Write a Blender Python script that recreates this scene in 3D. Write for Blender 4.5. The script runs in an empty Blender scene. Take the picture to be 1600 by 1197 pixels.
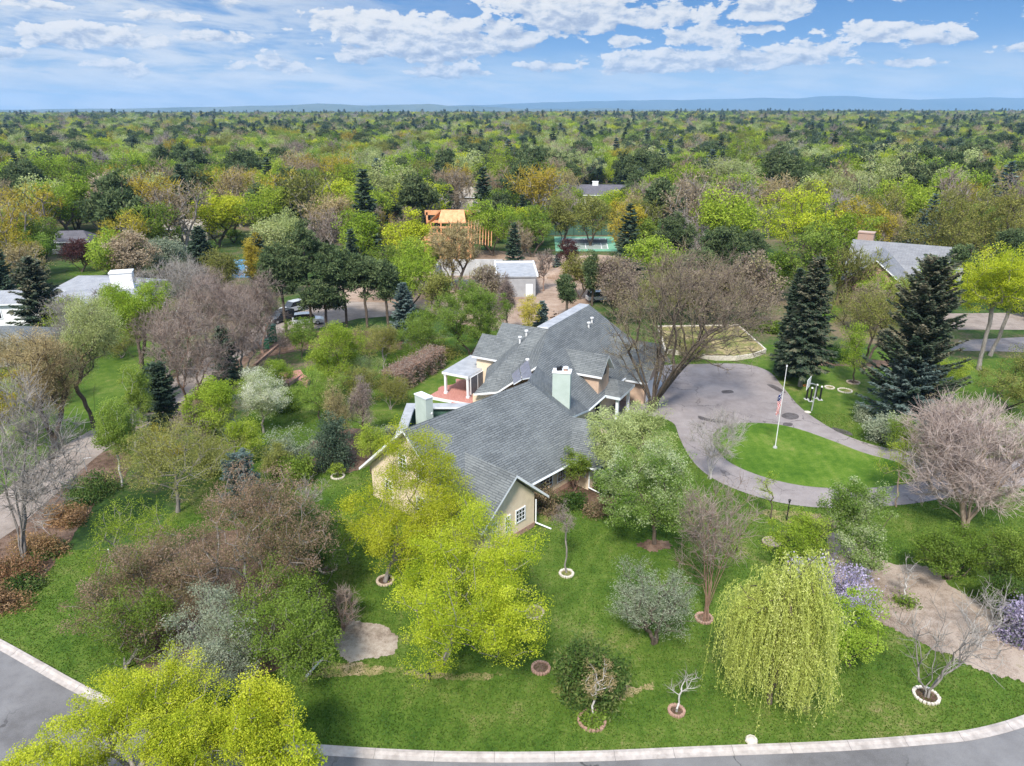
import bpy, math, random
import numpy as np
from mathutils import Vector
R = math.radians
scene = bpy.context.scene
COL = scene.collection

# ------------------------------------------------------------------ camera
CAM_H, FPX, PITCH = 30.0, 1109.0, R(20.7)
cp, sp = math.cos(PITCH), math.sin(PITCH)
cd = bpy.data.cameras.new('camera')
cam = bpy.data.objects.new('camera', cd); COL.objects.link(cam)
cam.location = (0, 0, CAM_H); cam.rotation_euler = (R(90) - PITCH, 0, 0)
cd.sensor_width = 36; cd.lens = 36 * FPX / 1600; cd.clip_end = 60000; cd.clip_start = 0.5
scene.camera = cam

# ------------------------------------------------------------------ world and sun
SUN_EL, SUN_AZ = R(50), R(194)          # azimuth measured clockwise from +Y
scene.view_settings.view_transform = 'Standard'
scene.view_settings.look = 'None'
scene.view_settings.gamma = 1.0
scene.view_settings.use_curve_mapping = False
scene.view_settings.exposure = 1.1
world = bpy.data.worlds.new('World'); scene.world = world
world.use_nodes = True
sd = bpy.data.lights.new('sun', 'SUN'); sd.energy = 2.8; sd.angle = R(9); sd.color = (1.0, 0.95, 0.87)
so = bpy.data.objects.new('sun', sd); COL.objects.link(so)
so.rotation_euler = Vector((-math.sin(SUN_AZ) * math.cos(SUN_EL), -math.cos(SUN_AZ) * math.cos(SUN_EL), -math.sin(SUN_EL))).to_track_quat('-Z', 'Y').to_euler()


class NT:
    """tiny helper to write node trees"""
    def __init__(self, tree): self.t = tree; self.n = tree.nodes; self.l = tree.links
    def node(self, typ, **kw):
        nd = self.n.new(typ)
        for k, v in kw.items(): setattr(nd, k, v)
        return nd
    def link(self, a, b): self.l.new(a, b)
    def val(self, sock, v):
        if hasattr(v, 'is_linked') or isinstance(v, bpy.types.NodeSocket): self.l.new(v, sock)
        else: sock.default_value = v
    def math(self, op, a, b=None, c=None, clamp=False):
        nd = self.node('ShaderNodeMath', operation=op, use_clamp=clamp)
        self.val(nd.inputs[0], a)
        if b is not None: self.val(nd.inputs[1], b)
        if c is not None: self.val(nd.inputs[2], c)
        return nd.outputs[0]
    def mix(self, fac, a, b, blend='MIX'):
        nd = self.node('ShaderNodeMix', data_type='RGBA', blend_type=blend)
        self.val(nd.inputs[0], fac); self.val(nd.inputs[6], a); self.val(nd.inputs[7], b)
        return nd.outputs[2]
    def ramp(self, fac, stops, interp='LINEAR'):
        nd = self.node('ShaderNodeValToRGB'); cr = nd.color_ramp; cr.interpolation = interp
        while len(cr.elements) < len(stops): cr.elements.new(0.5)
        for e, (p, c) in zip(cr.elements, stops): e.position = p; e.color = (*c, 1) if len(c) == 3 else c
        self.val(nd.inputs[0], fac)
        return nd.outputs[0]
    def noise(self, vec, scale, detail=4, rough=0.55, dim='3D', out=0, dist=0.0):
        nd = self.node('ShaderNodeTexNoise', noise_dimensions=dim)
        if vec is not None: self.val(nd.inputs['Vector'], vec)
        nd.inputs['Scale'].default_value = scale; nd.inputs['Detail'].default_value = detail
        nd.inputs['Roughness'].default_value = rough; nd.inputs['Distortion'].default_value = dist
        return nd.outputs[out]
    def smooth(self, x, lo, hi):
        nd = self.node('ShaderNodeMapRange', interpolation_type='SMOOTHSTEP')
        self.val(nd.inputs[0], x); self.val(nd.inputs[1], lo); self.val(nd.inputs[2], hi)
        return nd.outputs[0]


def build_world():
    w = NT(world.node_tree); w.n.clear()
    out = w.node('ShaderNodeOutputWorld'); bg = w.node('ShaderNodeBackground')
    sky = w.node('ShaderNodeTexSky', sky_type='NISHITA', sun_disc=False)
    sky.sun_elevation = SUN_EL; sky.sun_rotation = SUN_AZ
    sky.altitude = 1700; sky.air_density = 1.0; sky.dust_density = 0.35; sky.ozone_density = 2.0
    tc = w.node('ShaderNodeTexCoord'); sep = w.node('ShaderNodeSeparateXYZ')
    w.link(tc.outputs['Generated'], sep.inputs[0])
    x, y, z = sep.outputs
    az = w.math('MULTIPLY', w.math('ARCTAN2', x, y), 57.29578)           # degrees, 0 straight ahead
    el = w.math('MULTIPLY', w.math('ARCSINE', z), 57.29578)
    # clear-sky colour: the pale horizon of the Nishita sky deepened with elevation
    deep = w.ramp(w.math('DIVIDE', el, 40.0, clamp=True),
                  [(0.0, (2.7, 3.6, 4.6)), (0.05, (2.0, 3.0, 4.3)), (0.11, (.66, 1.75, 3.75)), (0.18, (.30, 1.25, 3.2)), (.45, (.8, 1.9, 4.0)), (1.0, (1.0, 2.2, 4.4))])
    blue = w.mix(0.88, sky.outputs[0], deep)
    cx = w.node('ShaderNodeCombineXYZ')
    w.val(cx.inputs[0], az); w.val(cx.inputs[1], w.math('MULTIPLY', el, 2.0)); cx.inputs[2].default_value = 3.7
    vec = cx.outputs[0]
    big = w.noise(vec, 0.22, 3, 0.5)
    det = w.noise(vec, 0.62, 10, 0.6, dist=0.25)
    # cumulus banks: (azimuth, elevation, half width, half height, strength) in degrees
    banks = [(30.5, 7.2, 2.6, .5, .85), (8.0, 5.0, 2.0, .45, .8), (26.5, 3.2, 3.0, .35, .75), (-20.5, 5.0, 2.6, .5, .8), (-31.0, 6.3, 3.0, .35, .7), (3.5, 3.3, 3.0, .5, .7), (-5.0, 3.1, 3.0, .6, .8), (17.5, 5.6, 2.2, .4, .8), (-5.5, 4.9, 4.2, 1.6, 1.1), (-9.8, 5.4, 3.0, 1.0, 1.1), (0.2, 5.2, 2.2, .9, 1.0), (-11.5, 6.1, 3.6, 0.8, 1.0), (-8.2, 5.6, 4.6, 1.3, 1.05), (-6.3, 4.4, 2.6, 1.1, .95), (-11.0, 4.2, 2.4, .8, .8), (-3.4, 6.0, 2.0, .8, .9), (-1.0, 5.8, 1.8, .9, .9),
             (4.2, 7.0, 4.6, 1.5, 1.1), (1.5, 7.7, 4.0, 1.2, 1.0), (10.5, 6.6, 4.2, .85, .95), (18.0, 6.9, 2.9, .95, 1.0), (13.8, 5.2, 2.6, .9, .9), (13.5, 3.7, 6.8, .75, 1.05), (9.0, 3.2, 3.0, .5, .85),
             (20.5, 4.0, 3.2, .9, .95), (25.5, 5.1, 4.4, .65, .95), (28.5, 4.6, 2.3, .45, .9), (35.5, 5.9, 2.4, .9, 1.0), (23.5, 8.0, 4.0, .9, .9), (33.5, 3.9, 2.6, .35, .75),
             (-28.5, 4.7, 4.6, .75, .95), (-33.5, 3.6, 2.0, .5, .8), (-26.5, 2.9, 2.6, .8, .7), (-24.0, 6.1, 2.4, .4, .7), (-16.5, 3.4, 3.5, .7, .7), (-33.5, 7.2, 2.2, .5, .7), (-19.5, 7.0, 1.8, .35, .6)]
    cov = num = den = None
    for (a0, e0, hw, hh, s) in banks:
        da = w.math('DIVIDE', w.math('SUBTRACT', az, a0), hw)
        de = w.math('DIVIDE', w.math('SUBTRACT', el, e0), hh)
        d2 = w.math('ADD', w.math('MULTIPLY', da, da), w.math('MULTIPLY', de, de))
        g = w.math('MULTIPLY', w.math('POWER', 2.718, w.math('MULTIPLY', d2, -0.7)), s)
        cov = g if cov is None else w.math('MAXIMUM', cov, g)
        gd = w.math('MULTIPLY', g, de)
        num = gd if num is None else w.math('ADD', num, gd)
        den = g if den is None else w.math('ADD', den, g)
    high = w.math('MULTIPLY', w.smooth(el, 10.0, 16.0), w.smooth(big, 0.42, 0.62))   # more clouds above the frame
    cov = w.math('MAXIMUM', cov, w.math('MULTIPLY', high, 0.85))
    dens = w.math('ADD', w.math('MULTIPLY', cov, 1.02), w.math('MULTIPLY', w.math('SUBTRACT', det, 0.5), 1.8))
    cum = w.smooth(dens, 0.45, 0.58)
    # each cloud is lit from above: compare the density with a sample a little higher
    cu = w.node('ShaderNodeVectorMath', operation='ADD'); w.link(vec, cu.inputs[0]); cu.inputs[1].default_value = (-0.35, 0.75, 0)
    det2 = w.noise(cu.outputs[0], 0.62, 6, 0.6, dist=0.25)
    rise = w.math('DIVIDE', num, w.math('ADD', den, .02))                # -1 cloud base ... 1 cloud top
    lit = w.math('ADD', w.math('ADD', 0.62, w.math('MULTIPLY', rise, .34)), w.math('MULTIPLY', w.math('SUBTRACT', det, det2), 2.4), clamp=True)
    ccol = w.ramp(lit, [(0.0, (2.1, 2.5, 3.35)), (.38, (3.1, 3.45, 4.15)), (.7, (4.7, 4.8, 4.95)), (1.0, (5.3, 5.25, 5.2))])
    # thin stretched veil, heavier on the left and near the horizon
    sv = w.node('ShaderNodeCombineXYZ'); w.val(sv.inputs[0], w.math('MULTIPLY', az, 0.35)); w.val(sv.inputs[1], w.math('ADD', w.math('MULTIPLY', el, 2.0), w.math('MULTIPLY', az, 0.12)))
    veil = w.noise(sv.outputs[0], 0.5, 7, 0.6, dist=0.3)
    left = w.smooth(az, 2.0, -24.0)
    low = w.math('MULTIPLY', w.smooth(el, 5.4, 0.9), w.math('ADD', 0.7, w.math('MULTIPLY', left, 0.9)))
    wisp = w.math('MULTIPLY', w.math('MULTIPLY', left, 0.95), w.smooth(el, 1.0, 3.5))
    vf = w.math('MULTIPLY', w.math('MAXIMUM', low, wisp), w.smooth(veil, 0.26, 0.56), clamp=True)
    vcol = w.mix(w.smooth(veil, .3, .7), (3.0, 3.6, 4.5, 1), (5.0, 5.1, 5.2, 1))
    c = w.mix(w.math('MULTIPLY', vf, 0.9), blue, vcol)
    c = w.mix(w.math('MULTIPLY', cum, 0.96), c, ccol)
    up = w.math('ADD', .58, w.math('MULTIPLY', w.smooth(el, 12.0, 26.0), .5))     # low visible sky dimmed; unseen sky overhead kept brighter as added fill light
    vm = w.node('ShaderNodeVectorMath', operation='SCALE'); w.link(c, vm.inputs[0]); w.val(vm.inputs['Scale'], up)
    w.link(vm.outputs[0], bg.inputs[0]); bg.inputs[1].default_value = 0.14
    w.link(bg.outputs[0], out.inputs[0])
build_world()
scene.cycles.max_bounces = 6
scene.cycles.diffuse_bounces = 3
scene.cycles.transmission_bounces = 3
scene.cycles.volume_bounces = 0
scene.cycles.use_denoising = True

# ------------------------------------------------------------------ helpers
def G(u, v, z=0.0):
    """point of the plane at height z seen at photo pixel (u, v) of 1600 x 1197"""
    x = (u - 800) / FPX; y = (598.5 - v) / FPX
    dx, dy, dz = x, cp + y * sp, -sp + y * cp
    t = (z - CAM_H) / dz
    return (dx * t, dy * t, z)
def height_at(v, Y):
    y = (598.5 - v) / FPX
    return CAM_H + (-sp + y * cp) * Y / (cp + y * sp)
def depth(Y, Z): return Y * cp - (Z - CAM_H) * sp
def pix(p):
    zc = depth(p[1], p[2]); yc = p[1] * sp + (p[2] - CAM_H) * cp
    return 800 + FPX * p[0] / zc, 598.5 - FPX * yc / zc

def mat(name, c1, c2=None, scale=1.0, rough=0.85, detail=5, spec=0.3, bump=0.0, stretch=None, metal=0.0, lo=.35, hi=.65):
    m = bpy.data.materials.new(name); m.use_nodes = True
    t = NT(m.node_tree); b = m.node_tree.nodes['Principled BSDF']
    b.inputs['Roughness'].default_value = rough; b.inputs['Specular IOR Level'].default_value = spec; b.inputs['Metallic'].default_value = metal
    if c2 is None: c2 = tuple(min(1, v * 1.18) for v in c1); 
    tc = t.node('ShaderNodeTexCoord'); vec = tc.outputs['Object']
    if stretch:
        mp = t.node('ShaderNodeMapping'); mp.inputs['Scale'].default_value = stretch; t.link(vec, mp.inputs[0]); vec = mp.outputs[0]
    n = t.noise(vec, scale, detail, 0.6)
    t.link(t.ramp(n, [(lo, c1), (hi, c2)]), b.inputs['Base Color'])
    if bump:
        bp = t.node('ShaderNodeBump'); bp.inputs['Strength'].default_value = bump; bp.inputs['Distance'].default_value = 0.05
        t.link(n, bp.inputs['Height']); t.link(bp.outputs[0], b.inputs['Normal'])
    return m

def np_mesh(name, V, polys, smooth=False, mats=(), tint=None, midx=None):
    """polys: list of int arrays (n,k)"""
    V = np.asarray(V, dtype=np.float32)
    me = bpy.data.meshes.new(name)
    me.vertices.add(len(V)); me.vertices.foreach_set('co', V.ravel())
    polys = [np.asarray(p, dtype=np.int32) for p in polys if len(p)]
    tot = np.concatenate([np.full(len(p), p.shape[1], dtype=np.int32) for p in polys])
    loops = np.concatenate([p.ravel() for p in polys])
    me.loops.add(len(loops)); me.loops.foreach_set('vertex_index', loops)
    st = np.zeros(len(tot), dtype=np.int32); st[1:] = np.cumsum(tot)[:-1]
    me.polygons.add(len(tot)); me.polygons.foreach_set('loop_start', st)
    if midx is not None: me.polygons.foreach_set('material_index', np.asarray(midx, dtype=np.int32))
    me.polygons.foreach_set('use_smooth', np.full(len(tot), bool(smooth)))
    if tint is not None:
        at = me.attributes.new('tint', 'FLOAT', 'POINT'); at.data.foreach_set('value', np.asarray(tint, dtype=np.float32))
    for m in mats: me.materials.append(m)
    me.update(calc_edges=True)
    return me

class MB:
    """collects faces (any size) with material slots and builds one mesh"""
    def __init__(self): self.v = []; self.f = []; self.m = []; self.uv = []
    def poly(self, pts, mi=0, uv=None):
        i = len(self.v); self.v += [tuple(p) for p in pts]; self.f.append(list(range(i, i + len(pts)))); self.m.append(mi)
        self.uv += list(uv) if uv else [(p[0] + p[1], p[2]) for p in pts]
    def box(self, c, s, rz=0.0, mi=0):
        ca, sa = math.cos(rz), math.sin(rz); hx, hy, hz = s[0] / 2, s[1] / 2, s[2] / 2
        P = [(c[0] + x * ca - y * sa, c[1] + x * sa + y * ca, c[2] + z) for z in (-hz, hz) for x, y in ((-hx, -hy), (hx, -hy), (hx, hy), (-hx, hy))]
        for q in ((3, 2, 1, 0), (4, 5, 6, 7), (0, 1, 5, 4), (1, 2, 6, 5), (2, 3, 7, 6), (3, 0, 4, 7)): self.poly([P[k] for k in q], mi)
    def obox(self, o, a, b, c, mi=0):
        """box from corner o along vectors a, b, c"""
        o, a, b, c = map(Vector, (o, a, b, c))
        P = [o, o + a, o + a + b, o + b, o + c, o + a + c, o + a + b + c, o + b + c]
        for q in ((3, 2, 1, 0), (4, 5, 6, 7), (0, 1, 5, 4), (1, 2, 6, 5), (2, 3, 7, 6), (3, 0, 4, 7)): self.poly([P[k] for k in q], mi)
    def tube(self, p0, p1, r0, r1=None, k=8, mi=0, caps=True):
        r1 = r0 if r1 is None else r1; p0, p1 = Vector(p0), Vector(p1); t = (p1 - p0).normalized()
        u = t.cross(Vector((0, 0, 1)) if abs(t.z) < .9 else Vector((1, 0, 0))).normalized(); w = t.cross(u)
        A = [p0 + (u * math.cos(2 * math.pi * i / k) + w * math.sin(2 * math.pi * i / k)) * r0 for i in range(k)]
        B = [p1 + (u * math.cos(2 * math.pi * i / k) + w * math.sin(2 * math.pi * i / k)) * r1 for i in range(k)]
        for i in range(k): self.poly([A[i], A[(i + 1) % k], B[(i + 1) % k], B[i]], mi)
        if caps: self.poly(A[::-1], mi); self.poly(B, mi)
    def path(self, pts, r, k=8, mi=0):
        for a, b in zip(pts[:-1], pts[1:]): self.tube(a, b, r, r, k, mi)
    def roof(self, pts, th=0.22, top=0, side=1):
        """a roof plane: shingled top with its own UV, fascia and soffit"""
        P = [Vector(p) for p in pts]
        nrm = Vector((0, 0, 0))
        for i in range(len(P)): nrm += (P[i] - P[0]).cross(P[(i + 1) % len(P)] - P[0])
        if nrm.z < 0: P.reverse(); nrm = -nrm
        nrm.normalize()
        h = Vector((0, 0, 1)).cross(nrm); h = h.normalized() if h.length > 1e-3 else Vector((1, 0, 0)); s = nrm.cross(h)
        self.poly(P, top, [(p.dot(h), p.dot(s)) for p in P])
        D = [p - Vector((0, 0, th)) for p in P]
        self.poly(D[::-1], side)
        for i in range(len(P)):
            j = (i + 1) % len(P); self.poly([P[i], D[i], D[j], P[j]], side)
    def ext(self, pts, z0, z1, mi=0, mtop=None):
        A = [(p[0], p[1], z0) for p in pts]; B = [(p[0], p[1], z1) for p in pts]; n = len(pts)
        for i in range(n): j = (i + 1) % n; self.poly([A[i], A[j], B[j], B[i]], mi)
        self.poly(B, mi if mtop is None else mtop)
    def build(self, name, mats, parent=None, smooth=False):
        if not isinstance(mats, (list, tuple)): mats = [mats]
        me = bpy.data.meshes.new(name); me.from_pydata(self.v, [], self.f)
        for m in mats: me.materials.append(m)
        me.polygons.foreach_set('material_index', self.m)
        me.polygons.foreach_set('use_smooth', [smooth] * len(self.f))
        ul = me.uv_layers.new(name='UVMap')
        ul.data.foreach_set('uv', np.asarray(self.uv, dtype=np.float32).ravel())
        me.update()
        o = bpy.data.objects.new(name, me); COL.objects.link(o)
        if parent is not None: attach(o, parent)
        return o

def attach(o, parent):
    """parent keeping the world placement (all builders here work in world space)"""
    o.parent = parent
    m = parent_world(parent)
    o.matrix_parent_inverse = m.inverted()
def parent_world(p):
    m = p.matrix_basis.copy()
    while p.parent is not None:
        m = p.parent.matrix_basis @ p.matrix_parent_inverse @ m if p.parent else m
        p = p.parent
    return m
def thing(name, label, cat, loc=(0, 0, 0), group=None, rz=0.0):
    o = bpy.data.objects.new(name, None); COL.objects.link(o); o.empty_display_size = 0.3
    o.location = loc; o.rotation_euler = (0, 0, rz); o['label'] = label; o['category'] = cat
    if group: o['group'] = group
    return o
def tag(o, label, cat, group=None):
    o['label'] = label; o['category'] = cat
    if group: o['group'] = group
    return o
def struct(o): o['kind'] = 'structure'; return o
def copy_tree(o, parent=None):
    c = o.copy(); COL.objects.link(c)
    if parent is not None: c.parent = parent
    for ch in o.children: copy_tree(ch, c)
    return c

def spline(pts, per=8, closed=False):
    P = [Vector(p) for p in pts]; n = len(P); out = []
    rng = range(n) if closed else range(n - 1)
    for i in rng:
        p0 = P[(i - 1) % n] if closed or i > 0 else P[0] * 2 - P[1]
        p1, p2 = P[i], P[(i + 1) % n]
        p3 = P[(i + 2) % n] if closed or i + 2 < n else P[-1] * 2 - P[-2]
        for k in range(per):
            t = k / per
            out.append(0.5 * ((2 * p1) + (p2 - p0) * t + (2 * p0 - 5 * p1 + 4 * p2 - p3) * t * t + (3 * p1 - p0 - 3 * p2 + p3) * t ** 3))
    if not closed: out.append(P[-1])
    return out
def pix_spline(px, per=8, closed=False): return spline([G(u, v) for u, v in px], per, closed)
def sheet(name, pts, z, material):
    """flat ground sheet, built as an ngon"""
    me = bpy.data.meshes.new(name); me.from_pydata([(p[0], p[1], z) for p in pts], [], [list(range(len(pts)))])
    if me.polygons[0].normal.z < 0: me.flip_normals()
    me.materials.append(material); o = bpy.data.objects.new(name, me); COL.objects.link(o)
    return struct(o)
def ribbon(line, width, z=0.0):
    """left and right edges of a strip along a polyline"""
    L, Rr = [], []
    for i, p in enumerate(line):
        a = line[max(0, i - 1)]; b = line[min(len(line) - 1, i + 1)]
        t = Vector((b[0] - a[0], b[1] - a[1], 0)).normalized(); nn = Vector((-t.y, t.x, 0))
        q = Vector((p[0], p[1], z)); L.append(q + nn * width / 2); Rr.append(q - nn * width / 2)
    return L, Rr

# ------------------------------------------------------------------ materials
def ground_mat(name, stops, s1, s2, s3, bump=0.3, mow=None, cracks=None):
    """blend of large, middle and fine noise, in world metres"""
    m = bpy.data.materials.new(name); m.use_nodes = True
    t = NT(m.node_tree); b = m.node_tree.nodes['Principled BSDF']
    b.inputs['Roughness'].default_value = 0.95; b.inputs['Specular IOR Level'].default_value = 0.1
    geo = t.node('ShaderNodeNewGeometry'); vec = geo.outputs['Position']
    n1 = t.noise(vec, s1, 4, 0.6); n2 = t.noise(vec, s2, 5, 0.65); n3 = t.noise(vec, s3, 3, 0.7)
    f = t.math('ADD', t.math('MULTIPLY', n1, 0.42), t.math('ADD', t.math('MULTIPLY', n2, 0.3), t.math('MULTIPLY', n3, 0.28)))
    f = t.math('ADD', t.math('MULTIPLY', t.math('SUBTRACT', f, .5), 1.75), .5)
    if mow:
        wv = t.node('ShaderNodeTexWave', wave_type='BANDS', bands_direction='X', wave_profile='SIN')
        mp = t.node('ShaderNodeMapping'); mp.inputs['Rotation'].default_value = (0, 0, mow[0]); t.link(vec, mp.inputs[0]); t.link(mp.outputs[0], wv.inputs['Vector'])
        wv.inputs['Scale'].default_value = mow[1]; wv.inputs['Distortion'].default_value = 1.2; wv.inputs['Detail'].default_value = 2
        f = t.math('ADD', f, t.math('MULTIPLY', t.math('SUBTRACT', wv.outputs['Fac'], .5), mow[2]))
    col = t.ramp(f, stops)
    if cracks:
        vo = t.node('ShaderNodeTexVoronoi', feature='DISTANCE_TO_EDGE'); vo.inputs['Scale'].default_value = cracks[0]
        wp = t.node('ShaderNodeVectorMath', operation='ADD'); sc = t.node('ShaderNodeVectorMath', operation='SCALE'); sc.inputs['Scale'].default_value = 2.2
        t.link(t.noise(vec, .5, 4, .6, out=1), sc.inputs[0]); t.link(vec, wp.inputs[0]); t.link(sc.outputs[0], wp.inputs[1]); t.link(wp.outputs[0], vo.inputs['Vector'])
        line = t.math('MULTIPLY', t.smooth(vo.outputs['Distance'], cracks[1], cracks[1] * .3), t.smooth(t.noise(vec, .11, 2, .5), .44, .58))
        blot = t.math('MULTIPLY', t.smooth(t.noise(vec, .35, 6, .65), .57, .70), .45)
        col = t.mix(t.math('MULTIPLY', line, .75), t.mix(blot, col, (stops[0][1][0] * .62, stops[0][1][1] * .6, stops[0][1][2] * .6, 1)), (stops[0][1][0] * .4, stops[0][1][1] * .4, stops[0][1][2] * .4, 1))
    t.link(col, b.inputs['Base Color'])
    bp = t.node('ShaderNodeBump'); bp.inputs['Strength'].default_value = bump; bp.inputs['Distance'].default_value = 0.08
    t.link(n3, bp.inputs['Height']); t.link(bp.outputs[0], b.inputs['Normal'])
    return m
M = {}
M['lawn'] = ground_mat('lawn_grass', [(0.28, (.032, .072, .011)), (0.44, (.062, .114, .015)), (0.56, (.096, .148, .024)), (0.66, (.15, .168, .048)), (.75, (.25, .215, .10))], .16, 1.3, 7.0, .5, (R(25), .22, .03))
M['island'] = ground_mat('island_grass', [(0.30, (.042, .10, .010)), (0.46, (.074, .142, .015)), (0.57, (.105, .175, .023)), (0.70, (.17, .20, .05))], .2, 1.2, 7.0, .5, (R(5), .30, .045))
M['field'] = ground_mat('neighbourhood_ground', [(0.36, (.025, .05, .014)), (0.46, (.05, .095, .02)), (0.54, (.10, .10, .045)), (0.62, (.17, .13, .085))], .03, .2, 2.0, .3)
M['soil'] = ground_mat('bare_soil', [(0.30, (.20, .135, .095)), (0.5, (.31, .225, .17)), (0.70, (.42, .325, .26))], .12, .8, 6.0, .6)
M['mulch'] = ground_mat('wood_mulch', [(0.30, (.15, .11, .08)), (0.44, (.29, .225, .175)), (0.58, (.42, .34, .28)), (0.74, (.25, .21, .12))], .18, 1.6, 14.0, .9)
M['bed'] = ground_mat('planting_bed', [(0.36, (.07, .045, .03)), (0.5, (.14, .09, .065)), (0.64, (.22, .15, .11))], .4, 2.0, 14.0, .9)
M['gravel'] = ground_mat('pea_gravel', [(0.36, (.22, .17, .13)), (0.5, (.38, .31, .25)), (0.64, (.5, .43, .36))], .4, 3.0, 22.0, .9)
M['drygrass'] = ground_mat('dry_grass', [(0.36, (.09, .14, .025)), (0.48, (.20, .19, .07)), (0.58, (.30, .24, .12)), (0.68, (.40, .31, .19))], .4, 2.0, 10.0, .7)
M['driveway'] = ground_mat('driveway_asphalt', [(0.34, (.19, .165, .158)), (0.5, (.25, .220, .214)), (0.66, (.31, .277, .268))], .12, .7, 20.0, .3, None, (.22, .012))
M['lane'] = ground_mat('lane_gravel', [(0.34, (.19, .155, .13)), (0.5, (.26, .215, .185)), (0.66, (.33, .28, .245))], .15, 1.0, 18.0, .4)
M['road'] = ground_mat('road_asphalt', [(0.34, (.115, .11, .11)), (0.5, (.165, .16, .162)), (0.66, (.21, .205, .205))], .15, .7, 25.0, .3, None, (.16, .012))
M['stain'] = ground_mat('patched_asphalt', [(0.36, (.07, .06, .06)), (0.5, (.10, .09, .09)), (0.64, (.14, .125, .125))], .5, 2, 20, .3)
M['court'] = ground_mat('court_green', [(0.36, (.12, .29, .19)), (0.5, (.16, .36, .24)), (0.64, (.22, .40, .28))], .1, .5, 4, .05)
M['courtmid'] = ground_mat('court_grey_green', [(0.36, (.20, .25, .22)), (0.5, (.25, .30, .27)), (0.64, (.3, .34, .31))], .1, .5, 4, .05)
M['bluecourt'] = ground_mat('court_blue', [(0.36, (.07, .19, .31)), (0.5, (.09, .23, .36)), (0.64, (.12, .26, .39))], .1, .5, 4, .05)

def kerb_mat():
    m = mat('kerb_concrete', (.34, .30, .275), (.45, .405, .375), 3.0, bump=.1)
    t = NT(m.node_tree); b = m.node_tree.nodes['Principled BSDF']; src = b.inputs['Base Color'].links[0].from_socket
    uv = t.node('ShaderNodeTexCoord').outputs['UV']; s = t.node('ShaderNodeSeparateXYZ'); t.link(uv, s.inputs[0])
    fr = t.math('FRACT', t.math('DIVIDE', s.outputs[0], 3.0))
    j = t.math('LESS_THAN', fr, 0.009)
    n = t.noise(uv, .8, 5, .6)
    st = t.math('MULTIPLY', t.smooth(n, .5, .7), .6)
    t.link(t.mix(j, t.mix(st, src, (.22, .19, .17, 1)), (.18, .16, .15, 1)), b.inputs['Base Color'])
    return m
M['kerb'] = kerb_mat()
def shingle_mat(name, c1, c2, mortar, course=.19, tab=.95):
    m = bpy.data.materials.new(name); m.use_nodes = True
    t = NT(m.node_tree); b = m.node_tree.nodes['Principled BSDF']; b.inputs['Roughness'].default_value = .9; b.inputs['Specular IOR Level'].default_value = .2
    uv = t.node('ShaderNodeTexCoord').outputs['UV']
    br = t.node('ShaderNodeTexBrick'); t.link(uv, br.inputs['Vector'])
    br.inputs['Scale'].default_value = 1; br.inputs['Brick Width'].default_value = tab; br.inputs['Row Height'].default_value = course
    br.inputs['Mortar Size'].default_value = .035; br.inputs['Mortar Smooth'].default_value = .3
    br.inputs['Color1'].default_value = (*c1, 1); br.inputs['Color2'].default_value = (*c2, 1); br.inputs['Mortar'].default_value = (*mortar, 1)
    br.offset = .5; br.inputs['Bias'].default_value = 0
    n = t.noise(uv, .5, 5, .6); n2 = t.noise(uv, 6.0, 3, .7)
    c = t.mix(t.math('MULTIPLY', t.smooth(n, .35, .7), .35), br.outputs[0], (c2[0] * 1.25, c2[1] * 1.25, c2[2] * 1.22, 1))
    c = t.mix(t.math('MULTIPLY', t.smooth(n2, .45, .7), .3), c, (c1[0] * .6, c1[1] * .6, c1[2] * .6, 1))
    t.link(c, b.inputs['Base Color'])
    bp = t.node('ShaderNodeBump'); bp.inputs['Strength'].default_value = .5; bp.inputs['Distance'].default_value = .02; bp.invert = True
    t.link(br.outputs['Fac'], bp.inputs['Height']); t.link(bp.outputs[0], b.inputs['Normal'])
    return m
M['shingle'] = shingle_mat('grey_shingle', (.120, .130, .134), (.178, .190, .194), (.066, .072, .076))
M['shingle_tan'] = shingle_mat('tan_shingle', (.30, .26, .22), (.38, .34, .29), (.2, .17, .14))
M['shingle_dark'] = shingle_mat('dark_shingle', (.10, .095, .11), (.15, .14, .16), (.06, .06, .07))
M['shingle_light'] = shingle_mat('light_grey_shingle', (.26, .27, .29), (.34, .35, .37), (.18, .18, .2))
M['shingle_slate'] = shingle_mat('slate_shingle', (.19, .195, .21), (.25, .255, .27), (.13, .13, .145))
def brick_mat(name, c1, c2, mortar):
    m = shingle_mat(name, c1, c2, mortar, .09, .25); return m
M['brick'] = brick_mat('red_brick', (.32, .14, .09), (.42, .2, .14), (.4, .33, .28))
M['stucco'] = mat('cream_stucco', (.66, .53, .38), (.74, .61, .45), 2.0, bump=.15)
M['stucco_pink'] = mat('tan_stucco', (.47, .33, .24), (.55, .40, .30), 2.0)
M['footing'] = mat('brick_footing', (.30, .18, .14), (.42, .27, .2), 6.0)
M['trim'] = mat('white_trim', (.70, .72, .75), (.80, .81, .82), 1.5, .5)
M['gutter'] = mat('gutter_grey_white', (.62, .66, .70), (.70, .73, .76), 2, .45)
M['sage'] = mat('sage_siding', (.40, .47, .42), (.46, .53, .48), 1.2, .8)
M['green_wall'] = mat('dark_green_boards', (.045, .10, .075), (.07, .14, .10), 3, .8, stretch=(6, 6, .3))
M['glass'] = mat('window_glass', (.015, .018, .022), (.03, .035, .04), 1, .08, spec=.8)
M['screen'] = mat('porch_screen', (.09, .10, .13), (.13, .14, .17), 3, .5)
M['skylight'] = mat('skylight_glass', (.13, .13, .17), (.2, .2, .25), 1.5, .25, spec=.6)
M['flatroof'] = mat('flat_roof_membrane', (.27, .28, .30), (.36, .37, .39), 1.2, .8)
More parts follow.
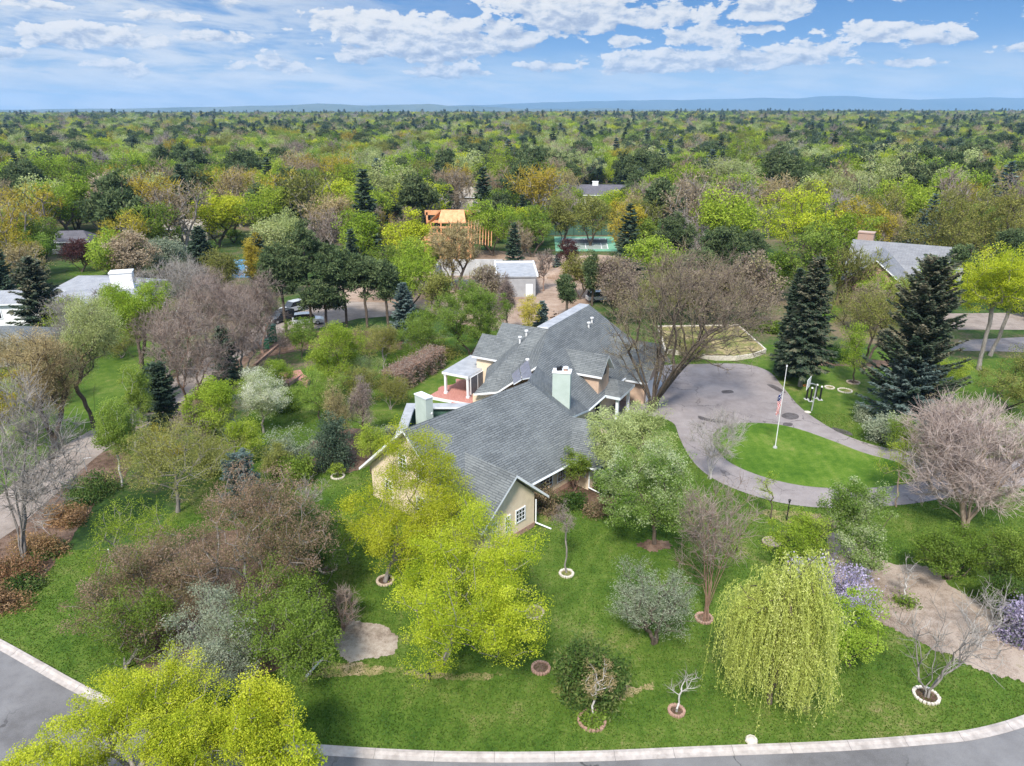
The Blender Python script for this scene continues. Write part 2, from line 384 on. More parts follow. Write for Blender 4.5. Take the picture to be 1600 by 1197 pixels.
M['deck'] = mat('red_deck_boards', (.36, .155, .125), (.46, .22, .18), 2, .8, stretch=(8, .6, 1))
M['wood_brown'] = mat('brown_wood', (.16, .09, .06), (.26, .16, .11), 3, .8)
M['plywood'] = mat('fresh_plywood', (.54, .25, .115), (.68, .37, .19), 1.5, .8)
M['lumber'] = mat('raw_lumber', (.62, .42, .25), (.75, .55, .36), 2, .8)
M['concrete'] = mat('concrete', (.36, .36, .36), (.5, .5, .49), .8, .9)
M['stone_white'] = mat('pale_stone', (.48, .43, .36), (.66, .60, .52), 3, .9)
M['stone_tan'] = mat('tan_edging_stone', (.38, .29, .21), (.62, .5, .38), 6, .9)
M['black'] = mat('black_metal', (.012, .012, .013), (.02, .02, .022), 3, .45)
M['pole_white'] = mat('white_pole', (.6, .6, .6), (.72, .72, .72), 2, .4)
M['steel'] = mat('galvanised_steel', (.42, .43, .45), (.54, .55, .57), 3, .4, metal=.6)
M['red'] = mat('red_cloth', (.45, .02, .03), (.55, .04, .05), 3, .8)
M['navy'] = mat('navy_cloth', (.02, .03, .13), (.035, .05, .18), 3, .8)
M['white'] = mat('white_paint', (.74, .74, .74), (.82, .82, .82), 2, .6)
M['rubber'] = mat('tyre_rubber', (.015, .015, .015), (.03, .03, .03), 4, .8)
M['car_white'] = mat('white_car_paint', (.68, .69, .70), (.74, .75, .76), .5, .25, spec=.6)
M['car_dark'] = mat('dark_car_paint', (.02, .022, .028), (.035, .037, .045), .5, .2, spec=.7)
M['car_silver'] = mat('silver_car_paint', (.42, .44, .46), (.5, .52, .54), .5, .25, spec=.6)
M['lampglass'] = mat('lamp_glass', (.8, .78, .72), (.85, .83, .78), 2, .2)
M['green_bin'] = mat('green_plastic', (.012, .10, .05), (.02, .14, .07), 2, .5)
M['orange'] = mat('orange_plastic', (.75, .17, .05), (.8, .22, .07), 2, .6)
M['grey_siding'] = mat('grey_siding', (.30, .30, .31), (.38, .38, .39), 1, .85)
M['beige_siding'] = mat('beige_siding', (.48, .42, .35), (.58, .52, .44), 1, .85)
M['hill_l'] = mat('hill_scrub', (.055, .075, .05), (.10, .115, .075), .002, .95)
M['hill_r'] = mat('mountain_forest', (.03, .05, .045), (.07, .085, .07), .0008, .95)

# bark and leaves
M['bark'] = mat('brown_bark', (.060, .045, .034), (.14, .11, .085), 3, .95, stretch=(3, 3, .6))
M['bark_grey'] = mat('grey_bark', (.16, .14, .125), (.30, .27, .245), 3, .95, stretch=(3, 3, .6))
M['bark_white'] = mat('pale_bark', (.38, .355, .33), (.58, .55, .52), 3, .95, stretch=(3, 3, .6))
M['bark_tan'] = mat('tan_bark', (.25, .185, .135), (.40, .31, .24), 3, .95, stretch=(3, 3, .6))
M['bark_red'] = mat('reddish_bark', (.22, .13, .09), (.34, .22, .165), 3, .95, stretch=(3, 3, .6))
PAL = {
    'grass': ((.042, .082, .013), (.082, .136, .021), (.19, .205, .065)),
    'pear': ((.10, .19, .03), (.20, .30, .06), (.50, .55, .33)),
    'bud': ((.22, .17, .14), (.31, .25, .195), (.37, .34, .15)),
    'rosetan': ((.50, .41, .36), (.66, .56, .50), (.80, .72, .66)),
    'yellow': ((.235, .315, .024), (.425, .485, .034), (.64, .66, .075)),
    'gold': ((.30, .25, .03), (.44, .36, .05), (.58, .48, .09)),
    'lime': ((.19, .28, .026), (.29, .39, .045), (.43, .51, .09)),
    'green': ((.095, .155, .024), (.17, .25, .038), (.28, .37, .08)),
    'deep': ((.04, .085, .02), (.08, .14, .03), (.15, .22, .06)),
    'olive': ((.17, .18, .045), (.26, .27, .07), (.38, .37, .12)),
    'pale': ((.27, .31, .11), (.40, .45, .18), (.56, .60, .30)),
    'grey': ((.22, .26, .165), (.34, .385, .26), (.50, .53, .40)),
    'brown': ((.10, .14, .045), (.28, .20, .12), (.44, .32, .23)),
    'tan': ((.27, .21, .13), (.40, .32, .21), (.54, .45, .32)),
    'peach': ((.30, .24, .115), (.45, .37, .18), (.58, .48, .28)),
    'mauve': ((.25, .19, .16), (.37, .30, .255), (.48, .40, .35)),
    'silver': ((.30, .265, .235), (.42, .385, .35), (.56, .52, .48)),
    'blossom': ((.20, .29, .09), (.38, .44, .20), (.74, .74, .60)),
    'lilac': ((.10, .15, .05), (.44, .37, .53), (.74, .67, .81)),
    'spruce': ((.042, .072, .046), (.080, .118, .075), (.145, .185, .125)),
    'spruce_tan': ((.042, .072, .046), (.090, .122, .078), (.27, .235, .155)),
    'blue_spruce': ((.07, .108, .10), (.125, .175, .16), (.21, .26, .235)),
    'pine': ((.058, .088, .038), (.105, .145, .062), (.19, .225, .10)),
    'juniper': ((.04, .085, .022), (.085, .145, .036), (.20, .22, .08)),
    'rust': ((.10, .115, .04), (.34, .20, .10), (.54, .36, .21)),
    'plum': ((.06, .02, .022), (.11, .045, .045), (.17, .09, .08)),
    'willow': ((.38, .45, .09), (.53, .60, .15), (.74, .77, .31)),
}
def leaf_mat(name, pal, trans=.35, vary=.06):
    m = bpy.data.materials.new(name); m.use_nodes = True
    t = NT(m.node_tree); t.n.clear()
    at = t.node('ShaderNodeAttribute', attribute_name='tint'); oi = t.node('ShaderNodeObjectInfo')
    c = t.ramp(at.outputs['Fac'], [(0.08, pal[0]), (0.5, pal[1]), (0.95, pal[2])])
    hs = t.node('ShaderNodeHueSaturation'); t.link(c, hs.inputs['Color'])
    t.val(hs.inputs['Hue'], t.math('ADD', .5 - vary * .25, t.math('MULTIPLY', oi.outputs['Random'], vary * .5)))
    t.val(hs.inputs['Value'], t.math('ADD', 1 - vary * 3.2, t.math('MULTIPLY', t.math('FRACT', t.math('MULTIPLY', oi.outputs['Random'], 7.31)), vary * 6.4)))
    d = t.node('ShaderNodeBsdfDiffuse'); tr = t.node('ShaderNodeBsdfTranslucent'); mx = t.node('ShaderNodeMixShader'); out = t.node('ShaderNodeOutputMaterial')
    t.link(hs.outputs[0], d.inputs[0]); t.link(hs.outputs[0], tr.inputs[0]); mx.inputs[0].default_value = trans
    t.link(d.outputs[0], mx.inputs[1]); t.link(tr.outputs[0], mx.inputs[2]); t.link(mx.outputs[0], out.inputs[0])
    return m
LEAF = {k: leaf_mat(k + '_leaves', p, .25 if k in ('spruce', 'pine', 'blue_spruce', 'juniper', 'spruce_tan') else .45, .035) for k, p in PAL.items()}
# ------------------------------------------------------------------ vegetation generators (pure numpy)
def tubes(p0, p1, r0, r1, k):
    d = p1 - p0; L = np.maximum(np.linalg.norm(d, axis=1, keepdims=True), 1e-5); t = d / L
    ref = np.where(np.abs(t[:, 2:3]) < .9, np.array([[0, 0, 1.]]), np.array([[1., 0, 0]]))
    u = np.cross(t, ref); u /= np.maximum(np.linalg.norm(u, axis=1, keepdims=True), 1e-6); w = np.cross(t, u)
    a = np.arange(k) * 2 * np.pi / k
    ring = np.cos(a)[None, :, None] * u[:, None, :] + np.sin(a)[None, :, None] * w[:, None, :]
    V = np.concatenate([p0[:, None, :] + ring * r0[:, None, None], p1[:, None, :] + ring * r1[:, None, None]], axis=1).reshape(-1, 3)
    i = np.arange(k); j = (i + 1) % k
    q = np.stack([i, j, k + j, k + i], axis=1)
    F = (np.arange(len(p0)) * 2 * k)[:, None, None] + q[None]
    return V, F.reshape(-1, 4)

def unit(a): return a / np.maximum(np.linalg.norm(a, axis=-1, keepdims=True), 1e-6)

def leaf_quads(c, ax, nr, la, lb):
    """diamond leaves: centre, long axis, normal hint, half length, half width"""
    ax = unit(ax); b = unit(np.cross(ax, nr)); la = la[:, None]; lb = lb[:, None]
    V = np.stack([c - ax * la, c + b * lb + ax * la * .1, c + ax * la, c - b * lb + ax * la * .1], axis=1).reshape(-1, 3)
    F = (np.arange(len(c)) * 4)[:, None] + np.arange(4)[None]
    return V, F

def crown_points(rng, n, h, w, cb, shape, lumps=12, lump_r=.42, dpt=1.0):
    d = unit(rng.normal(size=(lumps, 3))); d[:, 2] = d[:, 2] * .8 + .12
    cen = d * rng.uniform(.42, .74, (lumps, 1))
    lr = lump_r * rng.uniform(.7, 1.25, lumps)
    k = rng.integers(0, lumps, n * 2)
    q = unit(rng.normal(size=(n * 2, 3))) * (rng.uniform(.25, 1, (n * 2, 1)) ** .5) * lr[k][:, None]
    p = cen[k] + q
    keep = np.linalg.norm(p, axis=1) < 1.04
    p = p[keep][:n]; k = k[keep][:n]
    t = (p[:, 2] + 1) / 2
    if shape == 'vase': s = .42 + .68 * np.clip(t, 0, 1)
    elif shape == 'cone': s = np.clip(1.18 - .95 * t, .1, 1.2)
    elif shape == 'column': s = np.full(len(p), .95)
    elif shape == 'dome': s = np.full(len(p), 1.0); p[:, 2] = np.where(p[:, 2] < 0, p[:, 2] * .8, p[:, 2])
    else: s = np.ones(len(p))
    z0 = h * cb
    P = np.stack([p[:, 0] * s * w / 2, p[:, 1] * s * w / 2 * dpt, z0 + (h - z0) * (p[:, 2] + 1) / 2], axis=1)
    P[:, 2] = np.maximum(P[:, 2], .12)
    return P, k

def grow(rng, tips, stems, kpath=.32, seg=.9, droop=.0, jit=.07):
    """stems: list of polylines. every tip is joined to the cheapest earlier node."""
    N = sum(len(s) for s in stems) + len(tips) * 6 + 10
    pos = np.zeros((N, 3)); par = np.full(N, -1); pl = np.zeros(N); n = 0
    for s in stems:
        for i, p in enumerate(s):
            pos[n] = p
            if i: par[n] = n - 1; pl[n] = pl[n - 1] + np.linalg.norm(pos[n] - pos[n - 1])
            n += 1
    root_skip = 1
    order = np.argsort(np.linalg.norm(tips - stems[0][-1], axis=1))
    tipnode = np.zeros(len(tips), dtype=int)
    for ti in order:
        p = tips[ti]; d = p - pos[:n]; dist = np.linalg.norm(d, axis=1)
        cost = dist + kpath * pl[:n] + np.maximum(0, -d[:, 2]) * .8
        cost[:root_skip] += 3
        j = int(np.argmin(cost)); L = dist[j]
        ns = int(min(5, max(1, round(L / seg))))
        a = pos[j]; c = (a + p) / 2 + np.array([0, 0, .14 * L * (1 - 2 * droop)]) * (1 if d[j, 2] > -.2 * L else .4) + rng.normal(size=3) * jit * L
        prev = j
        for i in range(1, ns + 1):
            t = i / ns
            q = (1 - t) ** 2 * a + 2 * t * (1 - t) * c + t * t * p
            if i < ns: q = q + rng.normal(size=3) * .025 * L
            pos[n] = q; par[n] = prev; pl[n] = pl[prev] + np.linalg.norm(q - pos[prev]); prev = n; n += 1
        tipnode[ti] = prev
    return pos[:n], par[:n], tipnode

def radii(par, rtrunk, expo=.5, rmin=.008):
    n = len(par); cnt = np.zeros(n); has = np.zeros(n, bool)
    for i in range(n - 1, -1, -1):
        if not has[i]: cnt[i] += 1
        if par[i] >= 0: cnt[par[i]] += cnt[i]; has[par[i]] = True
    return np.maximum(rmin, rtrunk * (cnt / cnt.max()) ** expo)

def wood_mesh(pos, par, rad, thin=.04):
    e = np.where(par >= 0)[0]; p = par[e]
    r0 = np.minimum(rad[p], rad[e] * 1.5); r1 = rad[e]
    big = r0 > thin
    Vs, Fs, off = [], [], 0
    for msk, k in ((big, 7), (~big, 3)):
        if msk.any():
            V, F = tubes(pos[p[msk]], pos[e[msk]], r0[msk], r1[msk], k)
            Vs.append(V); Fs.append(F + off); off += len(V)
    return np.concatenate(Vs), np.concatenate(Fs)

def stems_for(rng, h, cb, n=1, spread=.25, w=4, lean=(0, 0), top=None):
    out = []
    fan = top is not None
    top = h * top if fan else max(.25, h * (cb + (1 - cb) * (.35 if n == 1 else .2)))
    for i in range(n):
        a = rng.uniform(0, 6.28) if n == 1 else 6.283 * (i + rng.uniform(-.3, .3)) / n
        o = spread * w * (.0 if n == 1 else rng.uniform(.15 if fan else .5, 1)); tp = top * (rng.uniform(.7, 1.15) if fan else 1)
        pts = []
        for t in np.linspace(0, 1, 7):
            pts.append(np.array([math.cos(a) * o * t ** 1.3 + lean[0] * t, math.sin(a) * o * t ** 1.3 + lean[1] * t, tp * t]) + (rng.normal(size=3) * np.array([.03, .03, 0]) * (t > 0) * min(top, 2)))
        if n > 1: pts[0] = pts[0] + np.array([math.cos(a), math.sin(a), 0]) * .05 * n ** .5
        out.append(pts)
    return out

def decid(seed, h, w, cb=.25, shape='round', tips=150, per=60, ls=.15, cl=.42, stems=1, rt=.2, lumps=12, lump_r=.42, spread=.22, lean=(0, 0), twigs=0, tw_len=.5, dpt=1.0, flat=.75, core=0.0, tint_lo=0., droop=0., fill=1.0, expo=.5, off=(0, 0), coarse=False, kpath=.32, jit=.07, stem_top=None, twr=.012):
    """returns (wood V,F), (crown V,F,tint). twigs: bare twigs per tip, per: leaves per tip"""
    rng = np.random.default_rng(seed)
    P, lump = crown_points(rng, tips, h, w, cb, shape, lumps, lump_r, dpt)
    P[:, 0] += off[0]; P[:, 1] += off[1]
    st = stems_for(rng, h, cb, stems, spread, w, top=stem_top, lean=(lean[0] + off[0] * .5, lean[1] + off[1] * .5))
    pos, par, tn = grow(rng, P, st, droop=droop, kpath=kpath, jit=jit)
    rad = radii(par, rt, expo, .007 if not coarse else .03)
    flare = np.clip(1 - pos[:, 2] / (.06 * h + .2), 0, 1); rad = np.where((rad > rt * .3), rad * (1 + .35 * flare), rad)
    W = wood_mesh(pos, par, rad)
    Vs, Fs, Ts, off_ = [], [], [], 0
    cs = rng.uniform(-.16, .16, lumps)
    if twigs:
        n = len(P) * twigs; src = np.repeat(np.arange(len(P)), twigs)
        dirp = unit(P - pos[np.maximum(par[tn], 0)])[src]
        d = unit(dirp * .75 + rng.normal(size=(n, 3)) * .55 + np.array([0, 0, .22 * (1 - 2.4 * droop)]))
        base = P[src] - dirp * rng.uniform(0, .45, (n, 1)) * tw_len
        L = tw_len * rng.uniform(.5, 1.3, n)
        mid = base + d * L[:, None] * .55; d2 = unit(d + rng.normal(size=(n, 3)) * .3 + np.array([0, 0, .15 - .8 * droop])); end = mid + d2 * L[:, None] * .55
        tr = (twr if not coarse else .045) * rng.uniform(.7, 1.2, n)
        V1, F1 = tubes(base, mid, tr, tr * .8, 3); V2, F2 = tubes(mid, end, tr * .8, tr * .5, 3)
        tt = np.repeat(np.clip(rng.normal(.45, .2, n) + cs[lump[src]], 0, 1), 6)
        Vs += [V1, V2]; Fs += [F1, F2 + len(V1)]; Ts += [tt, tt]; off_ = len(V1) + len(V2)
    if per:
        n = int(len(P) * per); src = rng.integers(0, len(P), n)
        dens = rng.uniform(.3, 1, len(P)); src = src[rng.uniform(size=n) < dens[src] * fill]; n = len(src)
        c = P[src] + unit(rng.normal(size=(n, 3))) * (rng.uniform(size=(n, 1)) ** .42) * np.array([1, 1, flat]) * cl * 1.75 * rng.uniform(.6, 1.2, len(P))[src][:, None]
        c[:, 2] = np.maximum(c[:, 2], .05)
        ax = rng.normal(size=(n, 3)); ax[:, 2] *= .6
        nr = rng.normal(size=(n, 3)) + np.array([0, 0, .9])
        s = ls * rng.uniform(.6, 1.25, n)
        V, F = leaf_quads(c, ax, nr, s * .5, s * .34)
        tint = np.clip(.5 + cs[lump[src]] + rng.normal(0, .13, len(P))[src] + rng.normal(0, .14, n) + tint_lo, 0, 1)
        Vs.append(V); Fs.append(F + off_); Ts.append(np.repeat(tint, 4))
    return W, (np.concatenate(Vs), np.concatenate(Fs), np.concatenate(Ts))

def spruce(seed, h, w, cb=.06, n=9000, ls=.3, rt=.2, ragged=.2, power=.8, whorl=.42, lean=(0, 0), droop=.22, topnoise=0.):
    rng = np.random.default_rng(seed)
    zs = []; z = h * cb
    while z < h * .97: zs.append(z); z += whorl * rng.uniform(.75, 1.25) * (1.1 - .5 * z / h)
    p0s, p1s, r0s, r1s = [], [], [], []
    segs = []
    for z in zs:
        t = (z - h * cb) / (h * (1 - cb))
        Rr = w / 2 * (1 - t) ** power * (1 if t > .06 else .8)
        nb = int(rng.integers(6, 9)) if t < .8 else 5
        a0 = rng.uniform(0, 6.28)
        for b in range(nb):
            a = a0 + 6.283 * b / nb + rng.normal() * .18
            L = max(.18, Rr * (1 - ragged * rng.uniform(0, 1.6) * (rng.uniform() < .75)) * rng.uniform(.85, 1.1))
            dr = droop * (1.15 - t) - .35 * t
            pts = [np.array([lean[0] * z / h, lean[1] * z / h, z])]
            for s in (.35, .7, 1.0):
                pts.append(pts[0] + np.array([math.cos(a) * L * s, math.sin(a) * L * s, -dr * L * s + .16 * L * s ** 3]))
            segs.append((pts, L))
            for i in range(3):
                p0s.append(pts[i]); p1s.append(pts[i + 1]); rr = .012 + .010 * L; r0s.append(rr * (1 - .28 * i)); r1s.append(rr * (1 - .28 * (i + 1)))
    tz = np.linspace(0, h, 9)
    tr = [np.array([lean[0] * q / h, lean[1] * q / h, q]) for q in tz]
    for i in range(8): p0s.append(tr[i]); p1s.append(tr[i + 1]); r0s.append(rt * (1 - .93 * tz[i] / h)); r1s.append(rt * (1 - .93 * tz[i + 1] / h))
    W = tubes(np.array(p0s), np.array(p1s), np.array(r0s), np.array(r1s), 5)
    tot = sum(L for _, L in segs)
    C, AX, NR, T, S = [], [], [], [], []
    for pts, L in segs:
        m = max(4, int(n * L / tot)); P = np.array(pts)
        s = rng.uniform(.08, 1, m) ** .75
        f = np.clip(s * 3, 0, 2.999); i = f.astype(int); fr = (f - i)[:, None]
        sx = np.array([.0, .35, .7, 1.0]); 
        i = np.searchsorted(sx, s, side='right') - 1; i = np.clip(i, 0, 2); fr = ((s - sx[i]) / (sx[i + 1] - sx[i]))[:, None]
        c = P[i] * (1 - fr) + P[i + 1] * fr
        d = unit(P[3] - P[0]); lat = unit(np.cross(d, [0, 0, 1.]))
        side = rng.uniform(-1, 1, m) * (.30 * L * (1.05 - s) + .10)
        c = c + lat * side[:, None] + rng.normal(size=(m, 3)) * np.array([.04, .04, .06])
        c[:, 2] -= np.abs(side) * .28
        C.append(c); AX.append(d + lat * (np.sign(side) * .8)[:, None] + np.array([0, 0, -.25]) + rng.normal(size=(m, 3)) * .25)
        NR.append(np.array([0, 0, 1.]) + rng.normal(size=(m, 3)) * .45)
        T.append(np.clip(.42 + rng.normal() * .13 + rng.normal(size=m) * .14 + (s - .6) * .25 + topnoise * (pts[0][2] / h - .4), 0, 1)); S.append(ls * rng.uniform(.65, 1.25, m))
    c = np.concatenate(C); s = np.concatenate(S)
    V, F = leaf_quads(c, np.concatenate(AX), np.concatenate(NR), s * .55, s * .2)
    return W, (V, F, np.repeat(np.concatenate(T), 4))

def pine(seed, h, w, cb=.3, tips=130, per=55, ls=.32, cl=.42, rt=.2, coarse=False):
    rng = np.random.default_rng(seed)
    P, lump = crown_points(rng, tips, h, w, cb, 'vase' if rng.uniform() < .3 else 'round', 15, .33)
    t = (P[:, 2] / h - cb) / (1 - cb); s = np.clip(1.15 - .55 * t, .3, 1.2)[:, None]; P[:, :2] *= s
    st = [[np.array([0, 0, h * .93 * q]) + (rng.normal(size=3) * np.array([.06, .06, 0]) if q > 0 else 0) for q in np.linspace(0, 1, 10)]]
    pos, par, tn = grow(rng, P, st, kpath=.1, droop=.3)
    W = wood_mesh(pos, par, radii(par, rt, .5, .012 if not coarse else .03))
    n = tips * per; src = rng.integers(0, len(P), n)
    d = unit(rng.normal(size=(n, 3)) + np.array([0, 0, .45])) * (rng.uniform(size=(n, 1)) ** .5)
    c = P[src] + d * np.array([1, 1, .65]) * cl * rng.uniform(.75, 1.35, len(P))[src][:, None]
    V, F = leaf_quads(c, d + rng.normal(size=(n, 3)) * .35, rng.normal(size=(n, 3)) + np.array([0, 0, .5]), ls * rng.uniform(.4, .62, n), ls * rng.uniform(.13, .2, n))
    cs = rng.normal(0, .13, len(P))
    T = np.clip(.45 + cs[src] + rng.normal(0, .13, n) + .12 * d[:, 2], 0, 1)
    return W, (V, F, np.repeat(T, 4))

def willow(seed, h, w, strands=420, ls=.17, rt=.25, low=.4, bare=False):
    rng = np.random.default_rng(seed)
    n = 110
    k = 15; kd = unit(rng.normal(size=(k, 3)) + np.array([0, 0, .5])); kd[:, 2] = np.abs(kd[:, 2]); kr = rng.uniform(.35, .85, (k, 1))
    lock = kd * kr; q = rng.integers(0, k, n)
    zt = np.clip(1.12 - .55 * lock[q][:, 2:3], .4, 1); P = (lock[q] * np.concatenate([zt, zt, zt * 0 + 1], 1) + rng.normal(size=(n, 3)) * np.array([.15, .15, .10])) * np.array([w / 2, w / 2, h * .58]) + np.array([0, 0, h * .42])
    P[:, 2] = np.minimum(P[:, 2], h * .98)
    st = stems_for(rng, h, .3, 3, .10, w)
    pos, par, tn = grow(rng, P, st)
    rad = radii(par, rt, .5, .012)
    W = wood_mesh(pos, par, rad)
    src = rng.integers(0, n, strands); q_of = q.copy(); ltint = rng.normal(0, .17, k)
    start = P[src] + rng.normal(size=(strands, 3)) * np.array([.3, .3, .2])
    out = unit(start * np.array([1, 1, 0]) + rng.normal(size=(strands, 3)) * .25)
    C, AX, T = [], [], []
    p0, p1 = [], []
    hem = rng.uniform(0, .13 * h, 23)
    for i in range(strands):
        end = low + hem[src[i] % 23] + rng.uniform(0, 1) ** 1.5 * start[i, 2] * .7
        L = max(.5, start[i, 2] - end)
        m = max(4, int(L / .075)); s = np.linspace(0, 1, m)
        o = out[i] * .6 * rng.uniform(.1, 1.5)
        wob = np.array([rng.normal(), rng.normal(), 0]) * .26
        qq = start[i] + o * (1 - (1 - s[:, None]) ** 2) + np.array([0, 0, 1.]) * (.28 * np.sin(np.minimum(s * 5, np.pi)) - L * s ** 1.15)[:, None] + wob * np.sin(s * 5 + rng.uniform(0, 6))[:, None]
        qq[:, 2] = np.maximum(qq[:, 2], .08)
        qs = qq[::4]; p0.append(qs[:-1]); p1.append(qs[1:])
        C.append(qq + rng.normal(size=qq.shape) * .07); AX.append(np.array([0, 0, -1.]) + rng.normal(size=qq.shape) * .6)
        T.append(np.full(m, np.clip(rng.normal(.5, .14) + ltint[q_of[src[i]]], 0, 1)) + rng.normal(0, .1, m))
    p0 = np.concatenate(p0); p1 = np.concatenate(p1); rr = np.full(len(p0), .011)
    V1, F1 = tubes(p0, p1, rr, rr * .8, 3)
    c = np.concatenate(C); T = np.clip(np.concatenate(T), 0, 1); m = len(c)
    t1 = np.full(len(V1), .55)
    if bare:
        return W, (V1, F1, np.clip(t1 + np.repeat(rng.normal(0, .18, len(p0)), 6), 0, 1))
    V, F = leaf_quads(c, np.concatenate(AX), rng.normal(size=(m, 3)), ls * rng.uniform(.35, .65, m), ls * rng.uniform(.13, .22, m))
    return W, (np.concatenate([V1, V]), np.concatenate([F1, F + len(V1)]), np.concatenate([t1, np.repeat(T, 4)]))

def mound(seed, w, d, h, n=6000, ls=.16, lumps=16, blades=False):
    """a low shrub mass without a clear trunk"""
    rng = np.random.default_rng(seed)
    P, lump = crown_points(rng, max(60, n // 60), h, w, -.55, 'round', lumps, .4, d / w)
    P = P[P[:, 2] > .1]
    st = stems_for(rng, h, .05, 6, .3, w)
    pos, par, tn = grow(rng, P, st)
    W = wood_mesh(pos, par, radii(par, .05, .5, .008))
    src = rng.integers(0, len(P), n)
    c = P[src] + rng.normal(size=(n, 3)) * np.array([1, 1, .6]) * .2 * (1 + .15 * w)
    c[:, 2] = np.maximum(c[:, 2], .04)
    ax = rng.normal(size=(n, 3)) + np.array([0, 0, .5]) + unit(c * np.array([1, 1, 0])) * .5
    V, F = leaf_quads(c, ax, rng.normal(size=(n, 3)) + np.array([0, 0, .6]), ls * rng.uniform(.35, .65, n), ls * rng.uniform(.15 if blades else .28, .25 if blades else .42, n))
    cs = rng.normal(0, .16, len(P))
    return W, (V, F, np.repeat(np.clip(.5 + cs[src] + rng.normal(0, .13, n), 0, 1), 4))

def plant(name, label, cat, loc, data, leaf, bark='bark', group=None, parts=('trunk', 'crown'), rz=0.0):
    W, Cc = data
    r = thing(name, label, cat, loc, group, rz)
    for nm, me in ((parts[0], np_mesh(parts[0], W[0], [W[1]], True, (M[bark],))), (parts[1], np_mesh(parts[1], Cc[0], [Cc[1]], False, (LEAF[leaf],), Cc[2]))):
        o = bpy.data.objects.new(nm, me); COL.objects.link(o); o.parent = r
    return r
def fit(ub, vb, ul, ur, vt, zb=0.0, hs=1.0):
    """ground point, height, width and sideways crown offset of a plant from its outline in the photograph"""
    p = G(ub, vb, zb); h = (height_at(vt, p[1]) - zb) * hs
    mp = p[0] * 0; zc = depth(p[1], zb + h * .6)
    w = (ur - ul) / FPX * zc
    off = ((ul + ur) / 2 - 800) / FPX * zc - p[0]
    return p, h, w, off
USED = []       # ground circles already taken
def put(kind, box, name, label, cat, leaf, bark='bark', group=None, seed=1, **kw):
    p, h, w, off = fit(*box)
    h = kw.pop('h', h); w = kw.pop('w', w); parts = kw.pop('parts', ('trunk', 'crown'))
    USED.append((p[0], p[1], w / 2))
    if kind == 'decid': w *= 1.17; h *= 1.06; kw['per'] = int(kw.get('per', 60) * (1.35 if kw.get('coarse') else 2.5)); kw['ls'] = kw.get('ls', .15) * (1 if kw.get('coarse') else .72)
    if kind == 'decid': data = decid(seed, h, w, off=(off, kw.pop('offy', 0)), **kw)
    elif kind == 'spruce': w *= 1.1; data = spruce(seed, h, w, **kw)
    elif kind == 'pine': data = pine(seed, h, w, **kw)
    elif kind == 'willow': data = willow(seed, h, w, **kw)
    elif kind == 'mound': h *= .85; data = mound(seed, w, kw.pop('d', w * .85), h, **kw)
    return plant(name, label, cat, p, data, leaf, bark, group, parts)
# ------------------------------------------------------------------ ground, roads, beds
def land(x, y):
    """height of the land: level near the house, rising gently far off, more to the right"""
    t = min(1, max(0, (y - 500) / 4200)); t = t * t * (3 - 2 * t)
    return t * (13 + 5 * max(-1, min(1, x / (y * .45 + 1))))
gy = [-60, 100, 300, 500, 700, 900, 1200, 1500, 1900, 2300, 2800, 3300, 3900, 4700, 6500, 9000, 12000, 15800]
gx = [-9000, -5000, -3000, -1800, -1000, -500, 0, 500, 1000, 1800, 3000, 5000, 9000]
gv = [(x, y, land(x, y)) for y in gy for x in gx]; nx_ = len(gx)
gf = [(j * nx_ + i, j * nx_ + i + 1, (j + 1) * nx_ + i + 1, (j + 1) * nx_ + i) for j in range(len(gy) - 1) for i in range(nx_ - 1)]
o = bpy.data.objects.new('ground', np_mesh('ground', gv, [np.array(gf)], True, (M['field'],))); COL.objects.link(o); struct(o)
kerb_px = [(-260, 880), (-120, 940), (0, 1002), (60, 1035), (145, 1081), (260, 1128), (385, 1156), (520, 1169), (700, 1178), (900, 1178), (1100, 1170), (1300, 1162), (1440, 1152), (1520, 1143), (1600, 1121), (1680, 1085), (1800, 1010), (1950, 930)]
kline = pix_spline(kerb_px, 8)
lawn_pts = [(p[0], p[1]) for p in kline] + [(56, 66), (50, 92), (28, 96), (2, 103), (-22, 92), (-30, 78), (-26, 60), (-28, 45)]
sheet('lawn', lawn_pts, 0.012, M['lawn'])
sheet('road', [(p[0], p[1]) for p in kline] + [(60, -40), (-60, -40)], 0.006, M['road'])
def kerb(line, w=.54):
    mb = MB(); prof = [(0.0, .012), (0.0, .13), (.16, .13), (.30, .05), (w, .03), (w, .0)]
    s = 0; rows = []
    for i, p in enumerate(line):
        a = line[max(0, i - 1)]; b = line[min(len(line) - 1, i + 1)]
        t = Vector((b[0] - a[0], b[1] - a[1], 0)).normalized(); nn = Vector((t.y, -t.x, 0))
        if i: s += (Vector(line[i]) - Vector(line[i - 1])).length
        rows.append(([Vector((p[0], p[1], 0)) + nn * (d - .06) + Vector((0, 0, z)) for d, z in prof], s))
    for (A, sa), (B, sb) in zip(rows[:-1], rows[1:]):
        for k in range(len(prof) - 1): mb.poly([A[k], A[k + 1], B[k + 1], B[k]], 0, [(sa, k * .2), (sa, k * .2 + .2), (sb, k * .2 + .2), (sb, k * .2)])
    return struct(mb.build('kerb', M['kerb']))
kerb(kline)

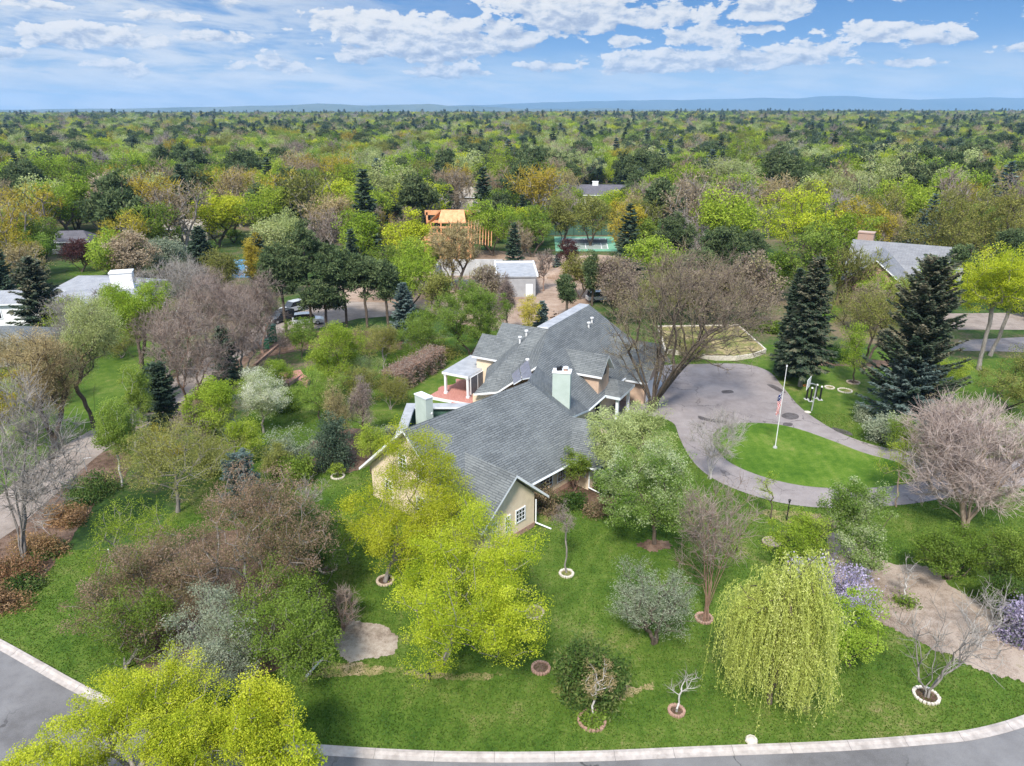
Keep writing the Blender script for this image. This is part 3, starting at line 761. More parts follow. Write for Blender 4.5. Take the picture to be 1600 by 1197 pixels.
drive_px = [(930, 640), (985, 588), (1030, 572), (1090, 569), (1160, 569), (1200, 580), (1222, 603), (1246, 632), (1275, 655), (1320, 680), (1375, 698), (1440, 708), (1520, 716), (1680, 722), (1680, 752), (1560, 762), (1470, 780), (1400, 790), (1300, 794), (1220, 786), (1150, 765), (1105, 742), (1078, 715), (1062, 685), (1050, 660), (1010, 650), (960, 660)]
sheet('driveway', pix_spline(drive_px, 6, True), 0.024, M['driveway'])
isl_px = [(1113, 690), (1122, 671), (1150, 662), (1200, 662), (1245, 670), (1300, 689), (1350, 708), (1400, 722), (1432, 738), (1420, 754), (1370, 762), (1300, 763), (1240, 757), (1180, 741), (1135, 719)]
sheet('island_lawn', pix_spline(isl_px, 6, True), 0.036, M['island'])
for i, px in enumerate([[(1222, 648), (1232, 645), (1246, 648), (1247, 654), (1234, 656), (1222, 652)], [(1198, 601), (1212, 603), (1228, 614), (1216, 612)], [(1300, 668), (1325, 674), (1332, 681), (1310, 676)], [(1225, 661), (1238, 662), (1236, 666), (1224, 665)], [(1128, 611), (1142, 610), (1146, 614), (1130, 615)], [(1092, 650), (1110, 655), (1135, 658), (1130, 662), (1095, 656)]]):
    sheet('asphalt_patch', pix_spline(px, 5, True), 0.03, M['stain'])
lane_px = [(-160, 900), (-40, 838), (25, 790), (75, 745), (125, 705), (165, 680), (235, 640), (305, 590), (345, 562), (390, 535), (432, 506), (478, 486), (540, 478), (600, 478)]
ll = pix_spline(lane_px, 6); L_, R_ = ribbon(ll, 4.6)
sheet('lane', [tuple(p) for p in L_] + [tuple(p) for p in R_[::-1]], 0.03, M['lane'])
sheet('parking_court', [G(*p) for p in [(425, 520), (440, 480), (520, 470), (610, 474), (640, 492), (560, 498), (470, 520)]], 0.036, M['lane'])
# neighbouring lawns, beds and bare soil
def ragged(px, amp, seed=1):
    """closed outline with an uneven edge, in metres"""
    rr = random.Random(seed); P = pix_spline(px, 22, True); out = []; n = len(P)
    ph = [(rr.uniform(0, 6.28), k, rr.uniform(.5, 1) / k ** .5) for k in (5, 9, 14, 22, 37, 61)]
    for i, p in enumerate(P):
        a, b = P[i - 1], P[(i + 1) % n]; t = Vector((b.y - a.y, a.x - b.x, 0))
        t = t.normalized() if t.length > 1e-4 else Vector((1, 0, 0))
        out.append(p + t * amp * (1.5 * sum(w_ * math.sin(6.283 * k * i / n + q) for q, k, w_ in ph) / 1.4 + rr.uniform(-.35, .35)))
    return out
for px in ([(70, 745), (130, 690), (200, 640), (225, 575), (190, 560), (60, 600), (-60, 680), (-60, 760)], [(-40, 560), (60, 530), (240, 520), (300, 560), (230, 600), (60, 640)]):
    sheet('lane_verge', pix_spline(px, 4, True), 0.018 if px[0][0] > 0 else 0.022, M['lawn'])
sheet('juniper_bed', ragged([(-60, 900), (40, 810), (110, 735), (185, 700), (205, 725), (150, 790), (90, 870), (20, 945), (-70, 1000)], 0.25, 96), 0.022, M['bed'])
sheet('mulch_bed', ragged([(1292, 838), (1330, 835), (1380, 878), (1450, 885), (1500, 925), (1560, 960), (1640, 985), (1690, 1040), (1640, 1075), (1560, 1058), (1480, 1022), (1400, 985), (1335, 955), (1300, 905)], 0.3, 1), 0.022, M['mulch'])
sheet('gravel_patch', ragged([(528, 990), (545, 972), (590, 975), (622, 998), (612, 1022), (575, 1030), (540, 1032), (525, 1012)], 0.16, 3), 0.026, M['gravel'])
sheet('dry_grass_patch', ragged([(470, 1058), (520, 1034), (575, 1040), (640, 1046), (690, 1053), (780, 1052), (760, 1061), (690, 1063), (600, 1052), (510, 1060)], 0.22, 69), 0.02, M['drygrass'])
sheet('dry_grass_patch', ragged([(856, 1075), (885, 1092), (940, 1096), (1000, 1085), (1020, 1068), (980, 1075), (910, 1080)], 0.22, 35), 0.02, M['drygrass'])
sheet('dry_grass_patch', ragged([(1190, 800), (1260, 800), (1310, 815), (1300, 830), (1240, 822)], 0.22, 94), 0.02, M['drygrass'])
sheet('planting_bed', ragged([(180, 960), (240, 880), (340, 830), (450, 840), (500, 910), (510, 985), (450, 1040), (330, 1070), (220, 1040)], 0.2, 36), 0.02, M['bed'])
sheet('planting_bed', ragged([(470, 745), (490, 690), (560, 670), (610, 700), (560, 735), (500, 738)], 0.2, 32), 0.02, M['bed'])
sheet('planting_bed', ragged([(835, 800), (870, 760), (930, 752), (975, 775), (930, 790), (870, 792)], 0.2, 6), 0.02, M['bed'])
sheet('planting_bed', ragged([(995, 850), (1030, 844), (1050, 853), (1020, 862)], 0.2, 56), 0.02, M['bed'])
sheet('planting_bed', ragged([(1390, 660), (1420, 640), (1500, 655), (1560, 690), (1480, 690), (1410, 690)], 0.2, 81), 0.02, M['bed'])
sheet('planting_bed', ragged([(1240, 570), (1300, 558), (1400, 566), (1390, 574), (1300, 572)], 0.2, 47), 0.02, M['bed'])
sheet('planting_bed', ragged([(400, 560), (470, 520), (620, 520), (690, 548), (560, 545), (470, 548)], 0.2, 30), 0.02, M['bed'])
sheet('planting_bed', ragged([(300, 640), (330, 570), (380, 545), (400, 552), (350, 600), (325, 655)], 0.2, 38), 0.02, M['bed'])
sheet('bare_soil', ragged([(640, 470), (660, 415), (740, 392), (860, 398), (960, 402), (960, 440), (930, 470), (860, 500), (740, 510)], 0.8, 34), 0.03, M['soil'])
sheet('bare_soil', ragged([(480, 470), (520, 440), (640, 430), (660, 470), (600, 486)], 0.8, 36), 0.026, M['soil'])
sheet('side_drive', [G(*p) for p in [(1480, 548), (1500, 532), (1700, 522), (1700, 552)]], 0.03, M['driveway'])
sheet('brick_house_drive', [G(*p) for p in [(1420, 515), (1480, 490), (1700, 488), (1700, 516)]], 0.03, M['lane'])
sheet('far_lawn', ragged([(1180, 425), (1200, 400), (1235, 405), (1230, 440), (1195, 452)], 0.8, 74), 0.03, M['lawn'])
sheet('far_lawn', ragged([(110, 430), (120, 405), (160, 403), (165, 430)], 0.8, 48), 0.03, M['lawn'])
sheet('far_lawn', ragged([(1275, 500), (1285, 470), (1310, 475), (1305, 500)], 0.8, 69), 0.03, M['island'])
sheet('side_lawn', pix_spline([(1235, 640), (1230, 600), (1250, 578), (1400, 572), (1560, 560), (1640, 570), (1640, 640), (1500, 680), (1400, 690), (1330, 680), (1275, 652)], 5, True), 0.014, M['lawn'])

# tennis court and blue sports court
def court(name, px, z, base, inner, label, net=True):
    P = [Vector(G(*p)) for p in px]
    r = thing(name, label, 'sports court', tuple(sum(P, Vector()) / 4))
    mb = MB(); mb.poly([p + Vector((0, 0, z)) for p in P]); mb.build('court_surface', base, r)
    c = sum(P, Vector()) / 4
    Q = [c + (p - c) * .72 + Vector((0, 0, z + .012)) for p in P]
    mb = MB(); mb.poly(Q); mb.build('playing_area', inner, r)
    mb = MB()
    def line(a, b):
        d = (b - a).normalized(); n = Vector((-d.y, d.x, 0)) * .09
        mb.poly([a + n, a - n, b - n, b + n])
    up = Vector((0, 0, .012))
    for i in range(4): line(Q[i] + up, Q[(i + 1) % 4] + up)
    for f in (.14, .86) if net else (): line(Q[0].lerp(Q[1], f) + up, Q[3].lerp(Q[2], f) + up)
    for f in (.27, .73) if net else (): line(Q[0].lerp(Q[3], f) + up, Q[1].lerp(Q[2], f) + up)
    if net: line(Q[0].lerp(Q[1], .5) + up * 1.2, Q[3].lerp(Q[2], .5) + up * 1.2)
    mb.build('court_lines', M['white'], r)
    if net:
        a = Q[0].lerp(Q[3], .5); b = Q[1].lerp(Q[2], .5); mb = MB()
        mb.tube(a, a + Vector((0, 0, 1.1)), .06); mb.tube(b, b + Vector((0, 0, 1.1)), .06)
        mb.obox(a + Vector((0, 0, .15)), b - a, Vector((0, .02, 0)), Vector((0, 0, .85))); mb.build('net', M['screen'], r)
    return r, P
tc_, tP = court('tennis_court', [(868, 393), (965, 393), (958, 370), (866, 370)], .05, M['court'], M['courtmid'], 'green tennis court with white lines behind the dirt mound')
bc_, bP = court('ball_court', [(361, 434), (391, 434), (386, 406), (362, 406)], .05, M['bluecourt'], M['bluecourt'], 'small blue ball court between dark evergreens', False)
# court fence: posts, rails and mesh in one run
r = thing('court_fence', 'dark green windscreen fence along the far side of the tennis court', 'fence', tuple(tP[3]))
a, b = tP[3] + Vector((-2, 2.2, 0)), tP[2] + Vector((2, 2.2, 0))
mb = MB()
for i in range(9):
    p = a.lerp(b, i / 8); mb.tube(p, p + Vector((0, 0, 3.2)), .05)
mb.tube(a + Vector((0, 0, 3.2)), b + Vector((0, 0, 3.2)), .035); mb.build('fence_posts', M['black'], r)
mb = MB(); mb.obox(a + Vector((0, .06, .1)), b - a, Vector((0, .015, 0)), Vector((0, 0, 2.6))); mb.build('windscreen', M['green_wall'], r)
for u, v in ((892, 367), (909, 367)):
    p = Vector(G(u, v)); mb = MB(); mb.tube(p, p + Vector((0, 0, 1.3)), .45, .40, 12); mb.tube(p + Vector((0, 0, 1.3)), p + Vector((0, 0, 1.5)), .42, .2, 12)
    tag(mb.build('orange_barrel', M['orange']), 'orange barrel at the far %s of the tennis court' % ('left corner' if u < 900 else 'middle'), 'barrel', 'barrels by the court')

# ------------------------------------------------------------------ main house
A1 = R(47); a1 = (math.cos(A1), math.sin(A1)); n1 = (-a1[1], a1[0]); E1 = (1.673, 49.798)
A2 = R(61.5); a2 = (math.cos(A2), math.sin(A2)); n2 = (-a2[1], a2[0]); E2 = (8.661, 66.425)
def h1(al, ac, z): return Vector((E1[0] + a1[0] * al + n1[0] * ac, E1[1] + a1[1] * al + n1[1] * ac, z))
def h2(al, ac, z): return Vector((E2[0] + a2[0] * al + n2[0] * ac, E2[1] + a2[1] * al + n2[1] * ac, z))
house = thing('house', 'large cream stucco house with sprawling grey shingle roofs and green chimneys', 'house', (0, 60, 0))
SH = [M['shingle'], M['trim']]
def prism(mb, hf, sec, c0, c1, axis, mi=0):
    """cross-section sec [(t, z)] swept along the wing axis ('al') or across it ('ac')"""
    f = (lambda t, z, c: hf(c, t, z)) if axis == 'al' else (lambda t, z, c: hf(t, c, z))
    A = [f(t, z, c0) for t, z in sec]; B = [f(t, z, c1) for t, z in sec]; n = len(sec)
    mb.poly(A, mi); mb.poly(B[::-1], mi)
    for i in range(n): j = (i + 1) % n; mb.poly([A[j], A[i], B[i], B[j]], mi)
PT = .87
w = MB()
prism(w, h1, [(.7, 0), (.7, 2.7 + PT * .7 - .3), (6.15, 7.7), (11.6, 2.7 + PT * .7 - .3), (11.6, 0)], -7.1, 6.2, 'al')
prism(w, h1, [(-6.9, 0), (-6.9, 2.85), (-4.05, 5.35), (-1.45, 2.95), (-1.45, 0)], -1.4, 3.2, 'ac')
prism(w, h1, [(6.0, 0), (6.0, 3.0), (8.6, 4.7), (10.6, 3.0), (10.6, 0)], -1.0, 4.0, 'ac')
prism(w, h2, [(.7, 0), (.7, 3.25), (6.9, 8.6), (8.1, 8.6), (14.3, 3.3), (14.3, 0)], 2.9, 13.2, 'al')
prism(w, h2, [(1.3, 0), (1.3, 2.6), (12.6, 2.6), (12.6, 0)], -3.6, 3.0, 'al')
prism(w, h2, [(2.7, 0), (2.7, 4.6), (4.7, 6.2), (6.7, 4.6), (6.7, 0)], 8.5, 15.9, 'ac')
prism(w, h2, [(4.9, 0), (4.9, 5.9), (6.6, 7.3), (8.3, 5.9), (8.3, 0)], 8.5, 14.3, 'ac')
w.build('wall', M['stucco'], house)
w = MB()
for (p, q) in (((-6.93, -1.43), (-1.42, -1.43)), ((-1.42, -1.43), (-1.42, .67)), ((-1.42, .67), (6.0, .67))):
    P, Q = h1(*p, 0), h1(*q, 0); d = (Q - P).normalized(); nn = Vector((d.y, -d.x, 0)) * .03
    w.obox(P, Q - P, nn, Vector((0, 0, .42)))
w.build('footing', M['footing'], house)
# roofs
rb = MB()
rb.roof([h1(-7.85, 6.15, 8.05), h1(6.24, 6.15, 8.05), h1(8.15, 2.7, 5.05), h1(5.1, 0, 2.7), h1(-7.85, 0, 2.7)])
rb.roof([h1(-7.85, 6.15, 8.05), h1(6.24, 6.15, 8.05), h1(6.24, 12.3, 2.7), h1(-7.85, 12.3, 2.7)])
rb.roof([h1(-4.05, -2.0, 5.72), h1(-4.05, 3.6, 5.72), h1(-.38, -.2, 2.52), h1(-.38, -2.0, 2.52)])
rb.roof([h1(-4.05, -2.0, 5.72), h1(-4.05, 3.6, 5.72), h1(-7.72, -.2, 2.52), h1(-7.72, -2.0, 2.52)])
rb.build('main_roof', SH, house)
rb = MB()
Cc_, Re = h1(8.15, 2.7, 5.05), h1(9.1, .4, 5.0)
rb.roof([Cc_, Re, h1(5.35, -1.95, 2.65), h1(5.1, 0, 2.7)])
rb.roof([Re, h1(5.35, -1.95, 2.65), h1(11.4, -2.6, 2.65)])
rb.roof([Cc_, Re, h1(11.4, -2.6, 2.65), h1(11.3, 2.2, 2.65)])
rb.build('porch_wing_roof', SH, house)
rb = MB()
T_, Tl = h2(2.7, 6.9, 9), h2(2.3, 8.1, 9); D3 = h2(-4.24, 4.8, 7.2); V_ = h2(-2.48, -.05, 2.95)
Bp = h1(6.24, 6.2, 8.04)
rb.roof([T_, h2(13.7, 6.9, 9), h2(17.0, 0, 2.95), V_, D3])
rb.roof([Bp, D3, V_]); rb.roof([Bp, V_, Cc_])
rb.roof([Tl, h2(13.7, 8.1, 9), h2(17.0, 15, 3), h2(3.3, 14.9, 3.1)])
rb.roof([h2(13.7, 6.9, 9), h2(13.7, 8.1, 9), h2(17, 15, 3), h2(17, 0, 2.95)])
La, Lb, Lc = h2(-.73, 8.1, 6.2), h2(-2.53, 9.08, 4.7), h2(-3.79, 9.51, 3.5)
L1a, L1b = h2(-3.27, 11.33, 4.05), h2(-4.33, 12.03, 3.0)
rb.roof([Tl, T_, La, Lb, L1a]); rb.roof([Lb, Lc, L1b, L1a])
rb.roof([Tl, L1a, h2(3.3, 14.9, 3.1)])
rb.roof([T_, La, D3]); rb.roof([La, Lb, D3]); rb.roof([Lb, Lc, D3])
for al, z, hw, front, drop in ((4.7, 6.5, 2.4, 16.3, 2.0), (6.6, 7.55, 2.2, 14.7, 1.85)):
    for s in (-1, 1): rb.roof([h2(al, front, z), h2(al, 8.4, z), h2(al + s * hw, 8.4, z - drop), h2(al + s * hw, front, z - drop)])
rb.build('rear_roof', SH, house)
rb = MB(); rb.roof([h2(2.5, 6.88, 9.03), h2(2.35, 8.12, 9.03), h2(13.7, 8.12, 9.03), h2(13.7, 6.88, 9.03)], .1); rb.build('ridge_flat', [M['flatroof'], M['trim']], house)
# dormers on the drive side
for k, al in enumerate((2.35,)):
    mb = MB(); prism(mb, h2, [(al - 1.4, 3.2), (al - 1.4, 5.45), (al, 6.85), (al + 1.4, 5.45), (al + 1.4, 3.2)], .35, 4.2, 'ac')
    d = mb.build('dormer', M['stucco_pink'], house)
    mb = MB()
    for s in (-1, 1): mb.roof([h2(al, -.1, 7.15), h2(al, 4.8, 7.15), h2(al + s * 1.8, 2.75, 5.35), h2(al + s * 1.8, -.1, 5.35)])
    mb.build('dormer_roof', SH, d)
    mb = MB(); mb.obox(h2(al - .5, .33, 5.0), h2(1, 0, 0) - h2(0, 0, 0), h2(0, -.03, 0) - h2(0, 0, 0), Vector((0, 0, 1.0))); mb.build('dormer_window', M['glass'], d)
# garage wing behind the big bare tree
mb = MB(); prism(mb, h2, [(8.3, 0), (8.3, 3.2), (11.85, 5.7), (15.4, 3.2), (15.4, 0)], -2.2, 1.5, 'ac'); mb.build('garage_wall', M['stucco_pink'], house)
mb = MB()
for s in (-1, 1): mb.roof([h2(11.85, -2.7, 6.1), h2(11.85, 4.0, 6.1), h2(11.85 + s * 4.2, 4.0, 2.8), h2(11.85 + s * 4.2, -2.7, 2.8)])
mb.build('garage_roof', SH, house)
for al in (9.0, 12.6):
    mb = MB(); mb.obox(h2(al, -2.24, .05), h2(2.4, 0, 0) - h2(0, 0, 0), h2(0, .05, 0) - h2(0, 0, 0), Vector((0, 0, 2.2))); mb.build('garage_door', M['trim'], house)
# entrance portico
mb = MB(); mb.roof([h2(1.9, 1.9, 2.95), h2(1.9, -1.7, 2.95), h2(6.4, -1.7, 2.95), h2(4.4, -.4, 3.9), h2(4.4, 1.9, 3.9)], .3)
mb.roof([h2(4.4, 1.9, 3.9), h2(4.4, -.4, 3.9), h2(6.4, -1.7, 2.95), h2(6.9, 1.9, 2.95)], .3); pr = mb.build('portico_roof', [M['shingle'], M['gutter']], house)
for al, ac in ((2.4, -1.25), (5.7, -1.25)):
    mb = MB(); mb.box(h2(al, ac, 1.35), (.28, .28, 2.7), A2); mb.box(h2(al, ac, .15), (.4, .4, .3), A2); mb.box(h2(al, ac, 2.55), (.38, .38, .16), A2); mb.build('portico_post', M['trim'], house)
mb = MB(); mb.obox(h2(2.86, .9, .1), h2(.05, 0, 0) - h2(0, 0, 0), h2(0, 1.2, 0) - h2(0, 0, 0), Vector((0, 0, 2.2))); dr = mb.build('front_door', M['black'], house)
mb = MB(); mb.obox(h2(2.83, .78, .1), h2(.02, 0, 0) - h2(0, 0, 0), h2(0, .1, 0) - h2(0, 0, 0), Vector((0, 0, 2.35))); mb.obox(h2(2.83, 2.12, .1), h2(.02, 0, 0) - h2(0, 0, 0), h2(0, .1, 0) - h2(0, 0, 0), Vector((0, 0, 2.35))); mb.obox(h2(2.83, .88, 2.35), h2(.02, 0, 0) - h2(0, 0, 0), h2(0, 1.24, 0) - h2(0, 0, 0), Vector((0, 0, .1))); mb.build('door_frame', M['trim'], dr)
# chimneys
def chimney(c, s, rz, z0, z1, capmat, pots):
    mb = MB(); mb.box((c[0], c[1], (z0 + z1) / 2), (s[0], s[1], z1 - z0), rz); ch = mb.build('chimney', M['sage'], house)
    mb = MB(); mb.box((c[0], c[1], z1 + .04), (s[0] + .1, s[1] + .1, .12), rz); mb.build('chimney_cap', capmat, ch)
    for dx, r_, hh, m_, k in pots:
        p = Vector((c[0] + dx * math.cos(rz), c[1] + dx * math.sin(rz), z1 + .1)); mb = MB(); mb.tube(p, p + Vector((0, 0, hh)), r_, r_ * .95, 12)
        if k: mb.tube(p + Vector((0, 0, hh)), p + Vector((0, 0, hh + .1)), r_ * 1.35, r_ * 1.2, 12, 1)
        mb.build('flue', [m_, M['gutter']], ch)
    return ch
chimney((4.5, 59.95), (1.6, 1.0), R(-10), 3.3, 8.45, M['trim'], ((-.35, .17, .32, M['black'], 0), (-.12, .12, .42, M['black'], 0), (.32, .2, .26, M['brick'], 1)))
c2 = chimney((-8.35, 62.2), (1.75, .8), R(-47), 0.2, 5.2, M['gutter'], ())
mb = MB(); q = Vector((-7.75, 61.75, 3.6)); mb.tube(q, q + Vector((.2, .05, 0)), .13, .13, 10); mb.build('vent_cap', M['white'], c2)
# roof vents
for p, hh in ((h2(11.0, 5.4, 7.7), .5), (h2(9.6, 5.2, 7.5), .5), (h2(-1.6, 7.2, 5.9), .75), (h2(2.2, 9.3, 7.9), .5), (h2(1.3, 9.6, 7.4), .5)):
    mb = MB(); mb.tube(p - Vector((0, 0, .6)), p + Vector((0, 0, hh)), .11, .11, 10); mb.tube(p + Vector((0, 0, hh)), p + Vector((0, 0, hh + .12)), .22, .2, 10); mb.build('roof_vent', M['pole_white'], house)
# glazed panels lying on the rear roof
def on_plane(u, v, P0, P1, P2, off=.06):
    n = (P1 - P0).cross(P2 - P0).normalized(); n = -n if n.z < 0 else n
    o = Vector((0, 0, CAM_H)); d = Vector(G(u, v)) - o
    t = (P0 + n * off - o).dot(n) / d.dot(n); return o + d * t
for px in ([(812.4, 573.2), (824.8, 560.8), (832, 589), (816.2, 592)], [(800, 584.5), (811, 575.4), (815, 592.4), (802.5, 600)]):
    mb = MB(); P = [on_plane(u, v, La, Lb, D3, .1) for u, v in px]; mb.roof(P, .12); s = mb.build('skylight', [M['skylight'], M['gutter']], house)
# windows
def window(hf, al, ac, z, ww, hh, nx, ny, axis, out):
    """axis 'al': wall runs along the wing; out is the outward step"""
    o = hf(0, 0, 0); A = (hf(1, 0, 0) if axis == 'al' else hf(0, 1, 0)) - o; N = ((hf(0, 1, 0) if axis == 'al' else hf(1, 0, 0)) - o) * out
    c = hf(al, ac, z); Z = Vector((0, 0, 1)); f = MB(); t = .075
    for sx in (-1, 1): f.obox(c + A * (sx * ww / 2 - t / 2) - Z * (hh / 2 + t), A * t, N * .07, Z * (hh + 2 * t))
    for sz in (-1, 1): f.obox(c - A * (ww / 2 - t / 2) + Z * (sz * hh / 2 - t / 2), A * (ww - t), N * .065, Z * t)
    for i in range(1, nx): f.obox(c + A * (ww * i / nx - ww / 2 - .018) - Z * (hh / 2), A * .036, N * .05, Z * hh)
    for i in range(1, ny): f.obox(c - A * (ww / 2) + Z * (hh * i / ny - hh / 2 - .018), A * ww, N * .047, Z * .036)
    fr = f.build('window', M['trim'], house)
    g = MB(); g.obox(c - A * (ww / 2) - Z * (hh / 2) + N * .003, A * ww, N * .02, Z * hh); g.build('pane', M['glass'], fr)
window(h1, -3.05, -1.4, 1.75, 1.0, 1.05, 3, 3, 'al', -1); window(h1, -4.45, -1.4, 1.6, .5, 1.3, 2, 4, 'al', -1); window(h1, -5.8, -1.4, 1.6, .5, 1.3, 2, 4, 'al', -1)
for ac, z in ((5.0, 4.6), (7.3, 4.6), (3.0, 1.6), (5.3, 1.6), (9.3, 1.6)): window(h1, -7.1, ac, z, .9, 1.4, 2, 4, 'ac', -1)
window(h1, 2.4, .7, 1.5, 1.6, 1.1, 4, 3, 'al', -1); window(h1, 4.4, .7, 1.5, 1.0, 1.1, 3, 3, 'al', -1); window(h1, 6.0, -.2, 1.7, 1.0, 1.1, 2, 2, 'ac', -1)
window(h1, 8.0, -1.0, 1.6, 2.4, 1.3, 4, 2, 'al', -1)
# gutters and downspouts
for P, Q in ((h1(.0, -.07, 2.62), h1(5.1, -.07, 2.62)), (h1(5.28, -2.0, 2.58), h1(5.05, -.2, 2.6)), (h2(-2.4, -.12, 2.86), h2(8.0, -.12, 2.86))): g = MB(); g.tube(P, Q, .085, .085, 6); g.build('gutter', M['gutter'], house)
for pts in ([h1(-1.36, -1.5, 2.4), h1(-1.36, -1.5, .35), h1(-.9, -2.7, .08)], [h1(5.55, -1.35, 2.5), h1(5.95, -1.1, 2.2), h1(5.95, -1.1, .3), h1(6.1, -2.6, .08)]):
    mb = MB(); mb.path(pts, .06, 6); mb.build('downspout', M['trim'], house)
# low flat-roofed court at the rear left, dark green inside
mb = MB()
mb.roof([(-10.55, 56.5, 3), (-9.65, 56.5, 3), (-9.65, 64.75, 3), (-10.55, 65.75, 3)], .22); mb.roof([(-10.55, 65.75, 3), (-9.65, 64.75, 3), (-3.2, 64.75, 3), (-3.2, 65.75, 3)], .22)
mb.build('flat_roof_strip', [M['flatroof'], M['gutter']], house)
mb = MB(); mb.box((-10.1, 61, 1.38), (.3, 9, 2.76)); mb.box((-6.7, 65.25, 1.38), (7, .3, 2.76)); mb.build('court_wall', M['green_wall'], house)
mb = MB(); mb.obox((-9.9, 57, .03), (7, 0, 0), (0, 8, 0), (0, 0, .12)); mb.build('court_floor', M['wood_brown'], house)
# covered rear porch on a red deck
mb = MB(); mb.roof([h2(-.4, 15.15, 3.05), h2(-.4, 18.6, 3.05), h2(6.2, 18.9, 3.05), h2(6.2, 15.15, 3.05)], .28); mb.build('porch_roof', [M['flatroof'], M['trim']], house)
for al, ac in ((-.15, 18.3), (-.15, 15.35), (5.9, 18.5)):
    mb = MB(); mb.box(h2(al, ac, 1.6), (.24, .24, 2.35), A2); mb.box(h2(al, ac, .5), (.36, .36, .22), A2); mb.box(h2(al, ac, 2.66), (.34, .34, .14), A2); mb.build('porch_post', M['trim'], house)
arc = [h2(-1.4 - .3 * math.sin(t), 14 + 5.6 * t / 1.57 + .0, 0) for t in np.linspace(0, 1.57, 6)] + [h2(.2 + .6 * k, 19.6 + .5 * math.sin(k), 0) for k in range(8)] + [h2(6, 14.4, 0)]
mb = MB(); mb.ext(arc, .02, .4, 1, 0); mb.build('deck', [M['deck'], M['trim']], house)
mb = MB(); mb.ext([h2(-2.6, 13.2, 0), h2(-2.6, 16.4, 0), h2(-1.45, 16.6, 0), h2(-1.45, 13.2, 0)], .02, .2, 1, 0); mb.build('deck_step', [M['deck'], M['trim']], house)
for i, al in enumerate((0.05, 1.55)):
    o = h2(0, 0, 0); A = h2(1, 0, 0) - o; N = h2(0, 1, 0) - o
    mb = MB(); c = h2(al, 15.12, .75); mb.obox(c, A * 1.42, N * -.05, Vector((0, 0, 2.0))); s = mb.build('screen_panel', M['screen'], house)
    mb = MB()
    for q in (c - A * .05, c + A * 1.42): mb.obox(q, A * .06, N * -.08, Vector((0, 0, 2.05)))
    mb.obox(c + Vector((0, 0, 2.0)) , A * 1.42, N * -.078, Vector((0, 0, .048)))
    mb.build('screen_frame', M['trim'], s)

# ------------------------------------------------------------------ other buildings
def cottage(name, label, u, v, rz, L, Wd, eave, pitch, wall, roof, cat='house', chim=None, hip=0.0, wins=3, gables=0, ov=.5, trim='trim', loc=None):
    """gabled or hipped house with windows, door, fascia and chimney, ridge along local x"""
    p = loc or G(u, v)
    r = thing(name, label, cat, p, None, rz)
    ez = eave; rz_ = eave + pitch * Wd / 2; hx, hy = L / 2, Wd / 2
    def add(mb, nm, mats, par=r):
        me_o = mb.build(nm, mats); me_o.parent = par; return me_o
    mb = MB(); k = hip * hy
    sec = [(-hy, 0), (-hy, ez), (0, rz_ - .25), (hy, ez), (hy, 0)]
    if hip: mb.ext([(-hx, -hy), (hx, -hy), (hx, hy), (-hx, hy)], 0, ez)
    else:
        A = [(-hx, t, z) for t, z in sec]; B = [(hx, t, z) for t, z in sec]; mb.poly(A[::-1]); mb.poly(B)
        for i in range(5): j = (i + 1) % 5; mb.poly([A[i], A[j], B[j], B[i]])
    add(mb, 'wall', M[wall])
    mb = MB(); e = ez - ov * pitch; rx = hx + ov - (hip * (hy + ov) if hip else 0)
    mb.roof([(-rx, 0, rz_), (rx, 0, rz_), (hx + ov, -hy - ov, e), (-hx - ov, -hy - ov, e)]); mb.roof([(-rx, 0, rz_), (rx, 0, rz_), (hx + ov, hy + ov, e), (-hx - ov, hy + ov, e)])
    if hip:
        for s in (-1, 1): mb.roof([(s * rx, 0, rz_), (s * (hx + ov), -hy - ov, e), (s * (hx + ov), hy + ov, e)])
    rf = add(mb, 'roof', [M[roof], M[trim]])
    for g in range(gables):       # cross gables on the -y side
        gx = -hx * .55 + g * (1.1 * hx / max(1, gables - 1)) if gables > 1 else hx * .3
        gw = min(2.6, L / 5); gz = ez + pitch * gw * .95
        mb = MB(); sec = [(gx - gw, 0), (gx - gw, ez), (gx, gz), (gx + gw, ez), (gx + gw, 0)]
        A = [(t, -hy - 1.6, z) for t, z in sec]; B = [(t, 0, z) for t, z in sec]; mb.poly(A)
        for i in range(5): j = (i + 1) % 5; mb.poly([A[j], A[i], B[i], B[j]])
        gb = add(mb, 'gable', M[wall]); mb = MB()
        for s in (-1, 1): mb.roof([(gx, -hy - 2.0, gz + .3), (gx, 0, gz + .3), (gx + s * (gw + .4), 0, ez - .1), (gx + s * (gw + .4), -hy - 2.0, ez - .1)])
        add(mb, 'gable_roof', [M[roof], M[trim]], r)
    for i in range(wins):
        x = -hx + L * (i + .5) / wins
        for sy in ((-1,) if gables == 0 else ()):
            mb = MB(); mb.box((x, sy * (hy + .03), ez * .55), (1.5, .1, 1.4)); wn = add(mb, 'window', M[trim]); mb = MB(); mb.box((x, sy * (hy + .06), ez * .55), (1.2, .09, 1.1)); add(mb, 'pane', M['glass'], wn)
    for sx in (-1, 1):
        mb = MB(); mb.box((sx * (hx + .03), 0, ez * .55), (.1, 1.7, 1.4)); wn = add(mb, 'window', M[trim]); mb = MB(); mb.box((sx * (hx + .06), 0, ez * .55), (.09, 1.4, 1.1)); add(mb, 'pane', M['glass'], wn)
    if chim:
        cx, cy, cw, ch, cm = chim; mb = MB(); mb.box((cx, cy, (rz_ + ch) / 2), (cw, cw * .75, rz_ + ch)); mb.box((cx, cy, rz_ + ch - .04), (cw + .2, cw * .75 + .2, .2)); add(mb, 'chimney', M[cm], r)
    return r
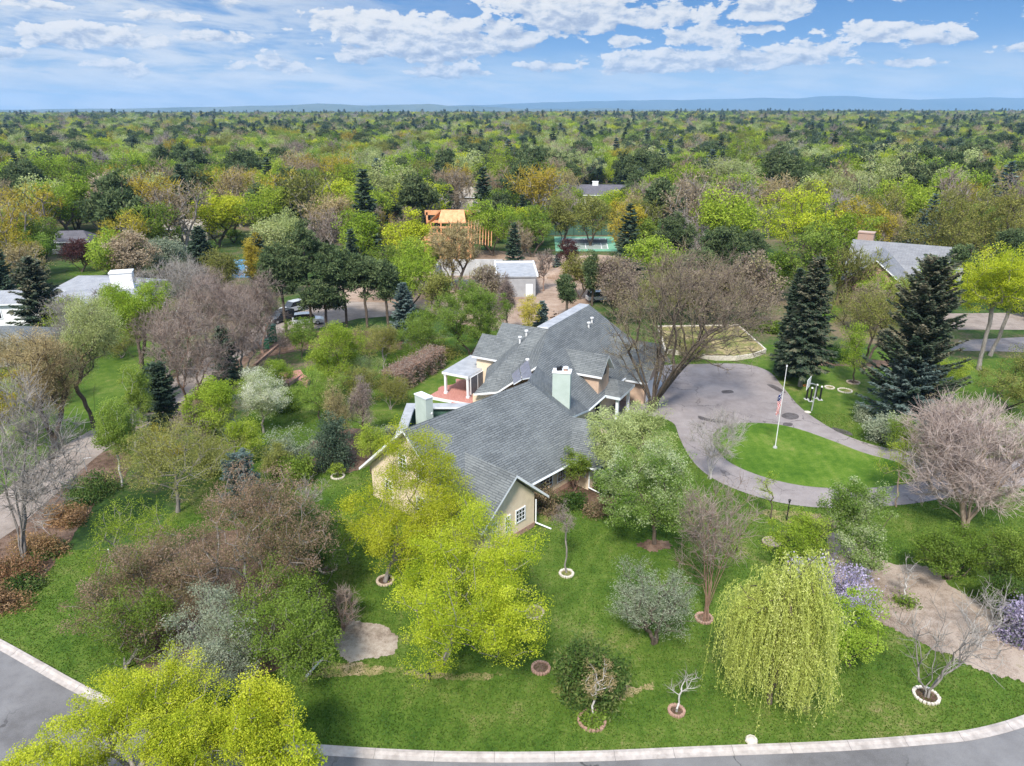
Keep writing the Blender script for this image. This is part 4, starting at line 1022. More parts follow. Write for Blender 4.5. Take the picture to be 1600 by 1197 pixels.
cottage('house', 'brick house with grey gabled roof and brick chimney behind the right lawn', 1400, 474, R(-32), 17, 12, 4.4, .72, 'brick', 'shingle_slate', chim=(-7.0, 1.2, 2.6, 1.3, 'brick'), gables=2, loc=(70, 126, 0))
cottage('house', 'brick wing with steep grey gable in front of the brick house', 1330, 478, R(60), 13, 10, 4.2, .8, 'brick', 'shingle_slate', loc=(62.0, 119.5, 0), wins=2)
cottage('house', 'low pale grey flat-roofed modern house beyond the lane', 150, 492, R(20), 15, 9, 3.2, .16, 'grey_siding', 'shingle_light', chim=(4.6, 1, 3.2, 2.6, 'white'), ov=1.0, hip=0)
cottage('house', 'pale grey low-roofed wing beside the modern house and big spruce', 185, 470, R(-15), 13, 10, 3.0, .2, 'grey_siding', 'shingle_light', ov=.9)
cottage('garage', 'dark grey roofed garage beneath the big spruce on the left edge', 5, 560, R(12), 11, 8, 2.8, .4, 'grey_siding', 'shingle', 'garage', hip=1, wins=2)
cottage('house', 'white walled house half hidden behind the big left spruce', 40, 503, R(10), 8, 7, 4.0, .3, 'white', 'shingle_light', wins=2)
cottage('house', 'grey gable roofed house far left above the pale tree', 60, 330, R(-14), 16, 11, 4.4, .55, 'beige_siding', 'shingle_light')
cottage('house', 'small grey cottage half hidden by trees beyond the green lawn', 118, 392, R(10), 9, 7, 3.0, .5, 'grey_siding', 'shingle_dark', hip=.6)
cottage('house', 'long low tan roof between trees above the dark evergreens', 290, 372, R(4), 14, 8, 3.2, .4, 'beige_siding', 'shingle_tan')
cottage('house', 'grey hip roofed house in front of the tall bright green tree', 745, 330, R(-5), 15, 10, 5.4, .5, 'beige_siding', 'shingle_tan', hip=.8)
cottage('house', 'long dark roofed house with white chimney among pines beyond tennis court', 960, 322, R(-4), 34, 12, 4.6, .45, 'beige_siding', 'shingle_dark', chim=(-7, 0, 2.0, 1.0, 'white'), hip=.7)
cottage('house', 'brown roofed house with white chimney left of the pale willow', 1212, 320, R(14), 16, 11, 5.4, .5, 'beige_siding', 'shingle_dark', chim=(-3, 0, 1.8, 1.1, 'white'))
cottage('house', 'white fronted house showing between trees right of the far pines', 1136, 330, R(30), 8, 7, 4.0, .5, 'white', 'shingle_light')
cottage('gazebo', 'little grey hip roofed gazebo beyond the big yellow tree', 1145, 372, R(10), 4, 4, 2.6, .6, 'white', 'shingle_light', 'gazebo', hip=.99, wins=1)
cottage('house', 'pale house with grey roof far off among the woods in the middle', 896, 222, R(0), 22, 14, 9.0, .5, 'beige_siding', 'shingle_light')
cottage('house', 'white house far off on the left edge of the woods', 88, 250, R(0), 15, 11, 8, .4, 'white', 'shingle_light')
cottage('house', 'white gabled house far off right of the dark pines', 223, 256, R(20), 14, 11, 9, .6, 'white', 'shingle_light')
cottage('house', 'pale house peeping out far off in the centre of the woods', 628, 224, R(0), 18, 13, 10, .4, 'white', 'shingle_light')
cottage('house', 'cream roofed building half hidden behind the pine grove', 520, 350, R(8), 14, 9, 4.2, .35, 'beige_siding', 'lumber')

# timber-framed house under construction
cx, cy, _ = G(703, 402)
r = thing('unfinished_house', 'unfinished house of fresh orange plywood and lumber behind concrete walls', 'construction', (cx, cy, 0))
mb = MB()
mb.box((cx - 5, cy, 2.2), (.3, 9, 4.4)); mb.box((cx + 5, cy, 2.2), (.3, 9, 4.4)); mb.box((cx, cy + 4.5, 2.2), (10, .3, 4.4))
for x in (-4.2, -1.2, 2.0, 4.4): mb.box((cx + x, cy - 4.5, 2.2), (1.3, .3, 4.4))
mb.box((cx, cy - 4.5, 3.9), (9.7, .28, 1.0)); mb.build('wall', M['plywood'], r)
mb = MB(); mb.box((cx, cy, 4.55), (11, 10, .3)); mb.build('floor_deck', M['plywood'], r)
mb = MB()
for x in (-4.5, -2.2, 0, 2.2, 4.5):
    for y in (-4.2, 4.4): mb.box((cx + x, cy + y, 6.0), (.3, .3, 2.6))
mb.box((cx, cy + 4.4, 9.3), (11.5, .4, 1.0)); mb.box((cx - 5.3, cy + 4.4, 8.3), (.4, .4, 2.2)); mb.box((cx + 5.3, cy + 4.4, 8.3), (.4, .4, 2.2)); mb.box((cx, cy + 4.4, 7.3), (11.0, .35, .5)); mb.box((cx, cy - 4.2, 7.25), (10.4, .3, .4)); mb.build('stud_frame', M['plywood'], r)
mb = MB()
for s in (-1, 1): mb.roof([(cx - 1.5, cy - 1, 10.6), (cx + 3.5, cy - 1, 10.6), (cx + 4.0, cy - 1 + s * 3.0, 8.3), (cx - 2.0, cy - 1 + s * 3.0, 8.3)], .2, 0, 0)
mb.roof([(cx - 5, cy - 4.2, 7.6), (cx - 1.5, cy - 1, 10.6), (cx - 1.8, cy + 1, 9.2), (cx - 4.6, cy - 3.6, 7.6)], .15, 0, 0); mb.build('roof_sheathing', M['plywood'], r)
mb = MB()
for i in range(9):
    x = cx + 4.5 + i * .62; mb.tube((x, cy - 5.2, 4.2 - i * .1), (x, cy - 1, 8.3 - i * .3), .09, .09, 4); mb.tube((x, cy + 3.2, 4.4), (x, cy - 1, 8.3 - i * .3), .09, .09, 4)
mb.build('rafters', M['plywood'], r)
# concrete foundation and the long pale roofed shed beside it
cx, cy, _ = G(735, 436)
r = thing('foundation_wall', 'bare grey concrete foundation walls on the building site', 'wall', (cx, cy, 0))
mb = MB(); mb.box((cx, cy + 3.2, 1.6), (12.5, .4, 3.2)); mb.box((cx - 6.3, cy, 1.5), (.4, 6.0, 3.0)); mb.box((cx + 4.8, cy - .2, 1.55), (.4, 6.2, 3.1)); mb.box((cx - 2, cy - 6.5, .6), (10, .4, 1.2)); mb.build('concrete_wall', M['concrete'], r)
sx, sy, _ = G(807, 462)
r = thing('site_building', 'long grey flat-roofed building with white parapet on the building site', 'building', (sx, sy, 0), None, R(2))
def loc(mb, nm, m_, par):
    o = mb.build(nm, m_); o.parent = par; return o
mb = MB(); mb.box((0, 5.0, 1.75), (6.6, 12, 3.5)); loc(mb, 'wall', M['grey_siding'], r)
mb = MB(); mb.box((0, 5.0, 3.6), (7.0, 12.4, .2)); loc(mb, 'roof', M['flatroof'], r)
mb = MB(); mb.box((-3.6, 5.0, 3.85), (.3, 12.6, .4)); mb.box((3.6, 5.0, 3.85), (.3, 12.6, .4)); mb.box((0, 11.2, 3.83), (6.8, .3, .36)); loc(mb, 'parapet', M['trim'], r)
mb = MB(); mb.box((2.2, -1.04, 1.2), (1.2, .08, 2.2)); loc(mb, 'door', M['trim'], r)
# soil mound
def mound_mesh(name, c, rx, ry, hh, m_, label, cat, seed=3):
    rng = np.random.default_rng(seed); mb = MB(); n, k = 24, 8; rows = []
    for j in range(k + 1):
        t = j / k; row = []
        for i in range(n):
            a = 6.283 * i / n; q = 1 - t; jit = 1 + .12 * rng.normal() * (q > 0)
            row.append((c[0] + math.cos(a) * rx * q * jit, c[1] + math.sin(a) * ry * q * jit, max(0, hh * (1 - q ** 1.4) * (1 + .06 * rng.normal()))))
        rows.append(row)
    for j in range(k):
        for i in range(n): mb.poly([rows[j][i], rows[j][(i + 1) % n], rows[j + 1][(i + 1) % n], rows[j + 1][i]])
    return tag(mb.build(name, m_, None, True), label, cat)
mound_mesh('dirt_mound', G(892, 432), 5.5, 4.5, 2.6, M['soil'], 'heap of orange brown excavated dirt beside the building site', 'dirt heap')
mound_mesh('dirt_mound', G(842, 492), 3.5, 3.0, 1.3, M['soil'], 'lower heap of bare dirt behind the main roof', 'dirt heap', 5)

# ------------------------------------------------------------------ motor-court planter, flagpole, hoop, posts
r = thing('raised_planter', 'raised bed with pale stone wall and dry grass beyond the motor court', 'planter', G(1110, 540))
inner = [G(1030, 516), G(1152, 514), G(1194, 552)] + [G(*p) for p in ((1176, 559), (1150, 563), (1118, 563), (1085, 558), (1040, 552))]
cen = sum((Vector(p) for p in inner), Vector()) / len(inner)
outer = [cen + (Vector(p) - cen) * 1.035 for p in inner]
mb = MB(); n = len(inner)
for i in range(n):
    j = (i + 1) % n; zz = Vector((0, 0, .62))
    mb.poly([outer[i], outer[j], outer[j] + zz, outer[i] + zz]); mb.poly([outer[i] + zz, outer[j] + zz, Vector(inner[j]) + zz, Vector(inner[i]) + zz]); mb.poly([Vector(inner[i]) + zz, Vector(inner[j]) + zz, Vector(inner[j]), Vector(inner[i])])
mb.build('stone_wall', M['stone_white'], r)
mb = MB(); mb.poly([Vector(p) + Vector((0, 0, .5)) for p in inner]); mb.build('planter_soil', M['drygrass'], r)

fp = Vector(G(1211, 700))
r = thing('flagpole', 'tall white flagpole standing on the driveway island', 'flagpole', fp)
mb = MB(); mb.tube(fp, fp + Vector((0, 0, 8.3)), .05, .03, 10); mb.build('pole', M['pole_white'], r)
mb = MB(); mb.tube(fp, fp + Vector((0, 0, .18)), .22, .16, 12); mb.build('base', M['concrete'], r)
mb = MB(); mb.tube(fp + Vector((0, 0, 8.3)), fp + Vector((0, 0, 8.46)), .085, .05, 10); mb.build('finial', M['pole_white'], r)
# limp flag hanging in folds, stars and stripes
mb = MB(); rng = np.random.default_rng(4); top = height_at(612, fp.y); W_ = 9; H_ = 26; rows = []
for j in range(H_ + 1):
    t = j / H_; row = []
    for i in range(W_ + 1):
        s = i / W_; wd = .30 + .22 * math.sin(t * 3.0)
        row.append(fp + Vector((-.04 - s * wd * .8 - .07 * math.sin(t * 9), .13 * math.sin(s * 9 + t * 3), top - fp.z - t * 2.15 - s * .35)))
    rows.append(row)
for j in range(H_):
    for i in range(W_):
        star = (i + j) % 3 == 0 and j % 2 == 0
        mi = (1 if not star else 2) if j < 9 else ((0 if ((j * .55 + i * 1.0) % 2) < 1 else 2))
        mb.poly([rows[j][i], rows[j][i + 1], rows[j + 1][i + 1], rows[j + 1][i]], mi)
tag(mb.build('flag', [M['red'], M['navy'], M['white']], None, True), 'limp flag with stars and red and white stripes hanging from the pole', 'flag')

bp_ = Vector(G(1268, 642)); r = thing('basketball_hoop', 'basketball hoop on a bent grey pole at the drive edge', 'basketball hoop', bp_)
mb = MB(); mb.path([bp_, bp_ + Vector((.25, .3, 2.4)), bp_ + Vector((.2, .2, 2.9)), bp_ + Vector((-.45, -.1, 3.2)), bp_ + Vector((-.75, -.2, 3.2))], .07, 8); mb.build('pole', M['steel'], r)
mb = MB(); c = bp_ + Vector((-.85, -.25, 3.25)); d1 = Vector((.56, .83, 0)); mb.obox(c - d1 * .85 - Vector((0, 0, .5)), d1 * 1.7, Vector((-.04, .027, 0)), Vector((0, 0, 1.1))); mb.build('backboard', M['white'], r)
mb = MB(); q = c + Vector((-.27, .18, -.3)); ring = [q + Vector((.23 * math.cos(a), .23 * math.sin(a), 0)) for a in np.linspace(0, 6.283, 13)]; mb.path(ring, .012, 5); mb.build('rim', M['orange'], r)
for i, (u, v, z1) in enumerate(((1260, 624, 1), (1266, 627, 1), (1274, 622, 1), (1281, 625, 1))):
    p = Vector(G(u, v)); r = thing('black_post', ['black post with white cap, leftmost of four by the hoop', 'black post with white cap just behind the hoop pole foot', 'black post with white cap farthest back of four by the hoop', 'black post with white cap, rightmost of four by the hoop'][i], 'post', p, 'black posts by the basketball hoop')
    mb = MB(); mb.tube(p, p + Vector((0, 0, 1.55)), .10, .10, 10); mb.build('post_shaft', M['black'], r)
    mb = MB(); mb.tube(p + Vector((0, 0, 1.55)), p + Vector((0, 0, 1.68)), .12, .08, 10); mb.build('post_cap', M['white'], r)
    mb = MB(); mb.box(p + Vector((0, 0, .03)), (.5, .5, .06)); mb.build('post_foot', M['concrete'], r)
p = Vector(G(1229, 813)); r = thing('lamp_post', 'slim black garden lamp post beside the lower driveway curve', 'lamp post', p)
mb = MB(); mb.tube(p, p + Vector((0, 0, 1.6)), .05, .04, 8); mb.tube(p, p + Vector((0, 0, .12)), .12, .1, 8); mb.build('pole', M['black'], r)
mb = MB(); mb.tube(p + Vector((0, 0, 1.6)), p + Vector((0, 0, 1.82)), .07, .10, 8); mb.tube(p + Vector((0, 0, 1.82)), p + Vector((0, 0, 1.92)), .13, .02, 8); mb.build('lantern', M['black'], r)
p = Vector(G(672, 1062)); r = thing('garden_spotlight', 'small black garden spotlight at the edge of the front lawn', 'spotlight', p)
mb = MB(); mb.tube(p, p + Vector((0, 0, .3)), .03, .03, 8); mb.build('stake', M['black'], r); mb = MB(); mb.tube(p + Vector((0, 0, .3)), p + Vector((-.12, .12, .5)), .06, .10, 10); mb.build('lamp_head', M['black'], r)
a, b = Vector(G(480, 1055, .35)), Vector(G(505, 1028, .1)); r = thing('white_pipe', 'white plastic pipe lying on the ground beside the brown thicket', 'pipe', a)
mb = MB(); mb.tube(a, b, .06, .06, 8); mb.build('pipe_body', M['white'], r); mb = MB(); d = (b - a).normalized(); mb.tube(a - d * .1, a + d * .05, .075, .075, 8); mb.build('pipe_socket', M['pole_white'], r)
p = Vector(G(1174, 1158)); mb = MB(); mb.tube(p, p + Vector((0, 0, .16)), .34, .28, 8); mb.tube(p + Vector((0, 0, .16)), p + Vector((0, 0, .22)), .2, .1, 8); tag(mb.build('utility_cover', M['stone_white']), 'small white utility cover on the grass by the kerb', 'utility cover')
a = Vector(G(175, 878)); mb = MB(); mb.tube(a, a + Vector((-.1, .05, 1.0)), .035, .03, 6); mb.tube(a + Vector((-.1, .05, 1.0)), a + Vector((-.1, .05, 1.06)), .045, .02, 6); tag(mb.build('marker_stake', M['pole_white']), 'pale marker stake in the left lawn near the brown thicket', 'stake')
p = Vector(G(1237, 642)); 
p = Vector(G(1262, 644, .04)); mb = MB(); mb.tube(p, p + Vector((0, 0, .03)), .34, .34, 14); mb.tube(p + Vector((0, 0, .03)), p + Vector((0, 0, .05)), .2, .18, 14); tag(mb.build('manhole_cover', M['stone_white']), 'round pale drain cover at the drive edge by the hoop', 'drain cover')
# sign post at lane edge
p = Vector(G(137, 740)); r = thing('driveway_marker', 'thin grey marker post with crossbar at the lane edge', 'post', p)
mb = MB(); mb.tube(p, p + Vector((-.1, 0, 1.5)), .03, .03, 6); mb.build('pole', M['steel'], r); mb = MB(); mb.tube(p + Vector((-.1, 0, 1.5)), p + Vector((.6, .1, 1.55)), .025, .025, 6); mb.build('crossbar', M['steel'], r)

# vine-covered pergola
pa, pb = Vector(G(622, 617)), Vector(G(690, 575)); d = (pb - pa); Lp = d.length; d.normalize(); nn = Vector((-d.y, d.x, 0))
r = thing('pergola', 'long brown wooden pergola overgrown with dry vines on the back lawn', 'pergola', (pa + pb) / 2)
for i in range(5):
    for s in (0, 1):
        p = pa + d * Lp * i / 4 + nn * s * 1.6; mb = MB(); mb.box(p + Vector((0, 0, 1.15)), (.14, .14, 2.3), math.atan2(d.y, d.x)); mb.build('post', M['wood_brown'], r)
mb = MB()
for s in (0, 1): mb.obox(pa + nn * (s * 1.6 - .06) - d * .4 + Vector((0, 0, 2.3)), d * (Lp + .8), nn * .12, Vector((0, 0, .16)))
mb.build('beams', M['wood_brown'], r)
mb = MB()
for i in range(16): mb.obox(pa + d * (Lp * i / 15 - .04) - nn * .4 + Vector((0, 0, 2.46)), d * .08, nn * 2.4, Vector((0, 0, .14)))
mb.build('slats', M['wood_brown'], r)
rng = np.random.default_rng(9); n = 2600
s = rng.uniform(-.03, 1.03, n); side = rng.uniform(size=n); z = np.where(side < .45, rng.uniform(2.3, 2.75, n), rng.uniform(.1, 2.4, n) ** 1.0); ac = np.where(side < .45, rng.uniform(-.4, 2.0, n), np.where(rng.uniform(size=n) < .75, -.15, 1.75) + rng.normal(0, .15, n))
keep = (side < .45) | (np.abs(np.sin(s * 12.5)) < .75) | (z > 1.7)
c = np.array(pa)[None] + np.array(d)[None] * (s * Lp)[:, None] + np.array(nn)[None] * ac[:, None] + np.array([0, 0, 1.])[None] * z[:, None]; c = c[keep]; m_ = len(c)
dv = unit(rng.normal(size=(m_, 3)) * np.array([1, 1, .6])); V, F = tubes(c, c + dv * rng.uniform(.3, .9, (m_, 1)), np.full(m_, .02), np.full(m_, .012), 3)
V2, F2 = leaf_quads(np.repeat(c, 3, 0) + rng.normal(size=(m_ * 3, 3)) * .16, rng.normal(size=(m_ * 3, 3)), rng.normal(size=(m_ * 3, 3)), np.full(m_ * 3, .10), np.full(m_ * 3, .06))
vr = thing('climbing_vine', 'dry brown vine tangle covering the pergola', 'vine', (pa + pb) / 2)
o = bpy.data.objects.new('stems', np_mesh('stems', V, [F], False, (M['bark_red'],))); COL.objects.link(o); attach(o, vr)
o = bpy.data.objects.new('dry_leaves', np_mesh('dry_leaves', V2, [F2], False, (LEAF['mauve'],), np.full(len(V2), .45))); COL.objects.link(o); attach(o, vr)

# swing set (A-frames)
a = Vector(G(330, 692)); b = Vector(G(356, 690)); r = thing('swing_set', 'pale grey A-frame swing set among the fruit trees', 'swing set', (a + b) / 2)
mid = (a + b) / 2 + Vector((0, 0, 2.1)); back = Vector((.3, 2.6, 0))
mb = MB()
for o_ in (Vector((0, 0, 0)), back): mb.tube(a + o_, mid + o_, .05, .05, 8); mb.tube(b + o_, mid + o_, .05, .05, 8)
mb.build('a_frame', M['pole_white'], r); mb = MB(); mb.tube(mid, mid + back, .05, .05, 8); mb.build('top_bar', M['pole_white'], r)
q = mid + back * .5; mb = MB(); mb.tube(q + Vector((-.22, 0, 0)), q + Vector((-.22, 0, -1.5)), .012); mb.tube(q + Vector((.22, 0, 0)), q + Vector((.22, 0, -1.5)), .012); mb.build('chains', M['steel'], r); mb = MB(); mb.box(q + Vector((0, 0, -1.52)), (.5, .2, .04)); mb.build('swing_seat', M['black'], r)
# raised brick garden beds
for px, lab in (([(436, 588), (470, 583), (474, 589), (452, 604), (443, 603), (460, 592), (440, 595)], 'L-shaped red brick raised garden bed behind the blossom tree'), ([(466, 598), (474, 590), (486, 596), (480, 606)], 'small red brick raised garden bed with dark opening')):
    P = [G(*p) for p in px]; r = thing('raised_bed', lab, 'garden bed', P[0]); mb = MB(); mb.ext(P, 0, .45, 0, 1); mb.build('brick_edge', [M['brick'], M['deck']], r)
    mb = MB(); c = sum((Vector(p) for p in P), Vector()) / len(P); mb.tube(c + Vector((0, 0, .45)), c + Vector((0, 0, .5)), .5, .4, 10); mb.build('bed_soil', M['bed'], r)
# rail fence in the side yard, timber edging of the lane
a, b = Vector(G(400, 572)), Vector(G(436, 541)); r = thing('timber_edging', 'long brown timber edging along the lane bank', 'edging', a)
mb = MB(); dd = (b - a).normalized(); nv = Vector((-dd.y, dd.x, 0))
for k in range(4): mb.obox(a + dd * k * (b - a).length / 4, dd * ((b - a).length / 4 - .06), nv * .3, Vector((0, 0, .3)))
mb.build('timbers', M['bark_red'], r)
p = Vector(G(262, 662)); r = thing('metal_gate', 'grey metal frame gate beside the dark firs near the lane', 'gate', p)
mb = MB()
for x in (0, 1.6): mb.tube(p + Vector((x, 0, 0)), p + Vector((x, 0, 1.5)), .05)
mb.build('gate_posts', M['steel'], r); mb = MB()
for z in (.3, .75, 1.35): mb.tube(p + Vector((0, 0, z)), p + Vector((1.6, 0, z)), .03)
mb.build('gate_rails', M['steel'], r)
# utility pole
p = Vector(G(851, 360)); r = thing('utility_pole', 'pale utility pole standing left of the tennis court trees', 'utility pole', p)
hh = height_at(303, p.y); mb = MB(); mb.tube(p, p + Vector((0, 0, hh)), .22, .16, 8); mb.build('pole', M['pole_white'], r); mb = MB(); mb.box(p + Vector((0, -.2, hh - .7)), (2.2, .14, .16)); mb.build('crossarm', M['wood_brown'], r)
mb = MB(); mb.tube(p + Vector((.35, 0, hh - 2.4)), p + Vector((.35, 0, hh - 1.4)), .25, .25, 8); mb.build('transformer', M['steel'], r)

# ------------------------------------------------------------------ vehicles and bins
def car(label, u, v, rz, paint, suv=False, cat='car', name='parked_car', group='vehicles parked on the lane and building site'):
    p = G(u, v, .04); r = thing(name, label, cat, p, group, rz)
    hgt = 1.75 if suv else 1.45; W2 = .9
    low = [(-2.3, .35), (-2.32, .8), (-1.55 if not suv else -2.2, .95), (1.0, .98), (1.9, .88), (2.28, .72), (2.3, .35)]
    top = [(-2.15 if suv else -1.6, .95), (-1.95 if suv else -1.05, hgt - .06), (-.9 if suv else -.6, hgt), (.35, hgt - .03), (1.05, .98)]
    def slab(sec, wy, mb, inset=0):
        A = [(x, -wy, z) for x, z in sec]; B = [(x, wy, z) for x, z in sec]; n = len(sec)
        mb.poly(A); mb.poly(B[::-1])
        for i in range(n): j = (i + 1) % n; mb.poly([A[j], A[i], B[i], B[j]])
    mb = MB(); slab(low, W2, mb); bd = loc(mb, 'body', M[paint], r)
    mb = MB(); slab(top, W2 * .86, mb); loc(mb, 'window_glass', M['glass'], r)
    mb = MB(); slab([(x, z) for x, z in ((-1.9 if suv else -1.0, hgt - .05), (-.9 if suv else -.6, hgt + .015), (.38, hgt - .01), (.3, hgt - .12), (-1.7 if suv else -.9, hgt - .12))], W2 * .84, mb); loc(mb, 'roof_panel', M[paint], r)
    for x in (-1.4, 1.4):
        for y in (-.8, .8):
            mb = MB(); mb.tube((x, y - .11, .33), (x, y + .11, .33), .33, .33, 14); wl = loc(mb, 'wheel', M['rubber'], r)
            mb = MB(); mb.tube((x, y - .125, .33), (x, y + .125, .33), .2, .2, 10); loc(mb, 'rim', M['steel'], wl)
    for y in (-.62, .62): mb = MB(); mb.box((2.27, y, .68), (.08, .36, .14)); loc(mb, 'headlight', M['lampglass'], r)
    return r
car('dark blue car parked at the lane end beneath the pines', 440, 502, R(-125), 'car_dark', True)
car('white and grey car parked behind the dark car', 458, 487, R(-125), 'car_silver', True)
car('white van partly hidden by pine trunks on the lane', 482, 506, R(15), 'car_white', True)
car('white car parked by the garage at the left edge', 17, 505, R(10), 'car_white', True)
car('white truck behind the bare tree and roof peak', 937, 470, R(10), 'car_white', True)
car('white car at the building site beside the pines', 622, 462, R(5), 'car_white', True)
for (u, v, s, lab) in ((426, 534, (1.3, 1.1, 2.3), 'tall green waste container standing on the lane edge'), (416, 545, (.8, .8, 1.2), 'small dark green wheelie bin beside the tall container')):
    p = Vector(G(u, v)); r = thing('waste_bin', lab, 'bin', p); mb = MB(); mb.box(p + Vector((0, 0, s[2] / 2 + .1)), s, R(20))
    for x in (-.3, 0, .3): mb.box(p + Vector((x * s[0], 0, s[2] / 2)), (.05, s[1] + .06, s[2] * .8), R(20))
    mb.build('bin_body', M['green_bin'], r); mb = MB(); mb.box(p + Vector((0, 0, s[2] + .14)), (s[0] + .1, s[1] + .1, .08), R(20)); mb.build('lid', M['green_bin'], r)
    mb = MB()
    for x in (-.4, .4): mb.tube(p + Vector((x * s[0] - .05, -.4, .1)), p + Vector((x * s[0] + .05, -.4, .1)), .1, .1, 10)
    mb.build('wheels', M['rubber'], r)

# ------------------------------------------------------------------ rings of edging stones round young trees
def tree_ring(u, v, rad, label, m_='stone_tan', fill='bed', n=20, seed=0):
    p = Vector(G(u, v)); rng = random.Random(seed + int(u)); r = thing('tree_ring', label, 'tree ring', p, 'stone rings on the lawn')
    mb = MB()
    for i in range(n):
        a = 6.283 * i / n; c = p + Vector((math.cos(a) * rad, math.sin(a) * rad, .06)); mb.box(c, (6.283 * rad / n * rng.uniform(.7, .95), rng.uniform(.12, .18), rng.uniform(.11, .16)), a + 1.571 + rng.uniform(-.1, .1))
    mb.build('edging_stones', M[m_], r)
    mb = MB(); mb.poly([p + Vector((math.cos(a) * rad * .97, math.sin(a) * rad * .97, .03)) for a in np.linspace(0, 6.283, 25)[:-1]]); mb.build('mulch', M[fill], r)
for u, v, rd, lab, m_, fl in ((885, 897, .45, 'pale stone ring around the slim grey sapling on the front lawn', 'stone_white', 'drygrass'), (490, 824, .55, 'stone ring around the pruned bare fruit tree', 'stone_tan', 'bed'), (432, 762, .55, 'stone ring with bare soil beside the grey-blue spruce', 'stone_tan', 'bed'), (528, 745, .55, 'stone ring around a leafy stump left of the gable', 'stone_white', 'lawn'),
                        (513, 889, .6, 'partial stone ring at the right edge of the brown thicket', 'stone_tan', 'bed'), (602, 908, .55, 'stone ring at the foot of the rear yellow tree', 'stone_tan', 'bed'), (834, 958, .62, 'stone ring under the right side of the yellow tree', 'stone_tan', 'drygrass'), (845, 1045, .5, 'empty brown stone ring left of the dark juniper', 'footing', 'bed'),
                        (925, 1127, .68, 'stone ring filled with green leaves around the reddish sapling', 'footing', 'lawn'), (1057, 1112, .4, 'stone ring around the white leaning sapling', 'footing', 'bed'), (1100, 967, .5, 'brown stone ring around the many-stemmed bare shrub', 'footing', 'bed'), (1447, 1088, .62, 'pale stone ring around the bare tree near the street', 'stone_white', 'bed'),
                        (1345, 872, .55, 'stone ring below the white flowering shrub', 'stone_tan', 'mulch'), (1320, 611, .75, 'pale oval ring on the side lawn near the blue spruce', 'stone_white', 'drygrass'), (1333, 598, .7, 'stone ring around the small yellow-green side lawn tree', 'stone_tan', 'bed'), (1296, 606, .5, 'small pale ring on the side lawn nearest the hoop', 'stone_white', 'drygrass'),
                        (1205, 848, .6, 'stone ring at the far right of the front lawn by the bush', 'stone_tan', 'mulch')):
    tree_ring(u, v, rd, lab, m_, fl)
# ------------------------------------------------------------------ plants near the house, from their outlines in the photograph
# box = (base u, base v, left u, right u, top v)
TR, SHB = 'tree', 'shrub'
# -- front lawn
put('decid', (697, 1022, 612, 862, 752), 'maple_tree', 'large bright yellow-green tree in front of the house gable', TR, 'yellow', 'bark_grey', None, 11, tips=540, per=130, ls=.115, cl=.38, cb=-.1, shape='oval', rt=.2, lumps=34, lump_r=.25, twigs=2, tw_len=.4, offy=-1.8, dpt=1.2, fill=.9)
put('decid', (602, 909, 540, 748, 652), 'maple_tree', 'bright yellow-green tree left of the gable behind the largest yellow one', TR, 'yellow', 'bark_grey', None, 12, tips=640, per=110, ls=.115, cl=.40, cb=-.12, shape='round', rt=.13, lumps=40, lump_r=.30, twigs=2, tw_len=.4, fill=.9)
put('decid', (235, 1290, 30, 372, 1092), 'maple_tree', 'bright yellow tree over the street at the bottom left corner', TR, 'yellow', 'bark_grey', None, 13, tips=640, per=130, ls=.105, cl=.34, cb=.12, shape='dome', rt=.24, lumps=36, lump_r=.25, twigs=2, tw_len=.4)
put('decid', (405, 1255, 330, 470, 1078), 'maple_tree', 'narrow bright yellow tree beside the corner tree and kerb', TR, 'yellow', 'bark_grey', None, 14, tips=240, per=110, ls=.115, cl=.32, cb=.12, shape='round', rt=.15, lumps=18, lump_r=.3, twigs=2, tw_len=.4)
put('decid', (455, 1290, 395, 505, 1142), 'maple_tree', 'small sparse yellow sapling over the kerb at the bottom edge', TR, 'yellow', 'bark_grey', None, 15, tips=90, per=48, ls=.15, cl=.26, cb=.2, rt=.09, lumps=9, twigs=2, tw_len=.4)
put('willow', (1200, 1098, 1118, 1294, 832), 'weeping_willow', 'pale yellow-green weeping willow on the front lawn near the kerb', TR, 'willow', 'bark', None, 16, strands=950, ls=.145, rt=.15, low=.05)
put('decid', (1325, 1040, 1262, 1380, 930), 'bush', 'bright green bush growing against the right side of the willow', SHB, 'lime', 'bark', None, 17, tips=120, per=85, ls=.15, cl=.33, cb=.05, stems=4, rt=.07)
put('decid', (1103, 968, 1030, 1178, 738), 'bare_shrub_tree', 'tall many-stemmed bare shrub tree with reddish twigs on the front lawn', TR, 'mauve', 'bark_red', None, 18, tips=300, per=2, twigs=5, tw_len=.8, twr=.014, ls=.11, cl=.3, cb=.06, shape='vase', stems=12, rt=.035, spread=.24, stem_top=.6, kpath=.6, jit=.03)
put('decid', (1022, 1005, 938, 1090, 866), 'silver_leaf_tree', 'airy grey-green silvery small tree beside the dark juniper', TR, 'grey', 'bark', None, 19, tips=260, per=30, twigs=4, tw_len=.45, ls=.11, cl=.32, cb=.1, stems=2, rt=.12, shape='round', droop=.35)
put('mound', (925, 1080, 858, 990, 972), 'juniper_bush', 'dark green spreading juniper bush on the front lawn', SHB, 'juniper', 'bark', None, 20, n=10000, ls=.24, blades=True, d=3.8)
put('decid', (925, 1122, 904, 968, 1042), 'sapling', 'small reddish-leaved sapling in a stone ring before the juniper', TR, 'peach', 'bark_white', None, 21, tips=60, per=14, twigs=3, tw_len=.3, ls=.10, cl=.18, cb=.4, rt=.055, lumps=7)
put('mound', (925, 1130, 908, 942, 1112), 'ground_plant', 'low green leafy plant inside the sapling ring', 'plant', 'green', 'bark', None, 22, n=700, ls=.16)
